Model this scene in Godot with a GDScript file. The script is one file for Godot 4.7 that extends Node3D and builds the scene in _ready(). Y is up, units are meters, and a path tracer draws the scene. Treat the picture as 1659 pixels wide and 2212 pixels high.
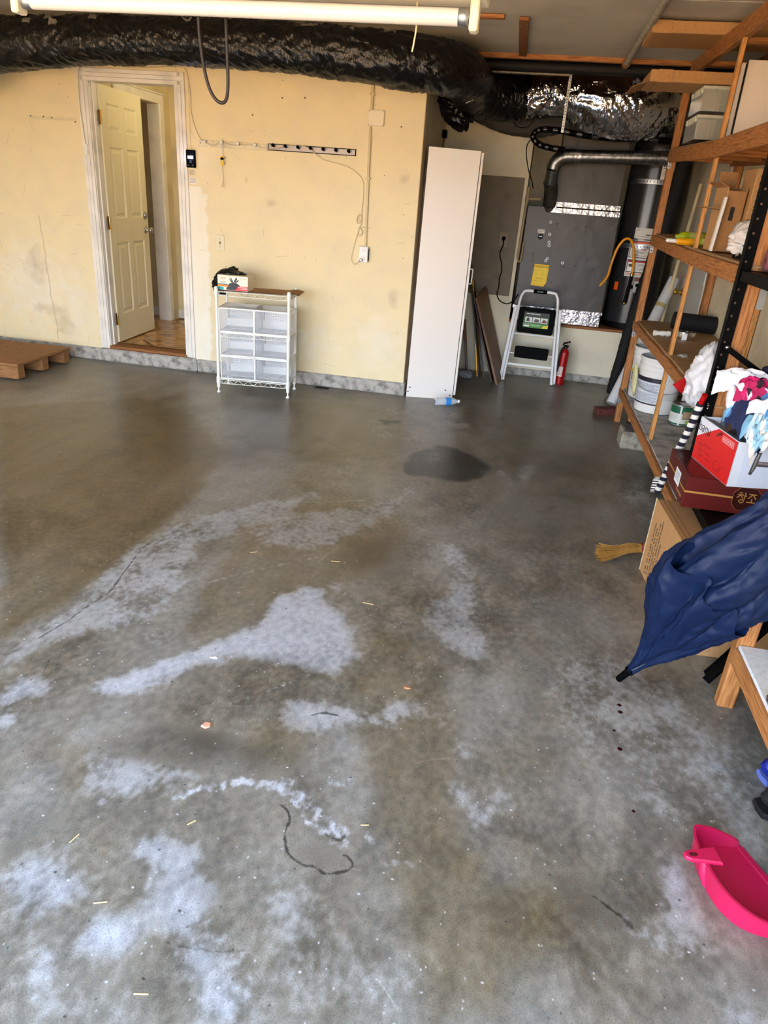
extends Node3D
# A garage with its big door open behind the camera: x right, y up, the back wall at z = BW.

const BW := -5.616        # face of the back wall
const AW := -6.9          # face of the alcove wall behind the cabinet
const CX := -0.86         # corner where the back wall turns into the alcove
const RW := 1.31          # face of the right wall
const LW := -4.75         # face of the left wall
const FW := 0.40          # inner face of the front wall with the vehicle opening
const CH := 2.48          # ceiling height

var used := {}
var mats := {}
var meshes := {}
var tx := {}
var rng := RandomNumberGenerator.new()

# ---------------------------------------------------------------- nodes
func numbered(parent: Node, called: String) -> String:
	var k := str(parent.get_instance_id()) + called
	used[k] = int(used.get(k, -1)) + 1
	return called if used[k] == 0 else "%s_%03d" % [called, used[k]]

func tag(o: Node, label: String, category: String, group := "") -> Node:
	o.set_meta("label", label)
	o.set_meta("category", category)
	if group != "":
		o.set_meta("group", group)
	return o

func thing(called: String, label: String, category: String, at := Vector3.ZERO, rot := Vector3.ZERO, group := "") -> Node3D:
	var o := Node3D.new()
	o.name = numbered(self, called)
	add_child(o)
	o.position = at
	o.rotation_degrees = rot
	tag(o, label, category, group)
	return o

func part(parent: Node, called: String, mesh: Mesh, m: Material, at := Vector3.ZERO, rot := Vector3.ZERO) -> MeshInstance3D:
	var o := MeshInstance3D.new()
	o.name = numbered(parent, called)
	o.mesh = mesh
	o.material_override = m
	o.cast_shadow = GeometryInstance3D.SHADOW_CASTING_SETTING_ON
	parent.add_child(o)
	o.position = at
	o.rotation_degrees = rot
	return o

func solo(called: String, label: String, category: String, mesh: Mesh, m: Material, at := Vector3.ZERO, rot := Vector3.ZERO, group := "") -> MeshInstance3D:
	var o := part(self, called, mesh, m, at, rot)
	tag(o, label, category, group)
	return o

func struct(called: String, mesh: Mesh, m: Material, at := Vector3.ZERO, rot := Vector3.ZERO) -> MeshInstance3D:
	var o := part(self, called, mesh, m, at, rot)
	o.set_meta("kind", "structure")
	return o

func struct_root(called: String, at := Vector3.ZERO, rot := Vector3.ZERO) -> Node3D:
	var o := Node3D.new()
	o.name = numbered(self, called)
	add_child(o)
	o.position = at
	o.rotation_degrees = rot
	o.set_meta("kind", "structure")
	return o

func copy(o: Node3D, called: String, label: String, at: Vector3, rot := Vector3.ZERO) -> Node3D:
	var c: Node3D = o.duplicate()
	c.name = numbered(self, called)
	add_child(c)
	c.position = at
	c.rotation_degrees = rot
	c.set_meta("label", label)
	return c

func beam(parent: Node, called: String, a: Vector3, b: Vector3, h: float, w: float, m: Material, up := Vector3.UP, bev := 0.002) -> MeshInstance3D:
	# a straight piece from a to b, h across its up side and w across the other; its own x runs along it
	var d := b - a
	var x := d.normalized()
	var z := x.cross(up).normalized()
	var y := z.cross(x)
	var o := part(parent, called, cb(d.length(), h, w, bev), m)
	o.transform = Transform3D(Basis(x, y, z), (a + b) / 2)
	return o

# ---------------------------------------------------------------- meshes
class MB:
	var v := PackedVector3Array()
	var n := PackedVector3Array()
	var u := PackedVector2Array()
	var u2 := PackedVector2Array()
	var c := PackedColorArray()
	var ix := PackedInt32Array()
	var has_c := false
	var xf := Transform3D.IDENTITY
	func vert(p: Vector3, nn: Vector3, uv := Vector2.ZERO, col := Color.WHITE) -> int:
		v.append(xf * p)
		n.append((xf.basis * nn).normalized())
		u.append(uv)
		c.append(col)
		return v.size() - 1
	func tri(a: int, b: int, d: int) -> void:
		# front faces run clockwise: order them by the first normal
		if (v[d] - v[a]).cross(v[b] - v[a]).dot(n[a] + n[b] + n[d]) >= 0:
			ix.append_array([a, b, d])
		else:
			ix.append_array([a, d, b])
	func quad(p0: Vector3, p1: Vector3, p2: Vector3, p3: Vector3, nn: Vector3) -> void:
		var a := vert(p0, nn, Vector2(0, 1))
		var b := vert(p1, nn, Vector2(1, 1))
		var d := vert(p2, nn, Vector2(1, 0))
		var e := vert(p3, nn, Vector2(0, 0))
		tri(a, b, d)
		tri(a, d, e)
	func poly(ps: Array, nn: Vector3) -> void:
		var first := v.size()
		for p in ps:
			vert(p, nn)
		for i in range(1, ps.size() - 1):
			tri(first, first + i, first + i + 1)
	func box(at: Vector3, s: Vector3, b := 0.0, basis := Basis.IDENTITY) -> void:
		var keep := xf
		xf = xf * Transform3D(basis, at)
		var h := s / 2
		b = min(b, min(h.x, min(h.y, h.z)) * 0.95)
		var g := h - Vector3.ONE * b
		for ax in 3:
			for sg in [-1.0, 1.0]:
				var nn := Vector3.ZERO
				nn[ax] = sg
				var a1: int = (ax + 1) % 3
				var a2: int = (ax + 2) % 3
				var q := []
				for k in [[-1, -1], [1, -1], [1, 1], [-1, 1]]:
					var p := Vector3.ZERO
					p[ax] = h[ax] * sg
					p[a1] = g[a1] * k[0]
					p[a2] = g[a2] * k[1]
					q.append(p)
				quad(q[0], q[1], q[2], q[3], nn)
		if b > 0.0:
			for ax in 3:
				var a1: int = (ax + 1) % 3
				var a2: int = (ax + 2) % 3
				for s1 in [-1.0, 1.0]:
					for s2 in [-1.0, 1.0]:
						var nn := Vector3.ZERO
						nn[a1] = s1
						nn[a2] = s2
						var q := []
						for k in [[-1.0, 0], [1.0, 0], [1.0, 1], [-1.0, 1]]:
							var p := Vector3.ZERO
							p[ax] = g[ax] * k[0]
							p[a1] = (h[a1] if k[1] == 0 else g[a1]) * s1
							p[a2] = (g[a2] if k[1] == 0 else h[a2]) * s2
							q.append(p)
						quad(q[0], q[1], q[2], q[3], nn.normalized())
			for sx in [-1.0, 1.0]:
				for sy in [-1.0, 1.0]:
					for sz in [-1.0, 1.0]:
						poly([Vector3(h.x * sx, g.y * sy, g.z * sz), Vector3(g.x * sx, h.y * sy, g.z * sz), Vector3(g.x * sx, g.y * sy, h.z * sz)], Vector3(sx, sy, sz).normalized())
		xf = keep
	func grid(p: PackedVector3Array, nu: int, nv: int, wrap_v := false, flip := 1.0, wrap_u := false, us := 1.0, vs := 1.0) -> void:
		# p[i * nv + j]; normals lie along flip * (d/di x d/dj)
		var first := v.size()
		for i in nu:
			for j in nv:
				var i0 := i - 1 if i > 0 else (nu - 1 if wrap_u else i)
				var i1 := i + 1 if i < nu - 1 else (0 if wrap_u else i)
				var j0 := j - 1 if j > 0 else (nv - 1 if wrap_v else j)
				var j1 := j + 1 if j < nv - 1 else (0 if wrap_v else j)
				var nn := (p[i1 * nv + j] - p[i0 * nv + j]).cross(p[i * nv + j1] - p[i * nv + j0]) * flip
				if nn.length_squared() < 1e-18:
					nn = Vector3.UP
				vert(p[i * nv + j], nn.normalized(), Vector2(float(i) / max(1, nu - 1) * us, float(j) / max(1, nv - 1) * vs))
		for i in (nu if wrap_u else nu - 1):
			for j in (nv if wrap_v else nv - 1):
				var a := first + i * nv + j
				var b := first + ((i + 1) % nu) * nv + j
				var d := first + ((i + 1) % nu) * nv + (j + 1) % nv
				var e := first + i * nv + (j + 1) % nv
				tri(a, b, d)
				tri(a, d, e)
	func tube(path: Array, r, seg := 10, caps := true, closed := false) -> void:
		# r: a number or an array with one radius for each point
		var m := path.size()
		var pts := PackedVector3Array()
		var t0: Vector3 = (path[1] - path[0]).normalized()
		var x := t0.cross(Vector3.UP if absf(t0.y) < 0.9 else Vector3.RIGHT).normalized()
		var rings := []
		for i in m:
			var t: Vector3 = (path[(i + 1) % m if closed else mini(i + 1, m - 1)] - path[(i - 1 + m) % m if closed else maxi(i - 1, 0)]).normalized()
			x = (x - t * x.dot(t)).normalized()
			var y := t.cross(x)
			var rr: float = r[i] if r is Array else r
			var ring := []
			for j in seg:
				var a := TAU * j / seg
				var q: Vector3 = path[i] + (x * cos(a) + y * sin(a)) * rr
				pts.append(q)
				ring.append(q)
			rings.append([ring, t])
		grid(pts, m, seg, true, -1.0, closed)
		if caps and not closed:
			poly(rings[0][0], -rings[0][1])
			poly(rings[m - 1][0], rings[m - 1][1])
	func lathe(prof: Array, seg := 24, a0 := 0.0, a1 := TAU) -> void:
		# prof: [radius, y] pairs, upwards on the outside; two equal points in a row make a sharp edge
		var run := PackedVector2Array()
		for i in prof.size() + 1:
			var cut: bool = i == prof.size() or (i > 0 and prof[i][0] == prof[i - 1][0] and prof[i][1] == prof[i - 1][1])
			if cut:
				if run.size() > 1:
					var whole := is_equal_approx(a1 - a0, TAU)
					var cols := seg if whole else seg + 1
					var pts := PackedVector3Array()
					for q in run:
						for j in cols:
							var a := a0 + (a1 - a0) * j / seg
							pts.append(Vector3(q.x * cos(a), q.y, q.x * sin(a)))
					grid(pts, run.size(), cols, whole)
				run = PackedVector2Array()
			if i < prof.size():
				run.append(Vector2(prof[i][0], prof[i][1]))
	func prism(outline: PackedVector2Array, depth: float, b := 0.0) -> void:
		# an outline in x and y, extruded along z from -depth / 2 to depth / 2, with a small chamfer
		var o := outline
		if Geometry2D.is_polygon_clockwise(o):
			o = o.duplicate()
			o.reverse()
		var inner := o
		if b > 0.0:
			var off := Geometry2D.offset_polygon(o, -b, Geometry2D.JOIN_MITER)
			if off.size() == 1 and off[0].size() == o.size():
				var best := 0
				for k in o.size():
					if off[0][k].distance_to(o[0]) < off[0][best].distance_to(o[0]):
						best = k
				inner = PackedVector2Array()
				for k in o.size():
					inner.append(off[0][(best + k) % o.size()])
				if Geometry2D.is_polygon_clockwise(inner):
					inner = o
					b = 0.0
			else:
				b = 0.0
		var t := Geometry2D.triangulate_polygon(inner)
		for sg in [-1.0, 1.0]:
			var first := v.size()
			for q in inner:
				vert(Vector3(q.x, q.y, depth / 2 * sg), Vector3(0, 0, sg), q)
			for k in range(0, t.size(), 3):
				tri(first + t[k], first + t[k + 1], first + t[k + 2])
		for k in o.size():
			var p := o[k]
			var q := o[(k + 1) % o.size()]
			var nn := Vector3(q.y - p.y, p.x - q.x, 0).normalized()
			var z := depth / 2 - b
			quad(Vector3(p.x, p.y, -z), Vector3(q.x, q.y, -z), Vector3(q.x, q.y, z), Vector3(p.x, p.y, z), nn)
			if b > 0.0:
				var pi := inner[k]
				var qi := inner[(k + 1) % o.size()]
				for sg in [-1.0, 1.0]:
					quad(Vector3(p.x, p.y, z * sg), Vector3(q.x, q.y, z * sg), Vector3(qi.x, qi.y, depth / 2 * sg), Vector3(pi.x, pi.y, depth / 2 * sg), (nn + Vector3(0, 0, sg)).normalized())
	func done() -> ArrayMesh:
		var a := []
		a.resize(Mesh.ARRAY_MAX)
		a[Mesh.ARRAY_VERTEX] = v
		a[Mesh.ARRAY_NORMAL] = n
		a[Mesh.ARRAY_TEX_UV] = u
		if u2.size() == v.size():
			a[Mesh.ARRAY_TEX_UV2] = u2
		if has_c:
			a[Mesh.ARRAY_COLOR] = c
		a[Mesh.ARRAY_INDEX] = ix
		var m := ArrayMesh.new()
		m.add_surface_from_arrays(Mesh.PRIMITIVE_TRIANGLES, a)
		return m

func cb(x: float, y: float, z: float, b := 0.003) -> Mesh:
	var k := "b%.4f_%.4f_%.4f_%.4f" % [x, y, z, b]
	if not meshes.has(k):
		var m := MB.new()
		m.box(Vector3.ZERO, Vector3(x, y, z), b)
		meshes[k] = m.done()
	return meshes[k]

func lathe(prof: Array, seg := 24) -> Mesh:
	var m := MB.new()
	m.lathe(prof, seg)
	return m.done()

func tube(path: Array, r, seg := 10, caps := true, closed := false) -> Mesh:
	var m := MB.new()
	m.tube(path, r, seg, caps, closed)
	return m.done()

func prism(outline, depth: float, b := 0.0) -> Mesh:
	var m := MB.new()
	m.prism(PackedVector2Array(outline), depth, b)
	return m.done()

func smooth(points: Array, per := 8, closed := false) -> Array:
	# a soft curve through the points
	var out := []
	var n := points.size()
	for i in (n if closed else n - 1):
		var a: Vector3 = points[(i - 1 + n) % n if closed else maxi(i - 1, 0)]
		var b: Vector3 = points[i]
		var c: Vector3 = points[(i + 1) % n]
		var d: Vector3 = points[(i + 2) % n if closed else mini(i + 2, n - 1)]
		for k in per:
			var t := float(k) / per
			out.append(0.5 * ((2.0 * b) + (c - a) * t + (2.0 * a - 5.0 * b + 4.0 * c - d) * t * t + (3.0 * b - a - 3.0 * c + d) * t * t * t))
	if not closed:
		out.append(points[n - 1])
	return out

func rrect(w: float, h: float, r: float, k := 4) -> PackedVector2Array:
	var o := PackedVector2Array()
	for q in [[1, 1, 0], [-1, 1, 1], [-1, -1, 2], [1, -1, 3]]:
		for i in k + 1:
			var a: float = PI / 2 * (q[2] + float(i) / k)
			o.append(Vector2(q[0] * (w / 2 - r), q[1] * (h / 2 - r)) + Vector2(cos(a), sin(a)) * r)
	return o

func sheet(w: float, h: float, t := 0.0006) -> Mesh:
	# a flat printed piece in x and y facing +z, its picture on the front
	var k := "s%.4f_%.4f_%.4f" % [w, h, t]
	if not meshes.has(k):
		var m := MB.new()
		var z := Vector3(0, 0, t)
		var a := Vector3(-w / 2, -h / 2, 0)
		var b := Vector3(w / 2, -h / 2, 0)
		var c := Vector3(w / 2, h / 2, 0)
		var d := Vector3(-w / 2, h / 2, 0)
		m.quad(a + z, b + z, c + z, d + z, Vector3(0, 0, 1))
		m.quad(a, b, c, d, Vector3(0, 0, -1))
		m.quad(a, b, b + z, a + z, Vector3(0, -1, 0))
		m.quad(d, c, c + z, d + z, Vector3(0, 1, 0))
		m.quad(a, d, d + z, a + z, Vector3(-1, 0, 0))
		m.quad(b, c, c + z, b + z, Vector3(1, 0, 0))
		meshes[k] = m.done()
	return meshes[k]

func letters(words: String, height: float, depth := 0.0008, serif := false) -> Mesh:
	var k := "t%s%.4f" % [words, height]
	if not meshes.has(k):
		var t := TextMesh.new()
		var f := SystemFont.new()
		f.font_names = PackedStringArray(["Droid Serif" if serif else "Droid Sans"])
		t.font = f
		t.text = words
		t.font_size = 32
		t.pixel_size = height / 24.0
		t.depth = depth
		t.curve_step = 2.0
		meshes[k] = t
	return meshes[k]

# ---------------------------------------------------------------- textures and materials
func noise_image(size: int, freq: float, octaves := 4, seed_ := 1, kind := FastNoiseLite.TYPE_SIMPLEX_SMOOTH, ridged := false) -> Image:
	var f := FastNoiseLite.new()
	f.seed = seed_
	f.noise_type = kind
	f.frequency = freq
	f.fractal_octaves = octaves
	f.fractal_type = FastNoiseLite.FRACTAL_RIDGED if ridged else FastNoiseLite.FRACTAL_FBM
	return f.get_seamless_image(size, size)

func ramped(src: Image, stops: Array) -> Texture2D:
	# recolours a grey image by [position, colour] stops
	var g := Gradient.new()
	var offs := PackedFloat32Array()
	var cols := PackedColorArray()
	for s in stops:
		offs.append(s[0])
		cols.append(s[1])
	g.offsets = offs
	g.colors = cols
	var lut := []
	for i in 256:
		lut.append(g.sample(i / 255.0))
	var w := src.get_width()
	var h := src.get_height()
	var d := src.get_data()
	var o := PackedByteArray()
	o.resize(w * h * 3)
	for i in w * h:
		var q: Color = lut[d[i]]
		o[i * 3] = int(q.r * 255)
		o[i * 3 + 1] = int(q.g * 255)
		o[i * 3 + 2] = int(q.b * 255)
	return ImageTexture.create_from_image(Image.create_from_data(w, h, false, Image.FORMAT_RGB8, o))

func normal_from(src: Image, strength: float) -> Texture2D:
	var i: Image = src.duplicate()
	i.bump_map_to_normal_map(strength)
	return ImageTexture.create_from_image(i)

func grey(v: float) -> Color:
	return Color(v, v, v)

func make_textures() -> void:
	var soft := noise_image(256, 0.012, 5, 3)
	tx.blotch = ramped(soft, [[0.0, grey(0.86)], [0.5, grey(0.96)], [1.0, grey(1.0)]])
	tx.grime = ramped(noise_image(256, 0.02, 5, 8), [[0.0, grey(0.55)], [0.4, grey(0.85)], [0.7, grey(1.0)], [1.0, grey(0.9)]])
	tx.wood = ramped(noise_image(256, 0.03, 5, 11), [[0.0, Color(0.62, 0.52, 0.42)], [0.36, Color(0.86, 0.80, 0.72)], [0.5, Color(1, 0.98, 0.95)], [0.64, Color(0.9, 0.85, 0.78)], [1.0, Color(0.66, 0.57, 0.47)]])
	tx.card = ramped(noise_image(256, 0.06, 4, 5), [[0.0, grey(0.88)], [0.5, grey(0.97)], [1.0, grey(1.0)]])
	tx.crinkle = normal_from(noise_image(256, 0.022, 4, 21, FastNoiseLite.TYPE_SIMPLEX_SMOOTH, true), 9.0)
	tx.crumple = normal_from(noise_image(256, 0.035, 3, 27, FastNoiseLite.TYPE_CELLULAR), 12.0)
	tx.fine = normal_from(noise_image(256, 0.12, 3, 31), 2.5)
	tx.fold = normal_from(noise_image(256, 0.014, 3, 41), 9.0)

func mat(key: String, col := Color.WHITE, rough := 0.6, metal := 0.0) -> StandardMaterial3D:
	if mats.has(key):
		return mats[key]
	var m := StandardMaterial3D.new()
	m.albedo_color = col
	m.roughness = rough
	m.metallic = metal
	mats[key] = m
	return m

func tri_mat(key: String, col: Color, rough: float, tex: String, scale: Vector3, metal := 0.0, world := false) -> StandardMaterial3D:
	if mats.has(key):
		return mats[key]
	var m := mat(key, col, rough, metal)
	m.albedo_texture = tx[tex]
	m.uv1_triplanar = true
	m.uv1_world_triplanar = world
	m.uv1_scale = scale
	return m

func bump(m: StandardMaterial3D, tex: String, strength: float) -> StandardMaterial3D:
	m.normal_enabled = true
	m.normal_texture = tx[tex]
	m.normal_scale = strength
	return m

func hexc(s: String) -> Color:
	return Color.html(s)

# ---------------------------------------------------------------- scene
func _ready() -> void:
	rng.seed = 7
	var cam := Camera3D.new()
	cam.name = "camera"
	cam.fov = 72.27
	cam.near = 0.05
	cam.far = 200.0
	add_child(cam)
	cam.position = Vector3(0, 1.493, 0)
	cam.rotation_degrees = Vector3(-24.22, 9.505, 4.333)
	cam.current = true

	var env := Environment.new()
	env.background_mode = Environment.BG_SKY
	var sky := Sky.new()
	var psm := ProceduralSkyMaterial.new()
	psm.sky_top_color = Color(0.64, 0.76, 0.93)
	psm.sky_horizon_color = Color(0.95, 0.97, 0.985)
	psm.ground_bottom_color = Color(0.36, 0.33, 0.28)
	psm.ground_horizon_color = Color(0.55, 0.52, 0.46)
	psm.sky_curve = 0.18
	psm.sky_energy_multiplier = 1.0
	sky.sky_material = psm
	env.sky = sky
	env.background_energy_multiplier = 5.2
	env.tonemap_mode = Environment.TONE_MAPPER_LINEAR
	env.tonemap_exposure = 2.85
	env.sdfgi_enabled = true
	env.ssao_enabled = true
	env.ssil_enabled = true
	var we := WorldEnvironment.new()
	we.name = "world"
	we.environment = env
	add_child(we)

	var sun := DirectionalLight3D.new()
	sun.name = "sun"
	sun.light_color = Color(1.0, 0.84, 0.58)
	sun.light_energy = 7.0
	sun.light_angular_distance = 0.6
	sun.shadow_enabled = true
	add_child(sun)
	sun.look_at_from_position(Vector3(-4, 9, -4.5), Vector3.ZERO)

	make_textures()
	build_materials()
	build_floor()
	build_shell()
	build_hall()
	build_all()

func build_materials() -> void:
	tri_mat("wood", Color(0.74, 0.51, 0.29), 0.62, "wood", Vector3(0.5, 9, 9))
	tri_mat("wood_dark", Color(0.60, 0.40, 0.22), 0.66, "wood", Vector3(0.5, 8, 8))
	tri_mat("wood_pale", Color(0.86, 0.64, 0.38), 0.6, "wood", Vector3(0.5, 9, 9))
	tri_mat("ply", Color(0.72, 0.60, 0.44), 0.6, "wood", Vector3(7, 7, 0.6))
	tri_mat("pallet", Color(0.62, 0.46, 0.29), 0.75, "wood", Vector3(0.6, 7, 7))
	tri_mat("brown_board", Color(0.52, 0.36, 0.21), 0.5, "wood", Vector3(4, 0.4, 4))
	tri_mat("card", Color(0.74, 0.56, 0.36), 0.8, "card", Vector3(3, 3, 3))
	tri_mat("card_dark", Color(0.64, 0.46, 0.27), 0.82, "card", Vector3(3, 3, 3))
	tri_mat("trim", Color(0.93, 0.91, 0.87), 0.45, "blotch", Vector3(1, 1, 1), 0.0, true)
	tri_mat("paint", Color(0.88, 0.83, 0.70), 0.75, "blotch", Vector3(0.6, 0.6, 0.6), 0.0, true)
	bump(mats.paint, "fine", 0.25)
	tri_mat("ceiling", Color(0.82, 0.79, 0.73), 0.85, "blotch", Vector3(0.4, 0.4, 0.4), 0.0, true)
	tri_mat("curb", Color(0.72, 0.70, 0.66), 0.9, "grime", Vector3(2.2, 2.2, 2.2), 0.0, true)
	bump(mats.curb, "fine", 0.9)
	mat("black_plastic", Color(0.016, 0.016, 0.018), 0.55).metallic_specular = 0.15
	mat("black_metal", Color(0.014, 0.014, 0.015), 0.5).metallic_specular = 0.2
	mat("rubber", Color(0.03, 0.03, 0.03), 0.7)
	mat("white_plastic", Color(0.90, 0.90, 0.88), 0.4)
	mat("white_metal", Color(0.90, 0.90, 0.86), 0.32)
	mat("cream_plastic", Color(0.88, 0.83, 0.70), 0.45)
	mat("steel", Color(0.72, 0.72, 0.73), 0.32, 1.0)
	mat("zinc", Color(0.66, 0.68, 0.70), 0.42, 1.0)
	mat("chrome", Color(0.86, 0.86, 0.87), 0.12, 1.0)
	mat("brass", Color(0.78, 0.60, 0.26), 0.3, 1.0)
	mat("dark_brass", Color(0.42, 0.33, 0.16), 0.38, 1.0)
	mat("foil", Color(0.70, 0.69, 0.69), 0.32, 1.0)
	bump(mats.foil, "crumple", 0.22)
	mats.foil.uv1_triplanar = true
	mats.foil.uv1_scale = Vector3(2, 2, 2)
	tri_mat("shelf_white", Color(0.72, 0.71, 0.68), 0.6, "grime", Vector3(1.2, 1.2, 1.2), 0.0, true)
	mat("pack_tape", Color(0.66, 0.50, 0.32), 0.25)
	mat("ink", Color(0.05, 0.05, 0.06), 0.7)
	mat("paper", Color(0.90, 0.90, 0.89), 0.75)

func planar_uv(m: MB, o: Vector3, ux: Vector3, uy: Vector3) -> void:
	for i in m.v.size():
		var d := m.v[i] - o
		m.u[i] = Vector2(d.dot(ux) / ux.length_squared(), d.dot(uy) / uy.length_squared())

func span(m: MB, a: Vector3, b: Vector3, bev := 0.0) -> void:
	m.box((a + b) / 2, (b - a).abs(), bev)

func blot(im: Image, c: Vector2, r: Vector2, col: Color, soft: float, seed_: int, amount := 1.0) -> void:
	# an uneven stain; c and r in pixels
	var f := FastNoiseLite.new()
	f.seed = seed_
	f.frequency = 0.03
	f.fractal_octaves = 4
	for y in range(maxi(0, int(c.y - r.y * 1.4)), mini(im.get_height(), int(c.y + r.y * 1.4))):
		for x in range(maxi(0, int(c.x - r.x * 1.4)), mini(im.get_width(), int(c.x + r.x * 1.4))):
			var d := Vector2((x - c.x) / r.x, (y - c.y) / r.y).length() + f.get_noise_2d(x, y) * 0.55
			var a := clampf((1.0 - d) / soft, 0.0, 1.0) * amount
			if a > 0.0:
				im.set_pixel(x, y, im.get_pixel(x, y).lerp(col, a))

func wall_texture() -> Texture2D:
	# the painted back wall: cream paint, a white touched-up strip beside the door, scuffs, drips and nail holes
	var w := 1024
	var h := 640
	var im := Image.create(w, h, false, Image.FORMAT_RGB8)
	var f := FastNoiseLite.new()
	f.seed = 4
	f.frequency = 0.012
	f.fractal_octaves = 5
	var g := FastNoiseLite.new()
	g.seed = 9
	g.frequency = 0.25
	var base := Color(0.90, 0.835, 0.665)
	for y in h:
		for x in w:
			var k := f.get_noise_2d(x, y * 1.3)
			var c := base.lerp(Color(0.88, 0.82, 0.665), clampf(k * 1.4 + 0.35, 0, 1))
			im.set_pixel(x, y, c * (1.0 + g.get_noise_2d(x, y) * 0.018))
	var px := func(p: Vector2) -> Vector2: return Vector2((p.x - LW) / (CX - LW) * w, (CH - p.y) / CH * h)
	# touched-up white strip right of the door, with brushed edges
	var a: Vector2 = px.call(Vector2(-2.68, 1.455))
	var b: Vector2 = px.call(Vector2(-2.52, 0.1))
	for y in range(int(a.y), h):
		var edge := b.x + f.get_noise_2d(400, y * 3.0) * 9.0 + g.get_noise_2d(3, y) * 3.0 - (10.0 if y < a.y + 12 else 0.0)
		for x in range(int(a.x), int(edge) + 8):
			var t := clampf((edge - x) / 5.0, 0, 1) * (0.72 + 0.25 * f.get_noise_2d(x * 2.0, y * 0.6))
			im.set_pixel(x, y, im.get_pixel(x, y).lerp(Color(0.93, 0.915, 0.87), t))
	# broad whiter blots low on both sides of the door, then dirt marks
	for q in [[-4.15, 0.62, 0.42, 0.48, 0.5], [-3.75, 0.45, 0.2, 0.4, 0.35], [-1.9, 0.35, 0.55, 0.22, 0.4], [-1.1, 0.4, 0.25, 0.3, 0.4]]:
		blot(im, px.call(Vector2(q[0], q[1])), Vector2(q[2] / (CX - LW) * w, q[3] / CH * h), Color(0.91, 0.895, 0.85), 0.8, int(q[0] * 100), q[4])
	for q in [[-4.1, 0.75, 0.12, 0.2], [-4.05, 0.4, 0.2, 0.06], [-3.9, 0.3, 0.12, 0.12], [-0.98, 1.62, 0.05, 0.04], [-1.0, 0.75, 0.05, 0.1], [-2.0, 1.38, 0.05, 0.03], [-1.3, 1.32, 0.03, 0.05], [-2.2, 1.53, 0.02, 0.03], [-3.95, 0.22, 0.05, 0.025]]:
		blot(im, px.call(Vector2(q[0], q[1])), Vector2(q[2] / (CX - LW) * w, q[3] / CH * h), Color(0.62, 0.55, 0.44), 1.2, int(q[1] * 1000), 0.4)
	# thin drips and scratches
	rng.seed = 40
	for k in 60:
		var p: Vector2 = px.call(Vector2(rng.randf_range(LW, CX), rng.randf_range(0.15, 1.9)))
		var n := rng.randi_range(4, 26)
		var dir := Vector2(rng.randf_range(-0.5, 0.5), 1) if rng.randf() < 0.6 else Vector2(1, rng.randf_range(-0.3, 0.3))
		for i in n:
			var q := p + dir * i
			if q.x >= 0 and q.x < w - 1 and q.y >= 0 and q.y < h - 1:
				im.set_pixelv(Vector2i(q), im.get_pixelv(Vector2i(q)).lerp(Color(0.55, 0.47, 0.36), 0.28))
	# a long vertical dirt line and a worn horizontal mark where a shelf once hung
	var v0: Vector2 = px.call(Vector2(-4.02, 1.15))
	for i in 260:
		var q := v0 + Vector2(i * 0.05 + f.get_noise_1d(i * 2.0) * 4.0, i)
		if q.y < h - 2:
			for k in 3:
				im.set_pixel(int(q.x) + k, int(q.y), im.get_pixel(int(q.x) + k, int(q.y)).lerp(Color(0.66, 0.58, 0.45), 0.4))
	var h0: Vector2 = px.call(Vector2(-4.0, 1.875))
	for i in 112:
		for k in 6:
			if g.get_noise_2d(i * 0.7, k) > -0.25:
				im.set_pixel(int(h0.x) + i, int(h0.y) + k, im.get_pixel(int(h0.x) + i, int(h0.y) + k).lerp(Color(0.80, 0.74, 0.60), 0.55))
	for k in 40:
		var p: Vector2 = px.call(Vector2(rng.randf_range(LW, CX), rng.randf_range(0.2, 2.2)))
		im.set_pixelv(Vector2i(p), Color(0.25, 0.2, 0.15))
		if k % 3 == 0:
			im.set_pixelv(Vector2i(p) + Vector2i(1, 0), Color(0.3, 0.25, 0.2))
	for p in [[-3.98, 1.875], [-3.87, 1.872], [-3.80, 1.87], [-3.6, 1.85], [-2.15, 1.97], [-1.92, 2.09], [-1.75, 2.1], [-1.03, 1.95]]:
		var q: Vector2 = px.call(Vector2(p[0], p[1]))
		im.fill_rect(Rect2i(int(q.x), int(q.y), 3, 2), Color(0.22, 0.17, 0.12))
	im.generate_mipmaps()
	return ImageTexture.create_from_image(im)

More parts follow.
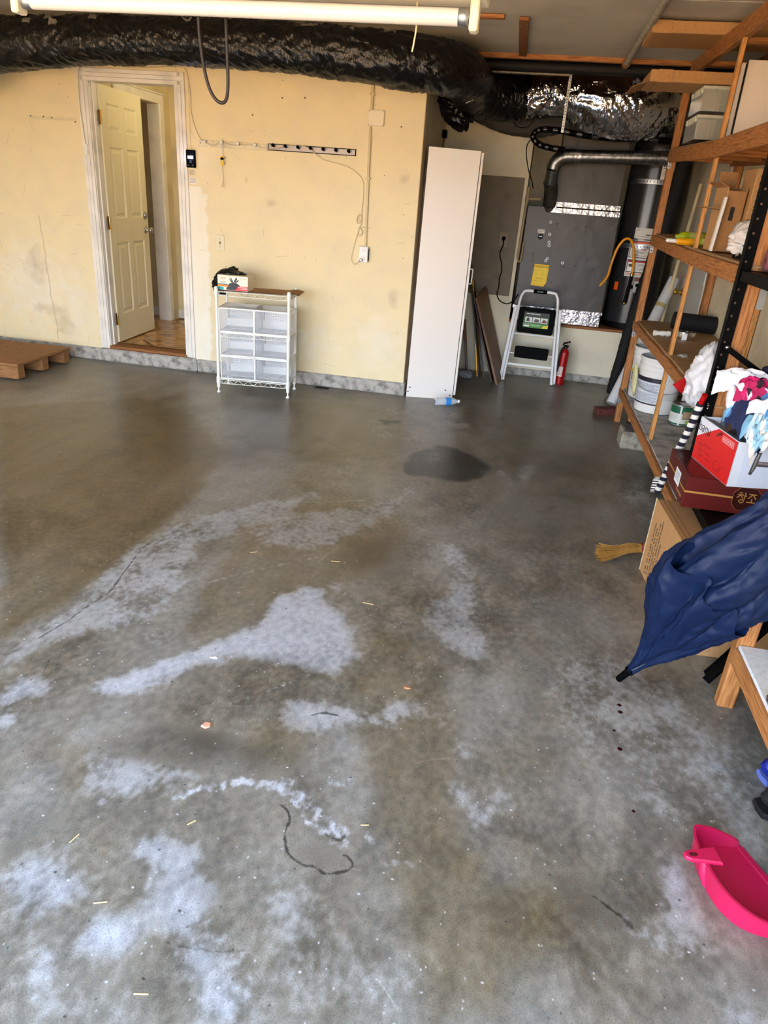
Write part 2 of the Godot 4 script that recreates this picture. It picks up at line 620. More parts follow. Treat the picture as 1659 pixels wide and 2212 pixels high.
func build_shell() -> void:
	var painted := mat("wall_painted", Color.WHITE, 0.62)
	painted.albedo_texture = wall_texture()
	var o := Vector3(LW, CH, BW)
	var ux := Vector3(CX - LW, 0, 0)
	var uy := Vector3(0, -CH, 0)
	var m := MB.new()
	span(m, Vector3(LW - 0.1, 0.1, BW - 0.13), Vector3(-3.475, CH + 0.1, BW))
	span(m, Vector3(-3.475, 2.15, BW - 0.13), Vector3(-2.74, CH + 0.1, BW))
	span(m, Vector3(-2.74, 0.1, BW - 0.13), Vector3(CX, CH + 0.1, BW), 0.004)
	planar_uv(m, o, ux, uy)
	struct("wall_back", m.done(), painted)
	# concrete curb under the walls and the step at the door
	m = MB.new()
	span(m, Vector3(LW, 0, BW - 0.1), Vector3(-3.56, 0.108, BW + 0.014), 0.008)
	span(m, Vector3(-2.66, 0, BW - 0.1), Vector3(CX + 0.012, 0.108, BW + 0.014), 0.008)
	span(m, Vector3(CX - 0.1, 0, AW), Vector3(CX + 0.014, 0.108, BW - 0.1), 0.008)
	struct("trim_1", m.done(), mats.curb)
	m = MB.new()
	span(m, Vector3(-3.56, 0, BW - 0.13), Vector3(-2.66, 0.112, BW + 0.03), 0.012)
	struct("trim_2", m.done(), mats.curb)
	var sill := struct("trim_3", cb(0.735, 0.03, 0.13, 0.006), mats.wood_dark, Vector3(-3.107, 0.127, BW - 0.05))
	sill.set_meta("label", "worn wooden door sill")
	# dark metal edge where the tiles meet the sill
	struct("trim_4", cb(0.735, 0.008, 0.02, 0.003), mats.dark_brass, Vector3(-3.107, 0.143, BW - 0.115))
	# return wall, alcove wall with the furnace niche and its raised floor
	m = MB.new()
	span(m, Vector3(CX - 0.1, 0.1, AW - 0.1), Vector3(CX, 2.95, BW - 0.13))
	struct("wall_return", m.done(), mats.paint)
	m = MB.new()
	span(m, Vector3(CX - 0.1, 0.0, AW - 0.1), Vector3(-0.1, 2.95, AW))
	span(m, Vector3(-0.2, 0.0, -7.75), Vector3(-0.1, 2.95, AW - 0.1))
	span(m, Vector3(-0.2, 0.0, -7.85), Vector3(RW + 0.1, 2.95, -7.75))
	span(m, Vector3(-0.1, 0.0, AW - 0.1), Vector3(RW, 0.49, AW))
	struct("wall_alcove", m.done(), tri_mat("paint_old", Color(0.90, 0.87, 0.77), 0.8, "blotch", Vector3(0.45, 0.45, 0.45), 0.0, true))
	m = MB.new()
	span(m, Vector3(-0.1, 0.49, -7.75), Vector3(RW, 0.515, AW + 0.012), 0.003)
	struct("trim_5", m.done(), mats.wood_dark)
	m = MB.new()
	span(m, Vector3(-0.1, 0, AW), Vector3(RW, 0.07, AW + 0.012), 0.005)
	struct("trim_6", m.done(), mats.curb)
	# right, left and front walls
	m = MB.new()
	span(m, Vector3(RW, 0, -7.85), Vector3(RW + 0.12, 2.95, FW + 0.12))
	struct("wall_right", m.done(), mats.paint)
	m = MB.new()
	span(m, Vector3(LW - 0.12, 0, BW - 0.13), Vector3(LW, CH + 0.1, FW + 0.12))
	struct("wall_left", m.done(), mats.paint)
	m = MB.new()
	span(m, Vector3(LW - 0.12, 0, FW), Vector3(-4.35, CH + 0.1, FW + 0.12))
	span(m, Vector3(0.95, 0, FW), Vector3(RW + 0.12, CH + 0.1, FW + 0.12))
	span(m, Vector3(-4.35, 2.2, FW), Vector3(0.95, CH + 0.1, FW + 0.12))
	struct("wall_front", m.done(), mats.paint)
	# ceiling boards up to the alcove, bare framing above it
	m = MB.new()
	span(m, Vector3(LW - 0.12, CH, -3.2), Vector3(RW + 0.12, CH + 0.1, FW + 0.12))
	span(m, Vector3(LW - 0.12, CH + 0.002, -4.42), Vector3(RW + 0.12, CH + 0.1, -3.204))
	span(m, Vector3(LW - 0.12, CH, -5.95), Vector3(RW + 0.12, CH + 0.1, -4.424))
	struct("ceiling", m.done(), mats.ceiling)
	m = MB.new()
	span(m, Vector3(CX - 0.1, 2.85, -7.85), Vector3(RW + 0.12, 2.95, -5.60))
	span(m, Vector3(CX - 0.1, CH + 0.105, -5.95), Vector3(RW, 2.85, -5.90))
	struct("ceiling_framing", m.done(), mats.wood_dark)
	m = MB.new()
	span(m, Vector3(CX, CH - 0.03, -5.99), Vector3(RW, CH + 0.1, -5.952), 0.003)
	struct("trim_7", m.done(), mats.wood)
	# side door in the right wall
	var d := struct_root("door_2", Vector3(RW - 0.002, 0, -6.1))
	part(d, "door_leaf", cb(0.03, 2.0, 0.76, 0.003), mat("door_grey", Color(0.80, 0.79, 0.76), 0.4), Vector3(-0.012, 1.01, 0))
	for s in [-1, 1]:
		part(d, "casing", cb(0.02, 2.06, 0.06, 0.004), mats.trim, Vector3(-0.012, 1.03, s * 0.415))
	part(d, "casing", cb(0.02, 0.06, 0.89, 0.004), mats.trim, Vector3(-0.012, 2.05, 0))
	var kb := part(d, "knob", lathe([[0.0, 0.0], [0.03, 0.0], [0.032, 0.006], [0.012, 0.012], [0.011, 0.035], [0.024, 0.045], [0.028, 0.058], [0.02, 0.07], [0.0, 0.073]], 20), mats.brass, Vector3(-0.028, 0.935, -0.31), Vector3(0, 0, 90))
	kb.set_meta("label", "brass knob")
	for y in [0.35, 1.1, 1.8]:
		part(d, "hinge", cb(0.008, 0.09, 0.02, 0.002), mats.white_metal, Vector3(-0.03, y, 0.385))
	# outside: the sunlit drive in front of the opening
	m = MB.new()
	span(m, Vector3(-14, -0.3, FW + 0.12), Vector3(12, -0.02, 26))
	struct("ground_drive", m.done(), tri_mat("drive", Color(0.80, 0.69, 0.52), 0.85, "blotch", Vector3(0.3, 0.3, 0.3), 0.0, true))
	# outer shell so that the sky enters through the opening only
	m = MB.new()
	span(m, Vector3(-6.5, 2.97, -8.4), Vector3(3.0, 3.07, FW + 0.6))
	span(m, Vector3(-6.5, -0.2, -8.5), Vector3(3.0, 3.0, -8.4))
	span(m, Vector3(-6.6, -0.2, -8.5), Vector3(-6.5, 3.0, FW + 0.12))
	struct("roof", m.done(), mats.ceiling)

func build_hall() -> void:
	# door casing
	var c := struct_root("door_casing", Vector3(0, 0, BW))
	for q in [[-3.547, -3.462], [-2.757, -2.672]]:
		for k in 3:
			part(c, "casing_side", cb(0.0268, 2.1, 0.013 + 0.003 * (k % 2), 0.0016), mats.trim, Vector3(q[0] + 0.0142 + k * 0.0283, 1.166, 0.008))
	for k in 3:
		part(c, "casing_head", cb(0.875 - 0.003, 0.0268, 0.013 + 0.003 * (k % 2), 0.0016), mats.trim, Vector3(-3.1095, 2.202 - k * 0.0283, 0.0095))
	# jambs
	for s in [[-3.475, 1], [-2.74, -1]]:
		part(c, "jamb", cb(0.018, 2.03, 0.14, 0.002), mats.trim, Vector3(s[0] + s[1] * 0.008, 1.13, -0.066))
		part(c, "door_stop", cb(0.012, 2.01, 0.03, 0.002), mats.trim, Vector3(s[0] + s[1] * 0.022, 1.13, -0.05))
	part(c, "jamb", cb(0.735, 0.018, 0.14, 0.002), mats.trim, Vector3(-3.107, 2.142, -0.066))
	# the door, swung back into the hall; its own x runs from the hinge to the free edge
	var d := struct_root("door_1", Vector3(-3.445, 0.15, BW - 0.115), Vector3(0, 94, 0))
	var dm := mat("door_paint", Color(0.90, 0.87, 0.74), 0.35)
	var m := MB.new()
	var w := 0.735
	var hh := 1.98
	var xs := [[0.105, 0.325], [0.41, 0.63]]
	var ys := [[0.23, 0.82], [1.01, 1.55], [1.66, 1.86]]
	# stiles and rails round six sunk fields
	for q in [[0.0, 0.105, 0, hh], [0.325, 0.41, 0, hh], [0.63, w, 0, hh]]:
		span(m, Vector3(q[0], q[2], -0.04), Vector3(q[1], q[3], 0), 0.001)
	for q in [[0, 0.23], [0.82, 1.01], [1.55, 1.66], [1.86, hh]]:
		for x in xs:
			span(m, Vector3(x[0], q[0], -0.04), Vector3(x[1], q[1], 0), 0.0)
	part(d, "door_leaf", m.done(), dm)
	for x in xs:
		for y in ys:
			var pm := MB.new()
			var pw: float = x[1] - x[0]
			var ph: float = y[1] - y[0]
			# moulded slope down, then the raised field
			var lv := [[0.0, 0.0], [0.012, -0.011], [0.022, -0.011], [0.045, -0.002], [0.05, -0.002]]
			for k in lv.size() - 1:
				var i0: float = lv[k][0]
				var i1: float = lv[k + 1][0]
				var z0: float = lv[k][1]
				var z1: float = lv[k + 1][1]
				var r0 := [Vector3(i0, i0, z0), Vector3(pw - i0, i0, z0), Vector3(pw - i0, ph - i0, z0), Vector3(i0, ph - i0, z0)]
				var r1 := [Vector3(i1, i1, z1), Vector3(pw - i1, i1, z1), Vector3(pw - i1, ph - i1, z1), Vector3(i1, ph - i1, z1)]
				var inw := [Vector3(0, 1, 0), Vector3(-1, 0, 0), Vector3(0, -1, 0), Vector3(1, 0, 0)]
				for e in 4:
					var nn: Vector3 = (Vector3(0, 0, i1 - i0) + inw[e] * (z0 - z1)).normalized()
					pm.quad(r0[e], r0[(e + 1) % 4], r1[(e + 1) % 4], r1[e], nn)
			pm.quad(Vector3(0.05, 0.05, -0.002), Vector3(pw - 0.05, 0.05, -0.002), Vector3(pw - 0.05, ph - 0.05, -0.002), Vector3(0.05, ph - 0.05, -0.002), Vector3(0, 0, 1))
			pm.quad(Vector3(0, 0, -0.03), Vector3(pw, 0, -0.03), Vector3(pw, ph, -0.03), Vector3(0, ph, -0.03), Vector3(0, 0, -1))
			part(d, "panel", pm.done(), dm, Vector3(x[0], y[0], 0))
	for y in [0.2, 0.98, 1.75]:
		var hg := part(d, "hinge", cb(0.036, 0.1, 0.003, 0.001), mats.dark_brass, Vector3(-0.0015, y, -0.02), Vector3(0, 90, 0))
		part(hg, "pin", lathe([[0.0, -0.052], [0.006, -0.052], [0.006, 0.052], [0.0, 0.052]], 10), mats.brass, Vector3(-0.021, 0, -0.002))
		part(hg, "leaf", cb(0.002, 0.1, 0.03, 0.0005), mats.dark_brass, Vector3(-0.021, 0, -0.019))
	var rose := [[0.0, 0.0], [0.033, 0.0], [0.033, 0.004], [0.028, 0.009], [0.012, 0.011]]
	var kn := part(d, "door_knob", lathe(rose + [[0.011, 0.035], [0.022, 0.043], [0.027, 0.055], [0.024, 0.066], [0.0, 0.07]], 20), mats.steel, Vector3(w - 0.062, 0.905, 0), Vector3(90, 0, 0))
	kn.set_meta("label", "satin metal door knob")
	part(d, "deadbolt", lathe([[0.0, 0.0], [0.03, 0.0], [0.03, 0.012], [0.026, 0.017], [0.016, 0.018], [0.016, 0.018], [0.016, 0.024], [0.0, 0.024]], 20), mats.steel, Vector3(w - 0.062, 1.03, 0), Vector3(90, 0, 0))
	# hall behind: tiled floor, side wall with a cased opening, end wall
	var tile_m := tri_mat("tile", Color(0.80, 0.60, 0.36), 0.22, "grime", Vector3(1.3, 1.3, 1.3), 0.0, true)
	m = MB.new()
	span(m, Vector3(-5.2, 0.0, -7.4), Vector3(-2.25, 0.130, BW - 0.105))
	var fl := struct("floor_hall", m.done(), mat("grout", Color(0.50, 0.37, 0.22), 0.8))
	var tm := cb(0.296, 0.008, 0.296, 0.002)
	for i in range(-12, 13):
		for j in range(-12, 13):
			var p := Vector3(-3.35, 0.134, -6.2) + Vector3((i - j) * 0.2121, 0, (i + j) * 0.2121)
			if p.x > -4.9 and p.x < -2.45 and p.z > -7.2 and p.z < BW - 0.33:
				part(fl, "tile", tm, tile_m, p, Vector3(0, 45, 0))
	# the half tiles along the sill
	for i in 7:
		part(fl, "tile", prism([Vector2(-0.21, 0), Vector2(0.21, 0), Vector2(0, 0.21)], 0.008, 0.001), tile_m, Vector3(-4.2 + i * 0.4242 + 0.2121 * 0, 0.134, BW - 0.125), Vector3(-90, 0, 0))
	var hp := tri_mat("hall_paint", Color(0.86, 0.80, 0.64), 0.8, "blotch", Vector3(0.6, 0.6, 0.6), 0.0, true)
	m = MB.new()
	span(m, Vector3(-3.72, 0.13, -6.3), Vector3(-3.62, 2.6, BW - 0.13))
	span(m, Vector3(-3.72, 2.13, -7.02), Vector3(-3.62, 2.6, -6.3))
	span(m, Vector3(-3.72, 0.13, -7.4), Vector3(-3.62, 2.6, -7.02))
	struct("wall_hall_side", m.done(), hp)
	m = MB.new()
	span(m, Vector3(-5.2, 0.13, -7.5), Vector3(-2.25, 2.6, -7.24))
	span(m, Vector3(-2.35, 0.13, -7.3), Vector3(-2.25, 2.6, BW - 0.13))
	span(m, Vector3(-5.2, 0.13, -7.3), Vector3(-5.1, 2.6, BW - 0.13))
	struct("wall_hall_end", m.done(), hp)
	struct("ceiling_hall", cb(3.0, 0.1, 1.8, 0.0), mats.ceiling, Vector3(-3.72, 2.5, -6.55))
	# unseen ceiling lamp, added to brighten the hall and the open door
	var lp := thing("added_hall_lamp", "added unseen ceiling lamp that brightens the hall behind the open door", "lamp", Vector3(-2.75, 2.45, -6.5))
	var lm := mat("lamp_glow", Color(0.95, 0.9, 0.8), 0.4)
	lm.emission_enabled = true
	lm.emission = Color(1.0, 0.93, 0.76)
	lm.emission_energy_multiplier = 0.8
	part(lp, "lamp_shade", lathe([[0.0, -0.07], [0.06, -0.065], [0.10, -0.045], [0.12, -0.01], [0.12, 0.0]], 24), lm)
	part(lp, "lamp_base", lathe([[0.13, -0.012], [0.13, 0.0]], 24), mats.brass)
	var ol := OmniLight3D.new()
	ol.name = "added_hall_light"
	ol.light_color = Color(1.0, 0.93, 0.76)
	ol.light_energy = 0.09
	ol.light_size = 0.1
	ol.omni_range = 12.0
	ol.omni_attenuation = 2.0
	ol.shadow_enabled = true
	lp.add_child(ol)
	ol.position = Vector3(0, -0.2, 0)
	# casing round the opening in the side wall
	var k := struct_root("door_casing", Vector3(-3.62, 0.135, 0))
	for z in [-7.06, -6.26]:
		part(k, "casing_side", cb(0.018, 2.0, 0.075, 0.004), mats.trim, Vector3(0.008, 1.0, z))
	part(k, "casing_head", cb(0.018, 0.075, 0.875, 0.004), mats.trim, Vector3(0.008, 2.035, -6.66))
	part(k, "casing_cap", cb(0.03, 0.014, 0.9, 0.004), mats.trim, Vector3(0.014, 2.08, -6.66))
	part(k, "jamb", cb(0.12, 2.0, 0.015, 0.002), mats.trim, Vector3(-0.05, 1.0, -7.015))
	struct("baseboard_hall", cb(2.8, 0.09, 0.012, 0.003), mats.trim, Vector3(-3.7, 0.18, -7.234))

const FX0 := -5.0
const FZ0 := -7.0
const FSX := 6.45
const FSZ := 7.95
const FN := 2048

func low_mask(list: Array, n: int) -> PackedByteArray:
	# outlines filled on a coarse grid, softened, then spread over the whole slab
	var im := Image.create(n, n, false, Image.FORMAT_L8)
	for e in list:
		var poly := PackedVector2Array()
		var a: Array = e[1]
		var box := Rect2((a[0] - FX0) / FSX * n, (a[1] - FZ0) / FSZ * n, 0, 0)
		for i in range(0, a.size(), 2):
			var p := Vector2((a[i] - FX0) / FSX * n, (a[i + 1] - FZ0) / FSZ * n)
			poly.append(p)
			box = box.expand(p)
		for y in range(maxi(0, int(box.position.y)), mini(n, int(box.end.y) + 2)):
			for x in range(maxi(0, int(box.position.x)), mini(n, int(box.end.x) + 2)):
				if Geometry2D.is_point_in_polygon(Vector2(x + 0.5, y + 0.5), poly):
					im.set_pixel(x, y, grey(maxf(im.get_pixel(x, y).r, e[0])))
	im.resize(n / 3, n / 3, Image.INTERPOLATE_BILINEAR)
	im.resize(FN, FN, Image.INTERPOLATE_CUBIC)
	return im.get_data()

func strokes(list: Array, seed_: int, rag: float) -> PackedByteArray:
	var out := PackedByteArray()
	out.resize(FN * FN)
	var f := FastNoiseLite.new()
	f.seed = seed_
	f.frequency = 0.09
	f.fractal_octaves = 3
	for e in list:
		var a: Array = e[2]
		var pts := []
		for i in range(0, a.size(), 2):
			pts.append(Vector3(a[i], 0, a[i + 1]))
		var path := smooth(pts, 6) if pts.size() > 2 else pts
		var w: float = e[0]
		for i in path.size() - 1:
			var p := Vector2(path[i].x, path[i].z)
			var q := Vector2(path[i + 1].x, path[i + 1].z)
			var lo := p.min(q) - Vector2(w, w) * 1.6
			var hi := p.max(q) + Vector2(w, w) * 1.6
			for y in range(maxi(0, int((lo.y - FZ0) / FSZ * FN)), mini(FN, int((hi.y - FZ0) / FSZ * FN) + 1)):
				for x in range(maxi(0, int((lo.x - FX0) / FSX * FN)), mini(FN, int((hi.x - FX0) / FSX * FN) + 1)):
					var r := Vector2(FX0 + (x + 0.5) * FSX / FN, FZ0 + (y + 0.5) * FSZ / FN)
					var d := r.distance_to(Geometry2D.get_closest_point_to_segment(r, p, q)) / w * 2.0 + f.get_noise_2d(x, y) * rag
					var v := int(clampf((1.15 - d) / 0.5, 0, 1) * e[1] * 255)
					if v > out[y * FN + x]:
						out[y * FN + x] = v
	return out

func plain_noise(n: int, freq: float, oct: int, seed_: int) -> PackedByteArray:
	var f := FastNoiseLite.new()
	f.seed = seed_
	f.frequency = freq
	f.fractal_octaves = oct
	f.fractal_gain = 0.55
	return f.get_image(n, n, false, false, false).get_data()

func build_floor() -> void:
	var li := low_mask(LIGHT, 320)
	var da := low_mask(DARK, 320)
	var br := low_mask(BROWN, 320)
	var ri := strokes(RIDGE, 5, 0.9)
	var cr := strokes(CRACK, 6, 1.5)
	var n1 := plain_noise(FN, 0.0035, 5, 11)
	var n2 := plain_noise(FN, 0.018, 5, 12)
	var n3 := plain_noise(FN, 0.09, 4, 13)
	# long trowel marks: a noise stretched along the slab
	var si := Image.create_from_data(512, 512, false, Image.FORMAT_L8, plain_noise(512, 0.06, 4, 14))
	si.crop(512, 96)
	si.resize(FN, FN, Image.INTERPOLATE_CUBIC)
	var n4 := si.get_data()
	var o := PackedByteArray()
	o.resize(FN * FN * 3)
	var ro := PackedByteArray()
	ro.resize(FN * FN)
	# colours (sRGB bytes): bare grey slab, oily brown film, chalky bloom, soot
	for i in FN * FN:
		var a := n1[i] * 0.0039 - 0.5
		var b := n2[i] * 0.0039 - 0.5
		var c := n3[i] * 0.0039 - 0.5
		var st := n4[i] * 0.0039 - 0.5
		var rag := a * 0.9 + b * 1.1 + c * 0.7
		var l := li[i] * 0.0039
		l = clampf((l * 1.2 + rag * 0.75 - 0.18) * 3.0, 0.0, 1.0) * (0.05 + l * 0.95)
		var sv := 0.05 + b * 0.2 + c * 0.08 + st * 0.2
		l += (sqrt(sv * sv + 0.004) + sv) * 0.5
		var w := br[i] * 0.0039
		w = clampf(w * 0.6 + 0.34 + a * 1.3 + b * 0.45 - l * 0.3, 0.0, 1.0)
		var k := da[i] * 0.0039
		k = clampf((k * 1.05 + rag * 1.5 - 0.25) * 1.7, 0.0, 1.0) * minf(1.0, k * 1.15)
		var g := ri[i] * 0.0039
		g *= clampf(0.55 + c * 2.6 + b, 0.0, 1.0)
		l = maxf(l, g)
		var q := cr[i] * 0.0039
		var t := 1.0 + b * 0.26 + c * 0.26 + st * 0.22
		var r := (134.0 - 26.0 * w) * t
		var gg := (131.0 - 34.0 * w) * t
		var bb := (121.0 - 47.0 * w) * t
		var film := br[i] * 0.0039 * (0.8 + b * 0.8)
		r *= 1.0 - 0.14 * film
		gg *= 1.0 - 0.20 * film
		bb *= 1.0 - 0.32 * film
		r += (190.0 + c * 40.0 - r) * l
		gg += (193.0 + c * 40.0 - gg) * l
		bb += (198.0 + c * 40.0 - bb) * l
		var smudge := a * 1.2 - b * 0.8 + st * 0.6 - c * 0.4
		smudge = (sqrt(smudge * smudge + 0.02) + smudge) * 0.20
		var s := (1.0 - smudge) * (1.0 - 0.62 * k * (1.0 - l * 0.6))
		s *= 1.0 - q * 0.6
		o[i * 3] = clampi(int(r * s), 0, 255)
		o[i * 3 + 1] = clampi(int(gg * s), 0, 255)
		o[i * 3 + 2] = clampi(int(bb * s), 0, 255)
		ro[i] = clampi(int((0.36 + 0.30 * l - 0.08 * w + b * 0.16 + c * 0.12 + 0.1 * q) * 255.0), 79, 255)
	# grit: chips and specks of paint and dust
	rng.seed = 77
	for k in 5200:
		var x := rng.randi_range(0, FN - 3)
		var y := int(FN * (0.25 + 0.75 * sqrt(rng.randf())))
		if y >= FN - 2:
			continue
		var lightish := rng.randf() < 0.72
		var v := rng.randi_range(180, 230) if lightish else rng.randi_range(45, 80)
		for z in (2 if rng.randf() < 0.2 else 1):
			var at := (y * FN + x + z) * 3
			for ch in 3:
				o[at + ch] = v
	# scratches and swept streaks
	for k in 150:
		var p := Vector2(rng.randf_range(0, FN), rng.randf_range(0.2, 1.0) * FN)
		var d := Vector2.from_angle(rng.randf_range(-0.6, 0.5) + (PI / 2 if rng.randf() < 0.3 else 0.0))
		var v := 25 if rng.randf() < 0.6 else -25
		for s in rng.randi_range(6, 46):
			p += d
			d = d.rotated(rng.randf_range(-0.05, 0.05))
			var ix := int(p.y) * FN + int(p.x)
			if p.x > 0 and p.x < FN - 1 and p.y > 0 and p.y < FN - 1:
				for ch in 3:
					o[ix * 3 + ch] = clampi(o[ix * 3 + ch] + v, 0, 255)
	var m := mat("concrete", Color(1, 1, 1), 1.0)
	var im := Image.create_from_data(FN, FN, false, Image.FORMAT_RGB8, o)
	m.albedo_texture = ImageTexture.create_from_image(im)
	m.roughness_texture = ImageTexture.create_from_image(Image.create_from_data(FN, FN, false, Image.FORMAT_L8, ro))
	m.roughness_texture_channel = BaseMaterial3D.TEXTURE_CHANNEL_RED
	# fine grain of the cement on top
	m.detail_enabled = true
	m.detail_uv_layer = BaseMaterial3D.DETAIL_UV_2
	m.detail_blend_mode = BaseMaterial3D.BLEND_MODE_MUL
	m.detail_albedo = ramped(noise_image(512, 0.16, 4, 61), [[0.0, grey(0.72)], [0.3, grey(0.9)], [0.5, grey(0.97)], [0.75, grey(1.0)], [0.9, grey(1.0)], [1.0, grey(1.0)]])
	m.detail_mask = ImageTexture.create_from_image(Image.create_from_data(1, 1, false, Image.FORMAT_L8, PackedByteArray([255])))
	var b := MB.new()
	span(b, Vector3(LW - 0.12, -0.25, AW), Vector3(RW + 0.12, 0, FW + 0.12))
	planar_uv(b, Vector3(FX0, 0, FZ0), Vector3(FSX, 0, 0), Vector3(0, 0, FSZ))
	for v in b.v:
		b.u2.append(Vector2(v.x, v.z) / 0.42)
	struct("floor", b.done(), m)

# stains seen on the slab, as outlines on the floor in metres (x, z pairs) behind their strength
const LIGHT := [
	[0.42, [-1.52, -1.65, -1.51, -1.82, -1.55, -2.22, -1.5, -2.63, -1.41, -2.94, -1.19, -3.17, -0.91, -3.41, -1.1, -2.93, -1.27, -2.62, -1.2, -2.33, -1.16, -2.2, -1.16, -2.06, -1.22, -1.94, -1.33, -1.88, -1.45, -1.78, -1.5, -1.62]],
	[0.45, [-1.19, -1.9, -1.17, -1.99, -1.08, -1.98, -1.04, -1.9, -1.09, -1.86, -1.16, -1.85]],
	[0.4, [-1.32, -2.22, -1.24, -2.26, -1.16, -2.19, -1.12, -2.12, -1.18, -2.06, -1.27, -2.09]],
	[0.75, [-1.2, -1.62, -1.07, -1.73, -0.94, -1.91, -0.82, -2.09, -0.8, -2.35, -0.68, -2.46, -0.59, -2.47, -0.61, -2.33, -0.53, -2.29, -0.51, -2.19, -0.44, -2.15, -0.41, -2.01, -0.43, -1.93, -0.48, -1.87, -0.58, -1.9, -0.72, -1.9, -0.85, -1.86, -0.93, -1.78, -0.98, -1.66, -1.08, -1.6]],
	[0.55, [-0.72, -2.1, -0.69, -2.24, -0.61, -2.33, -0.52, -2.26, -0.44, -2.12, -0.42, -1.99, -0.52, -2.03, -0.62, -2.06]],
	[0.65, [-1.42, -1.51, -1.4, -1.6, -1.33, -1.61, -1.29, -1.53, -1.35, -1.5, -1.31, -1.41, -1.24, -1.27]],
	[0.5, [-0.59, -1.7, -0.51, -1.77, -0.38, -1.74, -0.29, -1.76, -0.23, -1.82, -0.19, -1.86, -0.12, -1.83, -0.18, -1.75, -0.18, -1.66, -0.18, -1.55, -0.15, -1.52, -0.21, -1.63, -0.27, -1.68, -0.4, -1.62, -0.52, -1.61]],
	[0.45, [-0.22, -3.06, -0.11, -3.01, -0.06, -2.84, -0.01, -2.56, 0.02, -2.32, 0.07, -2.15, 0.01, -2.08, -0.1, -2.16, -0.17, -2.3, -0.21, -2.42, -0.14, -2.52, -0.11, -2.69, -0.21, -2.88]],
	[0.42, [-1.05, -3.07, -0.72, -3.28, -0.52, -3.52, -0.53, -3.73, -0.44, -3.69, -0.48, -3.33, -0.7, -2.81, -0.88, -2.7, -1.09, -2.78]],
	[0.45, [-0.04, -4.12, -0.01, -4.27, 0.04, -4.11, 0.02, -4.02]],
	[0.35, [0.09, -4.22, 0.21, -4.35, 0.25, -4.15, 0.18, -3.97, 0.11, -4.02]],
	[0.35, [0.73, -4.14, 0.92, -4.29, 0.93, -3.85, 0.8, -3.61, 0.74, -3.92]],
	[0.3, [0.83, -5.35, 1.03, -5.09, 0.99, -4.4, 0.86, -4.27, 0.79, -4.68]],
	[0.3, [-0.9, -5.22, -0.39, -5.61, -0.26, -4.99, -0.38, -4.55, -0.61, -4.4, -0.88, -4.44, -0.99, -4.79]],
	[0.7, [0.01, -1.54, 0.04, -1.53, 0.06, -1.45, 0.1, -1.4, 0.17, -1.36, 0.14, -1.35, 0.08, -1.37, 0.04, -1.42]],
	[0.55, [-1.03, -1, -1, -1.03, -0.89, -1.04, -0.79, -1, -0.77, -0.94, -0.83, -0.91, -0.85, -0.86, -0.91, -0.89, -0.96, -0.91]],
	[0.6, [-0.73, -0.93, -0.65, -0.97, -0.6, -0.94, -0.6, -0.88, -0.64, -0.83, -0.69, -0.83, -0.73, -0.89]],
	[0.35, [-0.89, -0.86, -0.81, -0.88, -0.68, -0.82, -0.77, -0.79, -0.87, -0.82]],
	[0.55, [-0.74, -1.12, -0.64, -1.17, -0.58, -1.12, -0.54, -1.06, -0.48, -1.01, -0.48, -0.95, -0.43, -0.91, -0.37, -0.87, -0.32, -0.84, -0.37, -0.78, -0.42, -0.8, -0.46, -0.85, -0.54, -0.89, -0.59, -0.93, -0.62, -1.01, -0.7, -1.06]],
	[0.4, [-1.06, -1.32, -0.96, -1.4, -0.83, -1.37, -0.74, -1.39, -0.69, -1.31, -0.77, -1.26, -0.85, -1.21, -0.96, -1.24]],
	[0.3, [-0.42, -1.1, -0.26, -1.11, -0.22, -1.03, -0.28, -0.95, -0.37, -0.99]],
	[0.55, [0.53, -1.44, 0.57, -1.43, 0.59, -1.34, 0.62, -1.28, 0.62, -1.25, 0.59, -1.23, 0.54, -1.28]],
	[0.35, [0.48, -1.26, 0.58, -1.22, 0.65, -1.18, 0.67, -1.12, 0.59, -1.11, 0.51, -1.16]],
	[0.85, [0.75, -1.84, 0.78, -1.86, 0.79, -1.83, 0.78, -1.81, 0.76, -1.81]],
	[0.4, [0.75, -1.8, 0.82, -1.78, 0.81, -1.74, 0.75, -1.74]],
	[0.28, [0.22, -2.11, 0.48, -2.34, 0.7, -2.17, 0.78, -1.91, 0.94, -1.87, 0.77, -1.27, 0.65, -1.51, 0.47, -1.55, 0.36, -1.79]],
	[0.5, [0.63, -1.07, 0.68, -1.09, 0.71, -1.06, 0.7, -1.04, 0.63, -1.02]],
	[0.25, [-0.84, -0.75, -0.62, -0.81, -0.44, -0.81, -0.41, -0.77, -0.78, -0.68]],
	[0.22, [-0.37, -0.94, -0.13, -1.02, 0.06, -0.99, 0.09, -0.89, -0.3, -0.8]],
	[0.3, [0.06, -1.52, 0.17, -1.51, 0.15, -1.44, 0.09, -1.46]],
	[0.25, [-0.24, -2, -0.16, -2.08, 0, -1.78, 0.07, -1.63, 0, -1.57, -0.11, -1.75]],
]
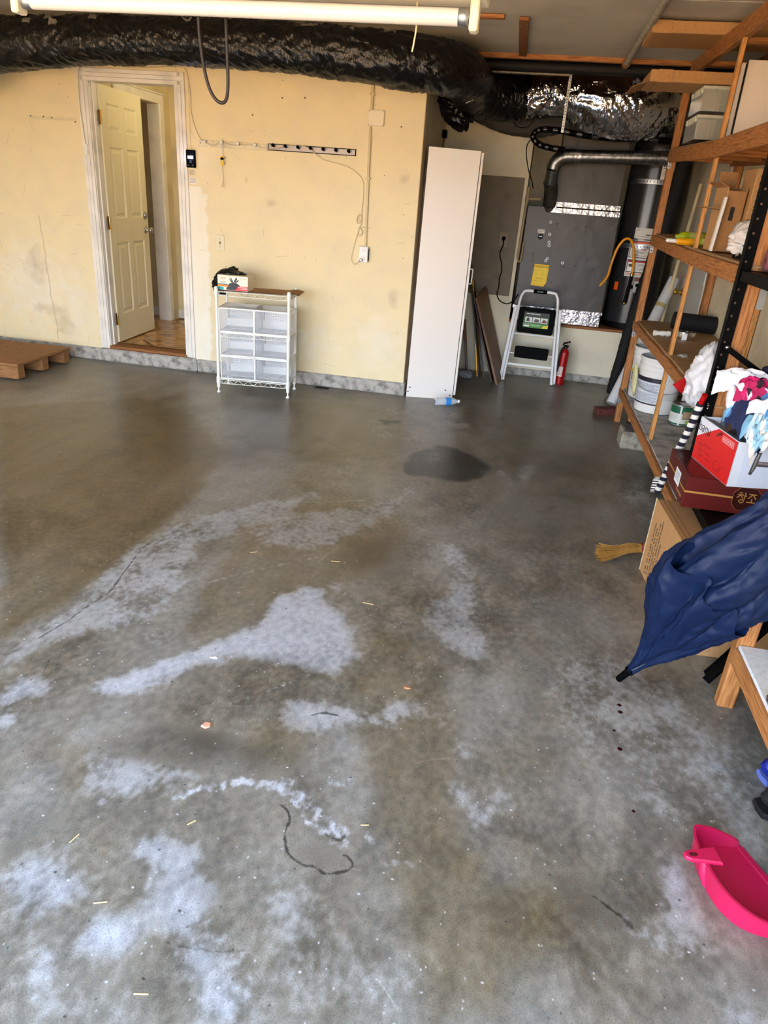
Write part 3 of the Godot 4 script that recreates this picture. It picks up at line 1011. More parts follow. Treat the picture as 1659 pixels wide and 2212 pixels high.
const DARK := [
	[0.95, [-0.6, -3.99, -0.53, -4.28, -0.38, -4.5, -0.2, -4.38, -0.03, -4.17, -0.06, -3.95, -0.24, -3.83, -0.38, -3.83, -0.53, -3.87]],
	[0.8, [-0.94, -4.87, -0.81, -4.93, -0.73, -4.87, -0.84, -4.74]],
	[0.45, [-1.09, -1.31, -1.04, -1.4, -0.88, -1.52, -0.66, -1.53, -0.47, -1.55, -0.44, -1.47, -0.62, -1.35, -0.84, -1.38, -0.99, -1.29]],
	[0.55, [-1.13, -1.13, -1.07, -1.16, -0.94, -1.11, -0.98, -1.04, -1.03, -1.01]],
	[0.5, [-0.96, -0.92, -0.93, -0.91, -0.89, -0.86, -0.91, -0.84]],
	[0.35, [-0.58, -1.53, -0.36, -1.55, -0.25, -1.47, -0.31, -1.38, -0.48, -1.41]],
	[0.35, [0.08, -3.81, 0.51, -3.98, 0.58, -3.53, 0.28, -3.2, 0.05, -3.34]],
	[0.3, [-0.71, -2.71, -0.46, -3.05, -0.29, -2.72, -0.47, -2.41, -0.7, -2.54]],
	[0.3, [-2.33, -4.69, -1.55, -4.92, -0.92, -4.08, -1.34, -3.57, -1.9, -3.68]],
	[0.35, [0.55, -2.78, 0.6, -2.78, 0.61, -2.64, 0.56, -2.6]],
	[0.4, [0.64, -1.12, 0.72, -1.13, 0.72, -1.1, 0.65, -1.08]],
	[0.35, [-0.57, -1.08, -0.51, -1.1, -0.45, -1.01, -0.49, -0.97]],
	[0.3, [-0.37, -1.27, -0.26, -1.27, -0.22, -1.18, -0.3, -1.15, -0.37, -1.19]],
	[0.25, [0.26, -1.29, 0.44, -1.34, 0.49, -1.2, 0.38, -1.12, 0.28, -1.17]],
	[0.3, [-0.5, -5.55, 0.4, -6.14, 0.75, -5.7, 0.66, -4.53, 0.21, -3.94, -0.1, -4.61]],
]
const BROWN := [
	[0.9, [-3.38, -4.07, -2.69, -4.66, -2.12, -4.4, -1.65, -3.78, -1.51, -3.08, -1.51, -2.53, -1.53, -2.04, -1.61, -1.76]],
	[0.5, [-1.16, -3.09, -0.65, -3.4, -0.35, -3.09, -0.51, -2.56, -0.8, -2.13, -0.99, -1.89, -1.11, -2.32]],
	[0.55, [-0.39, -2.23, -0.17, -2.2, -0.04, -1.91, 0.02, -1.35, 0.22, -1.14, 0.18, -0.91, 0.02, -0.87, -0.1, -1.18, -0.29, -1.61, -0.39, -1.93]],
	[0.5, [-2.12, -4.79, -1.2, -5.23, -0.79, -5.01, -0.56, -4.42, -1.03, -3.85, -1.61, -3.98]],
	[0.45, [0.01, -1.23, 0.28, -1.25, 0.32, -1.09, 0.18, -1.01, 0.05, -1.05]],
	[0.4, [-0.61, -1.61, -0.51, -1.68, -0.39, -1.58, -0.47, -1.46, -0.62, -1.48]],
	[0.4, [-1.15, -1.35, -1.01, -1.41, -0.94, -1.28, -1.04, -1.24]],
]
const RIDGE := [
	[0.03, 0.9, [-0.72, -1.27, -0.69, -1.3, -0.66, -1.32, -0.61, -1.34, -0.57, -1.37, -0.52, -1.37, -0.47, -1.39, -0.44, -1.4]],
	[0.055, 0.9, [-0.47, -1.38, -0.43, -1.38, -0.4, -1.36]],
	[0.06, 0.95, [-0.41, -1.36, -0.37, -1.33, -0.33, -1.3, -0.29, -1.28, -0.26, -1.27]],
	[0.02, 0.7, [-0.89, -1.21, -0.87, -1.25, -0.82, -1.28, -0.78, -1.29]],
	[0.05, 0.55, [-0.7, -1.12, -0.65, -1.11, -0.6, -1.07, -0.58, -1, -0.54, -0.96, -0.49, -0.91]],
	[0.08, 0.6, [-0.54, -0.96, -0.48, -0.9, -0.42, -0.85, -0.38, -0.83]],
	[0.05, 0.5, [-0.53, -0.99, -0.47, -0.93, -0.4, -0.9]],
	[0.02, 0.5, [-0.2, -1.29, -0.17, -1.26, -0.18, -1.27]],
	[0.02, 0.5, [-0.13, -1.21, -0.09, -1.23, -0.07, -1.22]],
	[0.025, 0.6, [-0.33, -1.43, -0.31, -1.43, -0.28, -1.45]],
	[0.04, 0.4, [0.54, -1.26, 0.59, -1.24]],
	[0.04, 0.45, [0.43, -1.2, 0.47, -1.19, 0.54, -1.15]],
	[0.012, 0.5, [-1.16, -3.15, -0.87, -3.29, -0.67, -3.39]],
	[0.012, 0.5, [-1.11, -2.32, -0.94, -2.5, -0.71, -2.71]],
	[0.01, 0.6, [-0.44, -1.97, -0.56, -1.83, -0.72, -1.66]],
]
const CRACK := [
	[0.0055, 0.85, [-0.44, -1.32, -0.42, -1.31, -0.4, -1.28, -0.4, -1.24, -0.39, -1.21, -0.37, -1.18, -0.33, -1.16, -0.3, -1.16, -0.27, -1.15, -0.24, -1.16, -0.22, -1.17, -0.21, -1.19, -0.23, -1.21, -0.24, -1.21]],
	[0.005, 0.7, [-0.3, -1.26, -0.26, -1.25, -0.25, -1.27]],
	[0.008, 0.8, [-0.46, -1.68, -0.43, -1.7, -0.38, -1.7]],
	[0.006, 0.6, [-1.49, -1.8, -1.48, -1.85, -1.46, -1.93, -1.45, -2.03, -1.44, -2.09, -1.43, -2.16, -1.45, -2.27, -1.47, -2.39, -1.49, -2.52, -1.48, -2.59]],
	[0.006, 0.6, [-1.44, -2.06, -1.43, -2.13]],
	[0.006, 0.8, [0.37, -1.25, 0.4, -1.23, 0.43, -1.21]],
	[0.012, 0.6, [0.43, -1.21, 0.45, -1.19]],
	[0.004, 0.6, [-0.43, -1.32, -0.39, -1.34, -0.36, -1.33]],
]

# ---------------------------------------------------------------- shapes used by several things
func blob(r: Vector3, amp: float, freq: float, seed_: int, nu := 28, nv := 40, ridged := false) -> Mesh:
	var f := FastNoiseLite.new()
	f.seed = seed_
	f.frequency = freq
	f.fractal_octaves = 4
	if ridged:
		f.fractal_type = FastNoiseLite.FRACTAL_RIDGED
	var p := PackedVector3Array()
	for i in nu:
		var a := PI * (0.001 + 0.998 * i / (nu - 1)) - PI / 2
		for j in nv:
			var b := TAU * j / nv
			var d := Vector3(cos(a) * cos(b), sin(a), cos(a) * sin(b))
			p.append(d * r * (1.0 + amp * f.get_noise_3dv(d * 10.0)))
	var m := MB.new()
	m.grid(p, nu, nv, true)
	return m.done()

func hose(path: Array, radii: Array, amp: float, lump: float, seed_: int, seg := 56, twist := 1.5, step := 0.016) -> Dictionary:
	# a soft wrapped duct with pulled folds; returns its mesh and a way to find its skin
	var c := []
	var rr := []
	var total := 0.0
	var sp := smooth(path, 24)
	for i in sp.size() - 1:
		var d: float = sp[i].distance_to(sp[i + 1])
		var n := maxi(1, int(d / step))
		for k in n:
			c.append(sp[i].lerp(sp[i + 1], float(k) / n))
			var t: float = (i + float(k) / n) / 24.0
			var q := mini(int(t), radii.size() - 2)
			rr.append(lerpf(radii[q], radii[q + 1], t - q))
	var f := FastNoiseLite.new()
	f.seed = seed_
	f.frequency = 1.0
	f.fractal_octaves = 4
	f.fractal_type = FastNoiseLite.FRACTAL_RIDGED
	var g := FastNoiseLite.new()
	g.seed = seed_ + 1
	g.frequency = 1.0
	g.fractal_octaves = 3
	var p := PackedVector3Array()
	var frames := []
	var x := Vector3.UP
	var s := 0.0
	for i in c.size():
		var t: Vector3 = (c[mini(i + 1, c.size() - 1)] - c[maxi(i - 1, 0)]).normalized()
		x = (x - t * x.dot(t)).normalized()
		var y := t.cross(x)
		if i > 0:
			s += c[i].distance_to(c[i - 1])
		for j in seg:
			var a := TAU * j / seg
			var dir := x * cos(a) + y * sin(a)
			var sw := s + sin(a * 1.0 + s * 0.7) * 0.06 * twist + g.get_noise_2d(s * 1.5, cos(a) * 0.8) * 0.25
			var r: float = rr[i] * (1.0 + lump * g.get_noise_3d(s * 2.2, cos(a) * 0.8, sin(a) * 0.8)) + amp * (f.get_noise_3d(sw * 11.0, cos(a) * 0.9, sin(a) * 0.9) - 0.3)
			p.append(c[i] + dir * r)
		frames.append([c[i], x, y, rr[i], t])
	var m := MB.new()
	m.grid(p, c.size(), seg, true, -1.0)
	var first := []
	var last := []
	for j in seg:
		first.append(p[j])
		last.append(p[(c.size() - 1) * seg + j])
	m.poly(first, -frames[0][4])
	m.poly(last, frames[-1][4])
	return {"mesh": m.done(), "frames": frames, "p": p, "seg": seg}

func patch_on(h: Dictionary, i0: int, j0: int, ni: int, nj: int, lift := 0.003) -> Mesh:
	# a strip of tape that follows the skin of a duct
	var p := PackedVector3Array()
	for i in ni:
		for j in nj:
			var ii := clampi(i0 + i, 0, h.frames.size() - 1)
			var q: Vector3 = h.p[ii * h.seg + posmod(j0 + j + int(i * 0.3), h.seg)]
			p.append(q + (q - h.frames[ii][0]).normalized() * lift)
	var m := MB.new()
	m.grid(p, ni, nj, false, -1.0)
	return m.done()

func scribble(im: Image, r: Rect2i, rows: int, col: Color, seed_ := 1) -> void:
	# rows of small print
	var g := RandomNumberGenerator.new()
	g.seed = seed_
	var dy := float(r.size.y) / rows
	for k in rows:
		var x := r.position.x
		var stop := r.end.x - (g.randi_range(0, r.size.x / 3) if k % 3 == 2 else 0)
		while x < stop:
			var w := g.randi_range(2, 7)
			im.fill_rect(Rect2i(x, r.position.y + int(k * dy), mini(w, stop - x), maxi(1, int(dy * 0.5))), col)
			x += w + g.randi_range(1, 3)

func printed(key: String, im: Image, rough := 0.5) -> StandardMaterial3D:
	var m := mat(key, Color.WHITE, rough)
	m.albedo_texture = ImageTexture.create_from_image(im)
	return m

func blank(w: int, h: int, col: Color) -> Image:
	var im := Image.create(w, h, false, Image.FORMAT_RGB8)
	im.fill(col)
	return im

func fill_poly(im: Image, pts: Array, col: Color) -> void:
	var poly := PackedVector2Array(pts)
	var box := Rect2(poly[0], Vector2.ZERO)
	for p in poly:
		box = box.expand(p)
	for y in range(maxi(0, int(box.position.y)), mini(im.get_height(), int(box.end.y) + 1)):
		for x in range(maxi(0, int(box.position.x)), mini(im.get_width(), int(box.end.x) + 1)):
			if Geometry2D.is_point_in_polygon(Vector2(x + 0.5, y + 0.5), poly):
				im.set_pixel(x, y, col)

# ---------------------------------------------------------------- along the back wall
func build_duct() -> void:
	var pl := mat("bag_black", Color(0.022, 0.019, 0.018), 0.32)
	bump(pl, "crinkle", 0.35)
	pl.uv1_triplanar = true
	pl.uv1_scale = Vector3(5, 2.5, 2.5)
	var t := thing("air_duct", "long duct wrapped in wrinkled black plastic above the door, bending into the alcove", "duct")
	var h := hose([Vector3(-4.72, 2.23, -5.18), Vector3(-4.0, 2.26, -5.18), Vector3(-3.3, 2.31, -5.18), Vector3(-2.6, 2.335, -5.18), Vector3(-1.9, 2.328, -5.18), Vector3(-1.45, 2.315, -5.18), Vector3(-0.98, 2.285, -5.20), Vector3(-0.70, 2.275, -5.32), Vector3(-0.60, 2.27, -5.62), Vector3(-0.60, 2.27, -6.0), Vector3(-0.56, 2.27, -6.3), Vector3(-0.36, 2.27, -6.47), Vector3(-0.2, 2.285, -6.5)],
		[0.175, 0.17, 0.15, 0.134, 0.136, 0.145, 0.158, 0.155, 0.155, 0.165, 0.175, 0.178, 0.16], 0.016, 0.07, 17, 64, 1.6, 0.014)
	part(t, "wrap", h.mesh, pl)
	var tape := mat("tape", Color(0.62, 0.60, 0.57), 0.38, 0.55)
	bump(tape, "crinkle", 0.5)
	tape.uv1_triplanar = true
	tape.uv1_scale = Vector3(6, 6, 6)
	# pieces of tape that hold the plastic: [distance along x, steps round from the top]
	for q in [[-3.85, 6, 5, 4], [-3.72, 3, 8, 3], [-3.54, 7, 5, 4], [-3.40, 5, 5, 4], [-3.33, 3, 4, 3], [-3.36, 8, 5, 4], [-3.08, 5, 5, 4], [-3.0, 3, 4, 3], [-1.63, 5, 4, 3], [-1.58, 4, 4, 4], [-1.38, 3, 5, 3], [-1.1, 3, 5, 3]]:
		var best := 0
		for i in range(0, 260):
			if absf(h.frames[i][0].x - q[0]) < absf(h.frames[best][0].x - q[0]):
				best = i
		var side := 1 if h.p[best * h.seg + 10].z > h.frames[best][0].z else -1
		part(t, "tape_patch", patch_on(h, best, q[1] * side - (q[3] if side < 0 else 0), q[2], q[3]), tape)
	# a scrap of white paper stuck on the bend and the loose plastic hanging below it
	part(t, "paper_scrap", prism([Vector2(-0.02, -0.09), Vector2(0.03, -0.07), Vector2(0.045, 0.0), Vector2(0.01, 0.09), Vector2(-0.01, 0.03)], 0.002), mats.paper, Vector3(-0.565, 2.20, -5.56), Vector3(0, 25, 5))
	part(t, "loose_plastic", blob(Vector3(0.10, 0.14, 0.12), 0.5, 0.15, 5, 24, 36, true), pl, Vector3(-0.71, 2.16, -6.15), Vector3(0, 0, 30))
	part(t, "loose_plastic", blob(Vector3(0.12, 0.1, 0.1), 0.5, 0.15, 6, 24, 36, true), pl, Vector3(-4.12, 2.10, -5.16), Vector3(0, 0, -15))

func build_shop_light() -> void:
	var t := thing("shop_light", "white hanging fluorescent shop light with a bare tube, under the ceiling", "lamp", Vector3(-0.83, 1.905, -2.05), Vector3(0, 0, -0.1))
	var wm := mat("lamp_enamel", Color(0.86, 0.82, 0.72), 0.4)
	var m := MB.new()
	m.prism(PackedVector2Array([Vector2(-0.05, 0.03), Vector2(0.22, 0.03), Vector2(0.25, 0.06), Vector2(0.17, 0.09), Vector2(0.0, 0.09), Vector2(-0.08, 0.06)]), 1.29, 0.002)
	part(t, "housing", m.done(), wm, Vector3(0, 0, 0), Vector3(0, -90, 0))
	var tubem := mat("tube_glass", Color(0.80, 0.79, 0.77), 0.3)
	for z in [0.0]:
		var o := part(t, "fluorescent_tube", lathe([[0.0, -0.6], [0.014, -0.598], [0.018, -0.592], [0.019, -0.58], [0.019, 0.58], [0.018, 0.592], [0.014, 0.598], [0.0, 0.6]], 24), tubem, Vector3(0, -0.002, z), Vector3(0, 0, 90))
		for s in [-1, 1]:
			part(o, "metal_cap", lathe([[0.0, -0.014], [0.0194, -0.014], [0.0194, 0.012], [0.0, 0.012]], 20), mats.zinc, Vector3(0, s * 0.59, 0))
			part(t, "lampholder", cb(0.022, 0.075, 0.045, 0.004), wm, Vector3(s * 0.618, 0.005, z))
	for x in [-0.4, 0.4]:
		part(t, "chain", tube([Vector3(x, 0.09, 0.08), Vector3(x, CH - 1.9, 0.08)], 0.003, 6), mats.zinc)
	# warning label and screws under the housing
	var im := blank(64, 40, Color(0.88, 0.78, 0.62))
	scribble(im, Rect2i(4, 4, 26, 32), 6, Color(0.5, 0.2, 0.12), 3)
	im.fill_rect(Rect2i(36, 4, 24, 32), Color(0.62, 0.3, 0.2))
	scribble(im, Rect2i(38, 6, 20, 28), 5, Color(0.92, 0.84, 0.7), 4)
	part(t, "printed_label", sheet(0.05, 0.03), printed("lamp_label", im), Vector3(0.545, 0.029, 0.07), Vector3(90, 0, 0))
	for x in [-0.6, 0.0, 0.602]:
		part(t, "screw", lathe([[0.0, -0.004], [0.004, -0.004], [0.005, 0.0]], 10), mats.zinc, Vector3(x, 0.03, 0.06))
	part(t, "pull_cord", tube(smooth([Vector3(0.47, 0.03, -0.02), Vector3(0.472, -0.02, -0.022), Vector3(0.469, -0.055, -0.02), Vector3(0.466, -0.075, -0.02)], 4), 0.0022, 6), mat("cord_cream", Color(0.82, 0.76, 0.6), 0.8))
	solo("hanging_cable", "brown power cord hanging in a long loop in front of the black duct", "cord", tube(smooth([Vector3(-0.955, 2.46, -2.0), Vector3(-0.94, 1.98, -2.06), Vector3(-0.932, 1.83, -2.06), Vector3(-0.908, 1.73, -2.05), Vector3(-0.878, 1.692, -2.05), Vector3(-0.858, 1.715, -2.06), Vector3(-0.862, 1.85, -2.07), Vector3(-0.87, 1.98, -2.08), Vector3(-0.875, 2.46, -2.05)], 8), 0.0045, 8), mat("cord_brown", Color(0.13, 0.09, 0.06), 0.5))
	solo("hanging_cable", "short dark cord sagging beside the shop light, left of the long loop", "cord", tube(smooth([Vector3(-1.05, 2.46, -2.05), Vector3(-1.03, 1.96, -2.08), Vector3(-1.0, 1.9, -2.09), Vector3(-0.978, 1.882, -2.09), Vector3(-0.966, 1.9, -2.09), Vector3(-0.965, 1.97, -2.1), Vector3(-0.97, 2.46, -2.1)], 8), 0.004, 8), mats.cord_brown)

func build_wall_things() -> void:
	var z := BW + 0.001
	# junction box, conduit, outlet
	var t := thing("junction_box", "cream square junction cover plate on the back wall above the outlet", "junction box", Vector3(-1.21, 1.994, z))
	part(t, "cover", prism(rrect(0.116, 0.102, 0.006), 0.02, 0.003), mats.cream_plastic, Vector3(0, 0, 0.01))
	part(t, "knockout", lathe([[0.0, 0.0], [0.012, 0.0], [0.012, 0.0015], [0.010, 0.001], [0.0, 0.001]], 16), mats.cream_plastic, Vector3(0.002, 0.008, 0.02), Vector3(90, 0, 0))
	for q in [[-1, 1], [1, 1], [-1, -1], [1, -1]]:
		part(t, "screw", lathe([[0.0, 0.0], [0.004, 0.0], [0.003, 0.002], [0.0, 0.002]], 8), mats.zinc, Vector3(q[0] * 0.05, q[1] * 0.043, 0.02), Vector3(90, 0, 0))
	var cm := tri_mat("conduit", Color(0.88, 0.81, 0.64), 0.5, "blotch", Vector3(1, 1, 1), 0.0, true)
	t = thing("conduit", "cream painted conduit running down the back wall to the outlet", "conduit", Vector3(0, 0, z))
	part(t, "pipe", tube([Vector3(-1.246, CH, 0.012), Vector3(-1.247, 2.045, 0.012)], 0.010, 10), cm)
	part(t, "pipe", tube([Vector3(-1.25, 1.943, 0.012), Vector3(-1.238, 1.135, 0.012)], 0.009, 10), cm)
	for y in [2.14, 1.6]:
		part(t, "strap", cb(0.04, 0.012, 0.02, 0.003), cm, Vector3(-1.247, y, 0.011))
	t = thing("outlet", "white surface outlet box with one plug, low end of the conduit", "outlet", Vector3(-1.245, 1.072, z))
	part(t, "box", cb(0.07, 0.115, 0.045, 0.004), mats.white_plastic, Vector3(0, 0, 0.022))
	part(t, "side_gap", cb(0.004, 0.09, 0.03, 0.001), mats.ink, Vector3(0.036, 0, 0.02))
	for y in [0.028, -0.028]:
		var r := part(t, "receptacle", prism(rrect(0.034, 0.028, 0.012), 0.004, 0.001), mats.white_plastic, Vector3(-0.002, y, 0.046))
		for x in [-0.006, 0.006]:
			part(r, "slot", cb(0.002, 0.008, 0.002, 0.0), mats.ink, Vector3(x, 0.003, 0.002))
	part(t, "plug", cb(0.024, 0.02, 0.026, 0.005), mats.zinc, Vector3(-0.01, -0.04, 0.06))
	t = thing("light_switch", "beige switch plate on the back wall above the wire rack", "switch", Vector3(-2.424, 1.062, z))
	part(t, "plate", prism(rrect(0.07, 0.114, 0.004), 0.006, 0.002), mats.cream_plastic, Vector3(0, 0, 0.003))
	part(t, "toggle", cb(0.009, 0.022, 0.016, 0.003), mat("ivory_dark", Color(0.55, 0.48, 0.36), 0.5), Vector3(0, 0, 0.008), Vector3(25, 0, 0))
	for y in [0.03, -0.03]:
		part(t, "screw", lathe([[0.0, 0.0], [0.003, 0.0], [0.0, 0.0015]], 8), mats.dark_brass, Vector3(0, y, 0.006), Vector3(90, 0, 0))
	# opener panel with its lit display, and the two stickers under it
	t = thing("wall_control", "black door-opener wall panel with a small lit display beside the door", "control panel", Vector3(-2.642, 1.648, z))
	part(t, "body", prism(rrect(0.074, 0.122, 0.006), 0.02, 0.004), mats.black_plastic, Vector3(0, 0, 0.01))
	var sc := mat("panel_screen", Color(0.75, 0.78, 0.95), 0.3)
	sc.emission_enabled = true
	sc.emission = Color(0.62, 0.66, 0.95)
	sc.emission_energy_multiplier = 0.9
	var dsp := part(t, "display_screen", sheet(0.044, 0.02), sc, Vector3(0, 0.01, 0.02))
	part(dsp, "reading", letters("12:40", 0.008, 0.0003), mat("lcd_ink", Color(0.25, 0.28, 0.5), 0.5), Vector3(0.004, 0, 0.0007))
	var gl := OmniLight3D.new()
	gl.name = "display_light"
	gl.light_color = Color(0.7, 0.75, 1.0)
	gl.light_energy = 0.004
	gl.omni_range = 8.0
	gl.omni_attenuation = 2.0
	gl.light_size = 0.015
	gl.shadow_enabled = true
	dsp.add_child(gl)
	gl.position = Vector3(0, 0, 0.012)
	part(t, "button", lathe([[0.0, 0.0], [0.011, 0.0], [0.01, 0.003], [0.0, 0.004]], 18), mat("dark_grey", Color(0.10, 0.10, 0.11), 0.5), Vector3(0, -0.022, 0.02), Vector3(90, 0, 0))
	for x in [-0.018, 0.018]:
		part(t, "button", cb(0.018, 0.01, 0.003, 0.001), mats.dark_grey, Vector3(x, -0.046, 0.021))
	var im := blank(56, 50, Color(0.86, 0.80, 0.66))
	scribble(im, Rect2i(6, 5, 44, 40), 6, Color(0.45, 0.38, 0.3), 8)
	solo("sticker", "faded cream instruction sticker right under the black wall panel", "sticker", sheet(0.05, 0.045), printed("st1", im), Vector3(-2.642, 1.552, z))
	im = blank(64, 50, Color(0.93, 0.90, 0.84))
	scribble(im, Rect2i(5, 4, 54, 42), 8, Color(0.18, 0.16, 0.2), 9)
	solo("sticker", "white warning sticker with small black print, lower of the two by the door", "sticker", sheet(0.058, 0.047), printed("st2", im), Vector3(-2.636, 1.497, z))
	# two peg rails
	t = thing("peg_rail", "cream peg rail with four white pegs on the back wall", "peg rail", Vector3(-2.299, 1.76, z))
	part(t, "board", cb(0.55, 0.042, 0.012, 0.002), tri_mat("rail_white", Color(0.90, 0.85, 0.72), 0.5, "blotch", Vector3(3, 3, 3)), Vector3(0, 0, 0.006))
	var peg := lathe([[0.0, 0.0], [0.006, 0.0], [0.006, 0.02], [0.011, 0.026], [0.012, 0.034], [0.008, 0.04], [0.0, 0.041]], 14)
	for x in [-0.215, -0.08, 0.05, 0.185]:
		part(t, "peg", peg, mats.white_plastic, Vector3(x, 0.004, 0.011), Vector3(75, 0, 0))
	part(t, "screw", lathe([[0.0, 0.0], [0.004, 0.0], [0.0, 0.002]], 8), mats.dark_brass, Vector3(-0.262, 0, 0.012), Vector3(90, 0, 0))
	t = thing("peg_rail", "grey metal peg rail with seven black knobs and a dark edge", "peg rail", Vector3(-1.686, 1.765, z))
	part(t, "edge", cb(0.675, 0.046, 0.006, 0.001), mats.black_metal, Vector3(0, 0, 0.003))
	part(t, "board", cb(0.663, 0.036, 0.009, 0.001), mat("rail_grey", Color(0.62, 0.58, 0.55), 0.4, 0.3), Vector3(0, 0, 0.0055))
	for k in 7:
		part(t, "knob", peg, mats.black_plastic, Vector3(-0.29 + k * 0.0965, 0.004 - 0.001 * k, 0.009), Vector3(75, 0, 0))
	# keys on a lanyard
	t = thing("key_bunch", "keys with yellow tag and cord hanging from a white peg", "keys", Vector3(-2.379, 1.765, z + 0.03))
	part(t, "ring", tube(smooth([Vector3(0.012, -0.012, 0), Vector3(0, 0.0, 0), Vector3(-0.012, -0.012, 0), Vector3(0, -0.024, 0)], 6, true), 0.0015, 6, false, true), mats.steel)
	part(t, "strap", cb(0.006, 0.055, 0.002, 0.0005), mats.steel, Vector3(0, -0.05, 0))
	for q in [[-0.006, -0.10, -8], [0.006, -0.105, 10]]:
		part(t, "key", prism([Vector2(-0.009, 0.0), Vector2(-0.009, 0.018), Vector2(0.009, 0.018), Vector2(0.009, 0.0), Vector2(0.003, -0.004), Vector2(0.003, -0.036), Vector2(-0.003, -0.036), Vector2(-0.003, -0.004)], 0.002), mats.brass, Vector3(q[0], q[1], 0.002), Vector3(0, 0, q[2]))
	part(t, "fob", cb(0.026, 0.015, 0.008, 0.003), mats.black_plastic, Vector3(0.0, -0.103, 0.006))
	part(t, "tag", cb(0.022, 0.028, 0.004, 0.002), mat("yellow_tag", Color(0.90, 0.78, 0.1), 0.5), Vector3(0.0, -0.135, 0.003))
	for q in [-0.008, 0.006]:
		part(t, "cord", tube(smooth([Vector3(0, -0.15, 0), Vector3(0.004, -0.2, 0), Vector3(0.006, -0.25, 0), Vector3(q, -0.285, 0), Vector3(q * 1.5, -0.30, 0)], 4), 0.0016, 6), mat("cord_tan", Color(0.72, 0.60, 0.38), 0.8))
	# thin cable: from the contact on the casing, over the door, along the pegs, coiled above the outlet
	var wire := mat("wire_white", Color(0.80, 0.74, 0.60), 0.5)
	t = thing("contact_sensor", "small white contact sensor on the left door casing", "sensor", Vector3(-3.508, 1.664, BW + 0.016))
	part(t, "case", cb(0.022, 0.076, 0.014, 0.003), mats.white_plastic, Vector3(0, 0, 0.007))
	part(t, "seam", cb(0.0225, 0.002, 0.0145, 0.0), mat("seam_grey", Color(0.6, 0.58, 0.54), 0.6), Vector3(0, -0.02, 0.007))
	solo("thin_wire", "pale wire running from the door casing along the pegs to the outlet", "wire", tube(smooth([Vector3(-3.512, 1.70, BW + 0.022), Vector3(-3.53, 1.95, BW + 0.022), Vector3(-3.522, 2.15, BW + 0.022), Vector3(-3.50, 2.225, BW + 0.02), Vector3(-3.49, 2.25, BW + 0.006), Vector3(-3.38, 2.245, BW + 0.006), Vector3(-3.15, 2.232, BW + 0.006), Vector3(-2.95, 2.236, BW + 0.006), Vector3(-2.72, 2.25, BW + 0.006), Vector3(-2.655, 2.225, BW + 0.006), Vector3(-2.63, 2.10, BW + 0.006), Vector3(-2.628, 1.97, BW + 0.006), Vector3(-2.60, 1.86, BW + 0.006), Vector3(-2.56, 1.79, BW + 0.006), Vector3(-2.515, 1.765, BW + 0.03), Vector3(-2.45, 1.75, BW + 0.035), Vector3(-2.385, 1.775, BW + 0.035), Vector3(-2.31, 1.76, BW + 0.035), Vector3(-2.25, 1.762, BW + 0.035), Vector3(-2.18, 1.768, BW + 0.03), Vector3(-2.11, 1.765, BW + 0.035), Vector3(-2.03, 1.752, BW + 0.03), Vector3(-1.95, 1.758, BW + 0.028), Vector3(-1.86, 1.782, BW + 0.035), Vector3(-1.76, 1.785, BW + 0.03), Vector3(-1.69, 1.768, BW + 0.035), Vector3(-1.63, 1.725, BW + 0.01), Vector3(-1.57, 1.70, BW + 0.006), Vector3(-1.45, 1.68, BW + 0.006), Vector3(-1.36, 1.65, BW + 0.006), Vector3(-1.29, 1.59, BW + 0.006), Vector3(-1.275, 1.50, BW + 0.006), Vector3(-1.28, 1.40, BW + 0.006), Vector3(-1.283, 1.31, BW + 0.008), Vector3(-1.31, 1.29, BW + 0.008), Vector3(-1.315, 1.33, BW + 0.008), Vector3(-1.29, 1.35, BW + 0.009), Vector3(-1.275, 1.31, BW + 0.01), Vector3(-1.29, 1.265, BW + 0.012), Vector3(-1.305, 1.22, BW + 0.012), Vector3(-1.285, 1.20, BW + 0.012), Vector3(-1.268, 1.23, BW + 0.013), Vector3(-1.29, 1.255, BW + 0.014), Vector3(-1.31, 1.20, BW + 0.01), Vector3(-1.335, 1.10, BW + 0.006), Vector3(-1.345, 1.03, BW + 0.008), Vector3(-1.32, 0.995, BW + 0.02), Vector3(-1.285, 1.01, BW + 0.045), Vector3(-1.262, 1.03, BW + 0.068)], 5), 0.0027, 6), wire)
	solo("wire_tie", "loose end of wire tie sticking out right of the coiled wire", "wire", tube(smooth([Vector3(-1.30, 1.262, BW + 0.016), Vector3(-1.24, 1.265, BW + 0.03), Vector3(-1.20, 1.263, BW + 0.02)], 4), 0.0017, 6), wire)
	solo("thin_wire", "bell wire running straight up from the black wall panel", "wire", tube(smooth([Vector3(-2.634, 1.708, BW + 0.006), Vector3(-2.645, 1.80, BW + 0.004), Vector3(-2.642, 2.0, BW + 0.004), Vector3(-2.648, 2.3, BW + 0.004), Vector3(-2.645, CH, BW + 0.004)], 4), 0.0013, 5), wire)
	# a corner of something red at the left edge of the picture
	solo("red_tag", "small red tag at the left edge on the back wall", "tag", cb(0.05, 0.04, 0.004, 0.001), mat("tag_red", Color(0.75, 0.06, 0.08), 0.4), Vector3(-4.27, 1.925, BW + 0.004), Vector3(0, 0, 12))

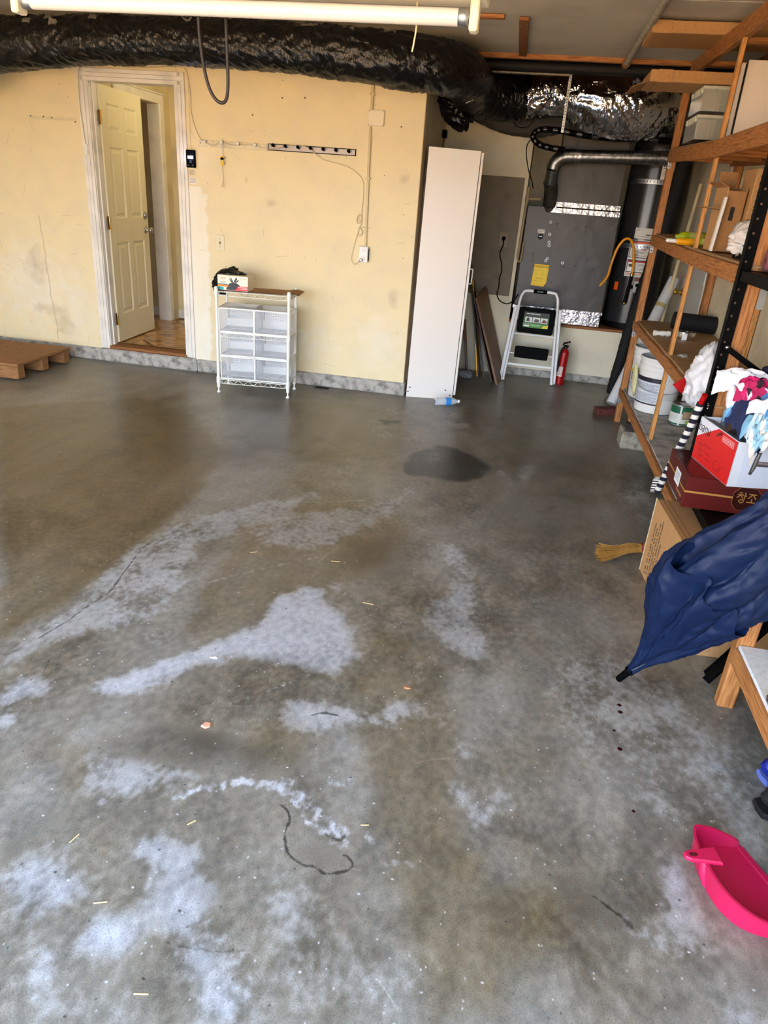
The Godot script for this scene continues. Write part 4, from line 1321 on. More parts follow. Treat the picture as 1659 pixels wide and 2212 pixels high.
func make_bin() -> Node3D:
	var w := 0.268
	var h := 0.18
	var d := 0.275
	var t := thing("storage_bin", "clear bin", "storage bin", Vector3.ZERO, Vector3.ZERO, "clear drop-front bins on the wire rack")
	var haze := mat("bin_haze", Color(0.88, 0.88, 0.90, 0.26), 0.3)
	haze.transparency = BaseMaterial3D.TRANSPARENCY_ALPHA
	var clear := mat("bin_clear", Color(0.85, 0.86, 0.88, 0.1), 0.12)
	clear.transparency = BaseMaterial3D.TRANSPARENCY_ALPHA
	var wm: Material = mats.white_plastic
	var m := MB.new()
	span(m, Vector3(-w / 2, 0, -d / 2), Vector3(w / 2, 0.003, d / 2))
	span(m, Vector3(-w / 2, h - 0.003, -d / 2), Vector3(w / 2, h, d / 2))
	for s in [-1, 1]:
		span(m, Vector3(s * w / 2 - 0.0015, 0.003, -d / 2), Vector3(s * w / 2 + 0.0015, h - 0.003, d / 2))
	part(t, "shell", m.done(), haze)
	m = MB.new()
	for y in [0.005, h - 0.005]:
		span(m, Vector3(-w / 2, y - 0.005, d / 2 - 0.008), Vector3(w / 2, y + 0.005, d / 2 + 0.002), 0.001)
	for s in [-1, 1]:
		span(m, Vector3(s * (w / 2 - 0.004) - 0.004, 0, d / 2 - 0.008), Vector3(s * (w / 2 - 0.004) + 0.004, h, d / 2 + 0.002), 0.001)
		for y in [0.002, h - 0.002]:
			span(m, Vector3(s * w / 2 - 0.003, y - 0.002, -d / 2), Vector3(s * w / 2 + 0.003, y + 0.002, d / 2))
	part(t, "frame", m.done(), wm)
	# drop front with its pull rim
	m = MB.new()
	span(m, Vector3(-w / 2 + 0.01, 0.012, d / 2 - 0.003), Vector3(w / 2 - 0.01, h - 0.012, d / 2 - 0.001))
	var fr := part(t, "drop_front", m.done(), clear)
	m = MB.new()
	for e in [[-0.108, 0.03, 0.108, 0.034], [-0.108, 0.143, 0.108, 0.147], [-0.108, 0.03, -0.104, 0.147]]:
		span(m, Vector3(e[0], e[1], d / 2), Vector3(e[2], e[3], d / 2 + 0.002))
	part(fr, "rim", m.done(), haze)
	# solid back with its pierced field
	m = MB.new()
	span(m, Vector3(-w / 2 + 0.003, 0.003, -d / 2), Vector3(w / 2 - 0.003, 0.06, -d / 2 + 0.003))
	span(m, Vector3(-w / 2 + 0.003, h - 0.03, -d / 2), Vector3(w / 2 - 0.003, h - 0.003, -d / 2 + 0.003))
	for k in 17:
		var x := -0.112 + k * 0.014
		span(m, Vector3(x - 0.0042, 0.06, -d / 2), Vector3(x + 0.0042, h - 0.03, -d / 2 + 0.003))
	for k in 7:
		var y := 0.067 + k * 0.0138
		span(m, Vector3(-0.115, y - 0.0042, -d / 2), Vector3(0.115, y + 0.0042, -d / 2 + 0.003))
	part(t, "pierced_back", m.done(), wm)
	part(t, "hole_shade_plate", cb(w - 0.02, h - 0.02, 0.001, 0.0), mat("hole_shade_grey", Color(0.30, 0.30, 0.31), 0.9), Vector3(0, h / 2, -d / 2 - 0.006))  # added dark plate, its colour stands for the shade inside the back holes
	m = MB.new()
	for k in 9:
		var z := -0.02 + k * 0.014 - 0.045
		span(m, Vector3(w / 2 - 0.004, 0.03, z - 0.0042), Vector3(w / 2 - 0.001, h - 0.03, z + 0.0042))
	for k in 9:
		var y := 0.036 + k * 0.0138
		span(m, Vector3(w / 2 - 0.004, y - 0.0042, -0.07), Vector3(w / 2 - 0.001, y + 0.0042, 0.055))
	part(t, "pierced_side", m.done(), haze)
	return t

func build_rack() -> void:
	var o := Vector3(-1.978, 0, -5.239)
	var yaw := 7.5
	var t := thing("wire_rack", "white three-tier wire rack with adjustable feet against the back wall", "rack", o, Vector3(0, yaw, 0))
	var hw := 0.272
	var hd := 0.14
	for q in [[-1, 1], [1, 1], [-1, -1], [1, -1]]:
		var l := part(t, "post", tube([Vector3(0, 0.045, 0), Vector3(0, 0.79, 0)], 0.0125, 14), mats.white_metal, Vector3(q[0] * hw, 0, q[1] * hd))
		part(l, "foot", lathe([[0.0, 0.0], [0.013, 0.0], [0.015, 0.006], [0.012, 0.014], [0.006, 0.018], [0.006, 0.046]], 14), mats.white_metal)
		part(l, "cap", lathe([[0.0135, 0.785], [0.0135, 0.795], [0.01, 0.80], [0.0, 0.801]], 14), mats.white_plastic)
		for y in [0.105, 0.465, 0.765]:
			part(l, "collar", lathe([[0.0125, y - 0.03], [0.0165, y - 0.028], [0.0155, y + 0.02], [0.0125, y + 0.022]], 14), mats.white_plastic)
	for y in [0.105, 0.465, 0.765]:
		var m := MB.new()
		for s in [-1, 1]:
			for dy in [0.0, -0.03]:
				m.tube([Vector3(-hw, y + dy, s * hd), Vector3(hw, y + dy, s * hd)], 0.0028, 6)
				m.tube([Vector3(s * hw, y + dy, -hd), Vector3(s * hw, y + dy, hd)], 0.0028, 6)
			var zig := []
			for k in 15:
				zig.append(Vector3(-hw + 2 * hw * k / 14.0, y - 0.03 * (k % 2), s * hd))
			m.tube(zig, 0.002, 5)
			zig = []
			for k in 9:
				zig.append(Vector3(s * hw, y - 0.03 * (k % 2), -hd + 2 * hd * k / 8.0))
			m.tube(zig, 0.002, 5)
		for k in 22:
			var x := -hw + 2 * hw * (k + 0.5) / 22.0
			m.tube([Vector3(x, y + 0.003, -hd), Vector3(x, y + 0.003, hd)], 0.0018, 5)
		part(t, "wire_shelf", m.done(), mats.white_metal)
	var bd := part(t, "badge", cb(0.05, 0.014, 0.003, 0.001), mats.black_plastic, Vector3(-hw + 0.05, 0.752, hd + 0.005))
	bd.set_meta("label", "black badge")
	# six clear drop-front bins
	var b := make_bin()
	var bs := Basis(Vector3.UP, deg_to_rad(yaw))
	var spots := [
		[-0.128, 0.472, 1.5, "hazy clear bin on the middle shelf, left of two on the wire rack"], [0.145, 0.472, -1.0, "clear bin with pierced back on the middle shelf, right of two on the rack"],
		[-0.122, 0.293, 1.0, "clear bin stacked upper left on the lowest shelf of the wire rack"], [0.144, 0.293, -3.5, "clear bin stacked upper right on the lowest shelf of the wire rack"],
		[-0.118, 0.112, 0.0, "clear bin at the bottom left of the white wire rack"], [0.148, 0.112, -1.0, "clear bin at the bottom right of the white wire rack"]]
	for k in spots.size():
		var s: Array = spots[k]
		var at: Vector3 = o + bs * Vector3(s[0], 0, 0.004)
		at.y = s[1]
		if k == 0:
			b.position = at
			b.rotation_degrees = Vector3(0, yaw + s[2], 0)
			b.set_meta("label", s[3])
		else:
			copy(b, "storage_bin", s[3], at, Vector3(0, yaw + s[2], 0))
	# sheet of cardboard on top
	var m := MB.new()
	var p := PackedVector3Array()
	for i in 25:
		for j in 5:
			var x := -0.28 + 0.62 * i / 24.0
			p.append(Vector3(x, 0.7735 + 0.012 * smoothstep(0.2, 0.3, x) * (1.0 - 0.9 * smoothstep(0.3, 0.34, x)) + 0.002 * sin(x * 9.0), -0.13 + 0.26 * j / 4.0))
	m.grid(p, 25, 5, false, -1.0)
	for i in p.size():
		p[i].y -= 0.004
	m.grid(p, 25, 5, false, 1.0)
	solo("cardboard_sheet", "brown cardboard sheet lying on top of the wire rack", "cardboard", m.done(), mats.card_dark, o + bs * Vector3(0.0, 0.002, -0.005), Vector3(0, yaw, 0))
	# box of bin liners with its print
	t = thing("liner_box", "white printed box of black garbage bags on top of the wire rack", "box", o + bs * Vector3(-0.15, 0.774, 0.04), Vector3(0, yaw - 4, 0))
	part(t, "carton", cb(0.232, 0.105, 0.14, 0.002), mat("box_white", Color(0.90, 0.86, 0.76), 0.5), Vector3(0, 0.0525, 0))
	var im := blank(232, 106, Color(0.93, 0.90, 0.82))
	var bag := []
	for k in 17:
		var a := PI * k / 16.0
		bag.append(Vector2(125 + cos(a) * 60, 104 - sin(a) * 56))
	fill_poly(im, bag, Color(0.13, 0.15, 0.19))
	for q in [[[88, 20], [104, 34], [122, 52], [108, 50], [92, 30]], [[92, 8], [106, 18], [124, 48], [112, 44]], [[146, 6], [150, 26], [128, 50], [124, 40], [136, 22]], [[166, 22], [158, 40], [132, 52], [136, 42]], [[150, 14], [142, 34], [126, 48], [134, 26]]]:
		var pts := []
		for e in q:
			pts.append(Vector2(e[0], e[1]))
		fill_poly(im, pts, Color(0.16, 0.18, 0.22))
	im.fill_rect(Rect2i(0, 62, 78, 6), Color(0.12, 0.42, 0.42))
	im.fill_rect(Rect2i(0, 68, 82, 14), Color(0.93, 0.52, 0.16))
	im.fill_rect(Rect2i(0, 84, 46, 22), Color(0.1, 0.66, 0.68))
	fill_poly(im, [Vector2(156, 72), Vector2(232, 72), Vector2(232, 104), Vector2(136, 104)], Color(0.85, 0.12, 0.2))
	scribble(im, Rect2i(14, 44, 50, 12), 2, Color(0.35, 0.33, 0.4), 4)
	scribble(im, Rect2i(170, 12, 50, 10), 2, Color(0.55, 0.5, 0.45), 5)
	scribble(im, Rect2i(160, 78, 66, 22), 2, Color(1, 0.92, 0.9), 6)
	part(t, "front_print", sheet(0.230, 0.103), printed("liner_print", im), Vector3(0, 0.0525, 0.0702))
	part(t, "lettering", letters("HDX", 0.017), mat("orange_ink", Color(0.92, 0.45, 0.1), 0.6), Vector3(-0.075, 0.083, 0.0709))
	solo("plastic_bag", "crumpled black garbage bag spilling behind the printed box", "plastic bag", blob(Vector3(0.10, 0.055, 0.08), 0.45, 0.13, 9, 26, 40, true), mats.bag_black, o + bs * Vector3(-0.25, 0.835, -0.035), Vector3(0, 10, 38))
	solo("plastic_bag", "end of a black liner pulled over the box top", "plastic bag", blob(Vector3(0.07, 0.012, 0.045), 0.5, 0.2, 12, 20, 32, true), mats.bag_black, o + bs * Vector3(-0.16, 0.892, -0.0), Vector3(0, 10, -8))
	solo("steel_strip", "flat black steel strip lying at the wall right of the rack", "strip", cb(0.115, 0.008, 0.012, 0.001), mats.black_metal, Vector3(-1.53, 0.004, -5.55), Vector3(0, 3, 0))

func build_pallet() -> void:
	var t := thing("pallet", "low wooden pallet with a plywood top at the left wall end", "pallet", Vector3(-4.25, 0, -5.04), Vector3(0, 2, 0))
	part(t, "plywood_top", cb(1.08, 0.02, 0.72, 0.003), mats.pallet, Vector3(0, 0.122, 0))
	for z in [-0.30, 0.0, 0.31]:
		var r := part(t, "runner", cb(1.06, 0.1, 0.085, 0.004), mats.pallet, Vector3(0, 0.061, z))
		r.set_meta("label", "square wooden runner")
	for x in [-0.35, 0.2]:
		part(t, "bottom_board", cb(0.09, 0.011, 0.7, 0.002), mats.pallet, Vector3(x, 0.0055, 0))

# ---------------------------------------------------------------- alcove: cabinet, boards, furnace, water heater
func build_cabinet() -> void:
	# a flat white cabinet seen from its side, door to the right, leaning a little
	var t := thing("tall_cabinet", "tall narrow white laminate cabinet standing at the corner of the back wall", "cabinet", Vector3(-0.828, 0, -5.605), Vector3(-1.2, 13.2, -0.6))
	var wm := mat("laminate", Color(0.91, 0.89, 0.86), 0.35)
	part(t, "side_panel", cb(0.382, 1.84, 0.016, 0.0015), wm, Vector3(0.191, 0.92, -0.008))
	part(t, "back_panel", cb(0.006, 1.83, 0.10, 0.001), mats.brown_board, Vector3(0.004, 0.915, -0.065))
	part(t, "side_panel", cb(0.382, 1.84, 0.016, 0.0015), wm, Vector3(0.191, 0.92, -0.122))
	for y in [0.045, 0.92, 1.82]:
		part(t, "shelf", cb(0.37, 0.016, 0.095, 0.001), wm, Vector3(0.188, y, -0.065))
	var d := part(t, "door", cb(0.017, 1.79, 0.13, 0.0015), wm, Vector3(0.396, 0.935, -0.065))
	part(d, "handle", tube(smooth([Vector3(0.008, -0.055, -0.01), Vector3(0.036, -0.054, -0.01), Vector3(0.040, -0.045, -0.01), Vector3(0.040, 0.045, -0.01), Vector3(0.036, 0.054, -0.01), Vector3(0.008, 0.055, -0.01)], 4), 0.0055, 8), mats.white_plastic, Vector3(0, 0.035, 0))
	for q in [[0.025, 0.08], [0.32, 0.075], [0.36, 0.035], [0.11, 0.955], [0.265, 0.95], [0.03, 1.75], [0.012, 0.045]]:
		part(t, "cam_lock", lathe([[0.0, 0.0], [0.006, 0.0], [0.0055, 0.0012], [0.0, 0.0014]], 10), mats.dark_grey if q[1] < 0.2 else mats.white_plastic, Vector3(q[0], q[1], 0.0), Vector3(90, 0, 0))
	solo("dark_panel", "thin dark brown panel squeezed behind the white cabinet", "board", cb(0.012, 1.83, 0.36, 0.002), mat("panel_dark", Color(0.09, 0.055, 0.04), 0.5), Vector3(-0.846, 0.92, -5.955), Vector3(0, 0, -0.2))
	solo("wood_offcut", "end of a pale wooden bar poking up behind the cabinet", "wood", cb(0.045, 1.85, 0.03, 0.003), mats.wood_pale, Vector3(-0.615, 0.93, -6.12), Vector3(-1, 10, 0))

func build_boards() -> void:
	# flat things leaning on the return wall behind the cabinet
	var m := MB.new()
	var t := beam(self, "leaning_board", Vector3(-0.115, 0.012, -6.42), Vector3(-0.36, 0.80, -6.62), 0.018, 0.40, mats.brown_board, Vector3(0.2, 0, 1))
	t.basis = Basis.IDENTITY
	# wide board: four corners give its plane
	var a := Vector3(-0.112, 0.0, -6.375)
	var b := Vector3(-0.07, 0.0, -6.83)
	var q := [a, b, Vector3(-0.345, 0.80, -6.83), a + Vector3(-0.285, 0.735, -0.07)]
	var nn: Vector3 = (q[1] - q[0]).cross(q[3] - q[0]).normalized()
	m.poly(q, nn)
	var q2 := []
	for p in q:
		q2.append(p - nn * 0.018)
	m.poly(q2, -nn)
	for k in 4:
		var e: Vector3 = (q[(k + 1) % 4] - q[k]).cross(nn)
		m.quad(q[k], q[(k + 1) % 4], q2[(k + 1) % 4], q2[k], e.normalized())
	t.mesh = m.done()
	t.transform = Transform3D.IDENTITY
	tag(t, "wide brown wooden board leaning in the alcove left of the step ladder", "board")
	var o := beam(self, "leaning_board", Vector3(-0.17, 0.008, -6.5), Vector3(-0.44, 0.76, -6.6), 0.014, 0.2, mat("panel_mid", Color(0.20, 0.11, 0.06), 0.55), Vector3(1, 0.35, 0), 0.002)
	tag(o, "dark stained board leaning just behind the wide brown board", "board")
	o = beam(self, "leaning_board", Vector3(-0.30, 0.006, -6.7), Vector3(-0.52, 1.05, -6.72), 0.012, 0.18, mats.panel_dark, Vector3(1, 0.2, 0), 0.002)
	tag(o, "tall dark panel leaning farthest back in the alcove", "board")
	o = beam(self, "leaning_board", Vector3(-0.42, 0.006, -6.66), Vector3(-0.50, 0.5, -6.7), 0.02, 0.03, mats.wood_dark, Vector3(1, 0, 0), 0.002)
	tag(o, "short brown stick leaning beside the white cabinet", "board")
	var gold := mat("gold_rod", Color(0.62, 0.44, 0.14), 0.3, 0.9)
	for k in 2:
		o = beam(self, "curtain_rail", Vector3(-0.318 + k * 0.024, 0.006, -6.60 - k * 0.05), Vector3(-0.47 + k * 0.02, 0.85, -6.72), 0.011, 0.011, gold, Vector3.UP, 0.003)
		tag(o, ["thin golden rail leaning between cabinet and boards, left one", "thin golden rail leaning between cabinet and boards, right one"][k], "rail", "golden rails")
	for k in 2:
		o = beam(self, "metal_rail", Vector3(-0.256 - k * 0.15, 0.006, -6.60), Vector3(-0.42 - k * 0.08, 0.7 - k * 0.3, -6.70), 0.012, 0.008, mats.steel, Vector3.UP, 0.001)
		tag(o, ["bright metal strip leaning next to the golden rails", "grey metal strip leaning close beside the white cabinet"][k], "rail")
	solo("plastic_bag", "crumpled clear plastic bag on the floor beside the cabinet", "plastic bag", blob(Vector3(0.06, 0.035, 0.05), 0.5, 0.15, 33, 18, 26), mat("bag_grey", Color(0.55, 0.55, 0.57), 0.35), Vector3(-0.42, 0.034, -6.52))
	# bottle lying in front of the cabinet
	var bt := thing("water_bottle", "clear plastic water bottle with blue label lying before the white cabinet", "bottle", Vector3(-0.478, 0.0325, -5.485), Vector3(0, 25, -90))
	var clear := mat("pet", Color(0.90, 0.94, 0.96, 0.45), 0.08)
	clear.transparency = BaseMaterial3D.TRANSPARENCY_ALPHA
	part(bt, "bottle_body", lathe([[0.0, 0.1], [0.026, 0.1], [0.031, 0.094], [0.0315, 0.085], [0.029, 0.078], [0.0315, 0.07], [0.029, 0.06], [0.0315, 0.052], [0.029, 0.043], [0.0315, 0.035], [0.031, 0.02], [0.0315, -0.02], [0.031, -0.035], [0.026, -0.06], [0.016, -0.08], [0.012, -0.086], [0.012, -0.095]].map(func(q): return [q[0], -q[1]]), 24), clear)
	part(bt, "label", lathe([[0.0318, -0.015], [0.0318, 0.03]], 24), mat("label_blue", Color(0.2, 0.55, 0.85), 0.4))
	part(bt, "cap", lathe([[0.0, 0.108], [0.0125, 0.108], [0.014, 0.104], [0.014, 0.092], [0.012, 0.09]].map(func(q): return [q[0], q[1]]), 16), mats.white_plastic)

func build_furnace() -> void:
	var grey_p := mat("furnace_grey", Color(0.20, 0.185, 0.172), 0.42)
	bump(grey_p, "fold", 0.08)
	grey_p.uv1_triplanar = true
	grey_p.uv1_scale = Vector3(1.2, 1.2, 1.2)
	var t := thing("furnace", "dark grey upright furnace cabinet with foil tape and plenum in the alcove", "furnace", Vector3(0.325, 0.515, AW - 0.02))
	part(t, "base", cb(0.80, 0.12, 0.66, 0.004), mats.foil, Vector3(0.0, 0.06, -0.34))
	part(t, "cabinet_front", cb(0.80, 0.87, 0.02, 0.004), grey_p, Vector3(0, 0.555, -0.01))
	part(t, "cabinet_body", cb(0.80, 0.87, 0.66, 0.006), grey_p, Vector3(0, 0.555, -0.352))
	part(t, "plenum", cb(0.56, 0.95, 0.55, 0.004), grey_p, Vector3(0.10, 1.465, -0.33))
	part(t, "cover_lip", cb(0.82, 0.03, 0.02, 0.003), mats.foil, Vector3(0.0, 0.122, 0.004))
	for q in [[0.955, 0.57], [1.005, 0.565]]:
		part(t, "foil_tape", cb(q[1] + 0.03, 0.04, 0.004, 0.001), mats.foil, Vector3(0.10, q[0] + 0.01, -0.052 if q[0] > 1.0 else 0.002))
	part(t, "foil_tape", cb(0.04, 0.05, 0.06, 0.001), mats.foil, Vector3(-0.17, 0.985, -0.03))
	# punched screws and knocked-in dents
	var dent := lathe([[0.0, -0.006], [0.006, -0.004], [0.012, 0.001], [0.018, 0.002], [0.022, 0.0]], 14)
	for q in [[-0.18, 0.865], [-0.172, 0.765], [-0.166, 0.70], [-0.162, 0.672], [-0.16, 0.56], [-0.17, 0.54], [-0.02, 0.535], [-0.25, 0.46]]:
		part(t, "dent", dent, mats.zinc, Vector3(q[0], q[1], 0.001), Vector3(90, 0, 0)).scale = Vector3.ONE * 0.62
	var hole := lathe([[0.0, 0.0], [0.006, 0.0], [0.005, 0.001], [0.0, 0.0012]], 8)
	for q in [[-0.12, 0.855], [0.13, 0.85], [-0.29, 0.56], [-0.29, 0.53], [0.1, 0.52], [0.26, 0.50], [-0.09, 0.36], [-0.29, 0.59], [0.0, 0.5]]:
		part(t, "screw", hole, mats.ink, Vector3(q[0], q[1], 0.0005), Vector3(90, 0, 0))
	var im := blank(32, 18, Color(0.85, 0.84, 0.8))
	scribble(im, Rect2i(3, 3, 26, 12), 3, Color(0.4, 0.4, 0.42), 2)
	part(t, "rating_label", sheet(0.06, 0.03), printed("furnace_tag", im), Vector3(-0.25, 0.785, 0.001))
	var bz := part(t, "emblem", lathe([[0.0, 0.0], [0.024, 0.0], [0.023, 0.002], [0.0, 0.003]], 20), mats.ink, Vector3(-0.25, 0.74, 0.001), Vector3(90, 0, 0))
	part(bz, "mark", cb(0.026, 0.003, 0.004, 0.0), mats.zinc, Vector3(0, 0.003, 0))
	im = blank(90, 128, Color(0.96, 0.82, 0.06))
	scribble(im, Rect2i(12, 30, 60, 3), 1, Color(0.25, 0.2, 0.05), 3)
	for y in [44, 56, 66]:
		scribble(im, Rect2i(8, y, 20, 3), 1, Color(0.35, 0.28, 0.05), y)
		scribble(im, Rect2i(56, y + 4, 24, 2), 1, Color(0.4, 0.32, 0.05), y + 1)
	scribble(im, Rect2i(18, 86, 56, 10), 2, Color(0.4, 0.32, 0.05), 12)
	scribble(im, Rect2i(10, 108, 60, 4), 1, Color(0.35, 0.28, 0.05), 13)
	var eg := part(t, "energy_label", prism([Vector2(-0.068, -0.09), Vector2(0.045, -0.095), Vector2(0.068, -0.06), Vector2(0.072, 0.095), Vector2(-0.06, 0.098)], 0.001), mat("yellow_card", Color(0.95, 0.78, 0.05), 0.55), Vector3(-0.205, 0.41, 0.0015))
	part(eg, "print", sheet(0.11, 0.15), printed("energy_print", im), Vector3(0.0, 0.005, 0.0008))
	part(eg, "lettering", letters("EnergyGuide", 0.019, 0.0006), mats.ink, Vector3(0.004, 0.078, 0.0016))
	# galvanized vent: up from the cabinet, elbow, across to the right
	var v := thing("vent_pipe", "galvanized round vent pipe with elbows from furnace toward water heater", "pipe")
	var z := -6.72
	var galv := tri_mat("galvanized", Color(0.62, 0.63, 0.63), 0.34, "grime", Vector3(4, 4, 4), 1.0)
	part(v, "pipe", tube([Vector3(0.115, 1.46, -6.98), Vector3(0.112, 1.53, -6.93)], 0.052, 22), mats.foil)
	part(v, "elbow", tube(smooth([Vector3(0.112, 1.52, -6.94), Vector3(0.105, 1.64, -6.86), Vector3(0.085, 1.70, z - 0.05)], 5), 0.058, 22), galv)
	part(v, "pipe", tube([Vector3(0.086, 1.69, z - 0.05), Vector3(0.092, 1.80, z)], 0.053, 22), galv)
	part(v, "elbow", tube(smooth([Vector3(0.092, 1.79, z), Vector3(0.11, 1.85, z), Vector3(0.17, 1.89, z), Vector3(0.25, 1.898, z)], 5), 0.058, 22), galv)
	part(v, "pipe", tube([Vector3(0.24, 1.898, z), Vector3(1.02, 1.93, z)], 0.052, 24), galv)
	for q in [[0.27, 1.9], [0.96, 1.928]]:
		part(v, "foil_wrap", tube([Vector3(q[0] - 0.03, q[1], z), Vector3(q[0] + 0.035, q[1], z)], 0.0545, 24), mats.foil)
	part(v, "elbow", tube(smooth([Vector3(1.01, 1.93, z), Vector3(1.08, 1.945, z - 0.02), Vector3(1.13, 2.0, z - 0.12), Vector3(1.12, 2.06, z - 0.22)], 6), 0.058, 22), galv)
	part(v, "hanger_wire", tube([Vector3(0.265, 1.95, z), Vector3(0.262, 2.04, z - 0.02)], 0.003, 6), mats.zinc)

func build_heater() -> void:
	var t := thing("water_heater", "dark grey cylindrical water heater behind the shelf post in the alcove", "water heater", Vector3(1.0, 0.516, -7.2))
	var skin := mat("heater_skin", Color(0.17, 0.17, 0.175), 0.22, 0.15)
	part(t, "tank", lathe([[0.0, 0.0], [0.225, 0.0], [0.23, 0.01], [0.23, 1.52], [0.225, 1.53], [0.225, 1.53], [0.225, 1.56], [0.21, 1.575], [0.0, 1.58]], 48), skin)
	part(t, "base_ring", lathe([[0.232, 0.0], [0.234, 0.004], [0.234, 0.05], [0.232, 0.054]], 48), mats.black_metal)
	for y in [1.245, 0.72]:
		part(t, "strap", lathe([[0.2305, y - 0.02], [0.233, y - 0.018], [0.233, y + 0.018], [0.2305, y + 0.02]], 48), mats.zinc)
		for k in 14:
			var a := PI * (0.25 + 0.5 * k / 13.0)
			part(t, "strap_hole", cb(0.006, 0.014, 0.001, 0.0), mats.ink, Vector3(cos(a) * 0.2335, y, sin(a) * 0.2335), Vector3(0, 90 - rad_to_deg(a), 0))
	# curved labels stuck on the tank: [angle, y, width, height]
	var lab := func(key: String, im: Image, a0: float, y: float, w: float, h: float) -> void:
		var p := PackedVector3Array()
		for i in 9:
			for j in 2:
				var a := deg_to_rad(a0) + (0.5 - i / 8.0) * w / 0.2325
				p.append(Vector3(cos(a) * 0.2325, y + (0.5 - j) * h, sin(a) * 0.2325))
		var m := MB.new()
		m.grid(p, 9, 2, false, -1.0)
		part(t, "label", m.done(), printed(key, im))
	var im := blank(96, 60, Color(0.82, 0.81, 0.78))
	scribble(im, Rect2i(6, 6, 30, 12), 3, Color(0.5, 0.5, 0.5), 3)
	im.fill_rect(Rect2i(62, 34, 26, 6), Color(0.2, 0.2, 0.22))
	scribble(im, Rect2i(30, 46, 50, 6), 1, Color(0.4, 0.4, 0.4), 4)
	lab.call("hl1", im, 100, 0.83, 0.15, 0.09)
	im = blank(110, 190, Color(0.90, 0.89, 0.87))
	for q in [[4, 4, 102, 88], [4, 102, 102, 66]]:
		im.fill_rect(Rect2i(q[0], q[1], q[2], q[3]), Color(0.1, 0.1, 0.12))
		im.fill_rect(Rect2i(q[0] + 4, q[1] + 4, q[2] - 8, q[3] - 8), Color(0.92, 0.91, 0.89))
	im.fill_rect(Rect2i(8, 8, 94, 10), Color(0.86, 0.32, 0.12))
	im.fill_rect(Rect2i(8, 106, 94, 9), Color(0.6, 0.05, 0.18))
	fill_poly(im, [Vector2(16, 44), Vector2(34, 26), Vector2(52, 44)], Color(0.15, 0.15, 0.16))
	fill_poly(im, [Vector2(60, 50), Vector2(66, 28), Vector2(74, 40), Vector2(80, 30), Vector2(88, 50)], Color(0.6, 0.12, 0.12))
	scribble(im, Rect2i(14, 54, 80, 32), 5, Color(0.35, 0.35, 0.37), 6)
	scribble(im, Rect2i(60, 120, 38, 40), 6, Color(0.4, 0.4, 0.42), 7)
	fill_poly(im, [Vector2(14, 126), Vector2(44, 122), Vector2(50, 156), Vector2(40, 140), Vector2(16, 140)], Color(0.2, 0.2, 0.22))
	im.fill_rect(Rect2i(4, 172, 102, 4), Color(0.86, 0.4, 0.15))
	scribble(im, Rect2i(6, 179, 98, 9), 2, Color(0.4, 0.4, 0.42), 8)
	lab.call("hl2", im, 101, 0.62, 0.19, 0.31)
	im = blank(60, 120, Color(0.90, 0.89, 0.87))
	im.fill_rect(Rect2i(6, 8, 40, 5), Color(0.2, 0.2, 0.2))
	scribble(im, Rect2i(6, 20, 48, 90), 14, Color(0.5, 0.5, 0.5), 9)
	lab.call("hl3", im, 62, 0.74, 0.11, 0.24)
	im = blank(60, 70, Color(0.92, 0.91, 0.89))
	scribble(im, Rect2i(6, 5, 50, 24), 3, Color(0.1, 0.1, 0.12), 10)
	scribble(im, Rect2i(6, 34, 50, 26), 5, Color(0.6, 0.6, 0.6), 11)
	lab.call("hl4", im, 76, 1.33, 0.11, 0.13)
	im = blank(90, 30, Color(0.06, 0.06, 0.07))
	lab.call("hl5", im, 76, 1.49, 0.26, 0.06)
	var pf := part(t, "lettering", letters("PERFORMANCE", 0.026, 0.001), mats.white_plastic, Vector3(0.05, 1.483, 0.2345), Vector3(0, 14, 0))
	pf.set_meta("label", "white brand wording")
	lab.call("yl", blank(8, 8, Color(0.85, 0.75, 0.08)), 20, 1.1, 0.06, 0.18)
	lab.call("dot", blank(8, 8, Color(0.9, 0.35, 0.06)), 140, 0.37, 0.045, 0.07)
	# gas control, valve and fittings on the front
	var gcb := part(t, "gas_control", cb(0.09, 0.13, 0.07, 0.008), mat("control_grey", Color(0.72, 0.71, 0.69), 0.4), Vector3(0.0, 0.40, 0.262))
	part(gcb, "dial", lathe([[0.0, 0.0], [0.016, 0.0], [0.014, 0.02], [0.0, 0.021]], 16), mats.black_plastic, Vector3(-0.015, 0.0, 0.035), Vector3(90, 0, 0))
	part(gcb, "red_panel", cb(0.085, 0.03, 0.006, 0.002), mat("dusty_red", Color(0.45, 0.22, 0.2), 0.5), Vector3(0, 0.05, 0.034))
	part(t, "gas_tee", tube([Vector3(-0.09, 0.24, 0.27), Vector3(-0.075, 0.47, 0.27)], 0.014, 10), mats.black_metal)
	part(t, "gas_tee", tube([Vector3(-0.085, 0.38, 0.27), Vector3(-0.03, 0.38, 0.27)], 0.015, 10), mats.black_metal)
	part(t, "brass_cap", lathe([[0.0, 0.0], [0.017, 0.0], [0.017, 0.02], [0.0, 0.02]], 8), mats.brass, Vector3(-0.091, 0.225, 0.27))
	part(t, "brass_fitting", lathe([[0.013, 0.0], [0.015, 0.01], [0.015, 0.03], [0.011, 0.04]], 8), mats.brass, Vector3(-0.074, 0.465, 0.27))
	solo("gas_hose", "yellow flexible gas connector looping from furnace to water heater", "hose", tube(smooth([Vector3(0.665, 0.88, -6.93), Vector3(0.715, 0.97, -6.90), Vector3(0.73, 1.10, -6.885), Vector3(0.755, 1.22, -6.88), Vector3(0.80, 1.29, -6.88), Vector3(0.85, 1.29, -6.885), Vector3(0.893, 1.22, -6.90), Vector3(0.915, 1.12, -6.92), Vector3(0.925, 1.06, -6.93), Vector3(0.926, 1.02, -6.93)], 6), 0.011, 10), mat("hose_yellow", Color(0.92, 0.60, 0.04), 0.4))

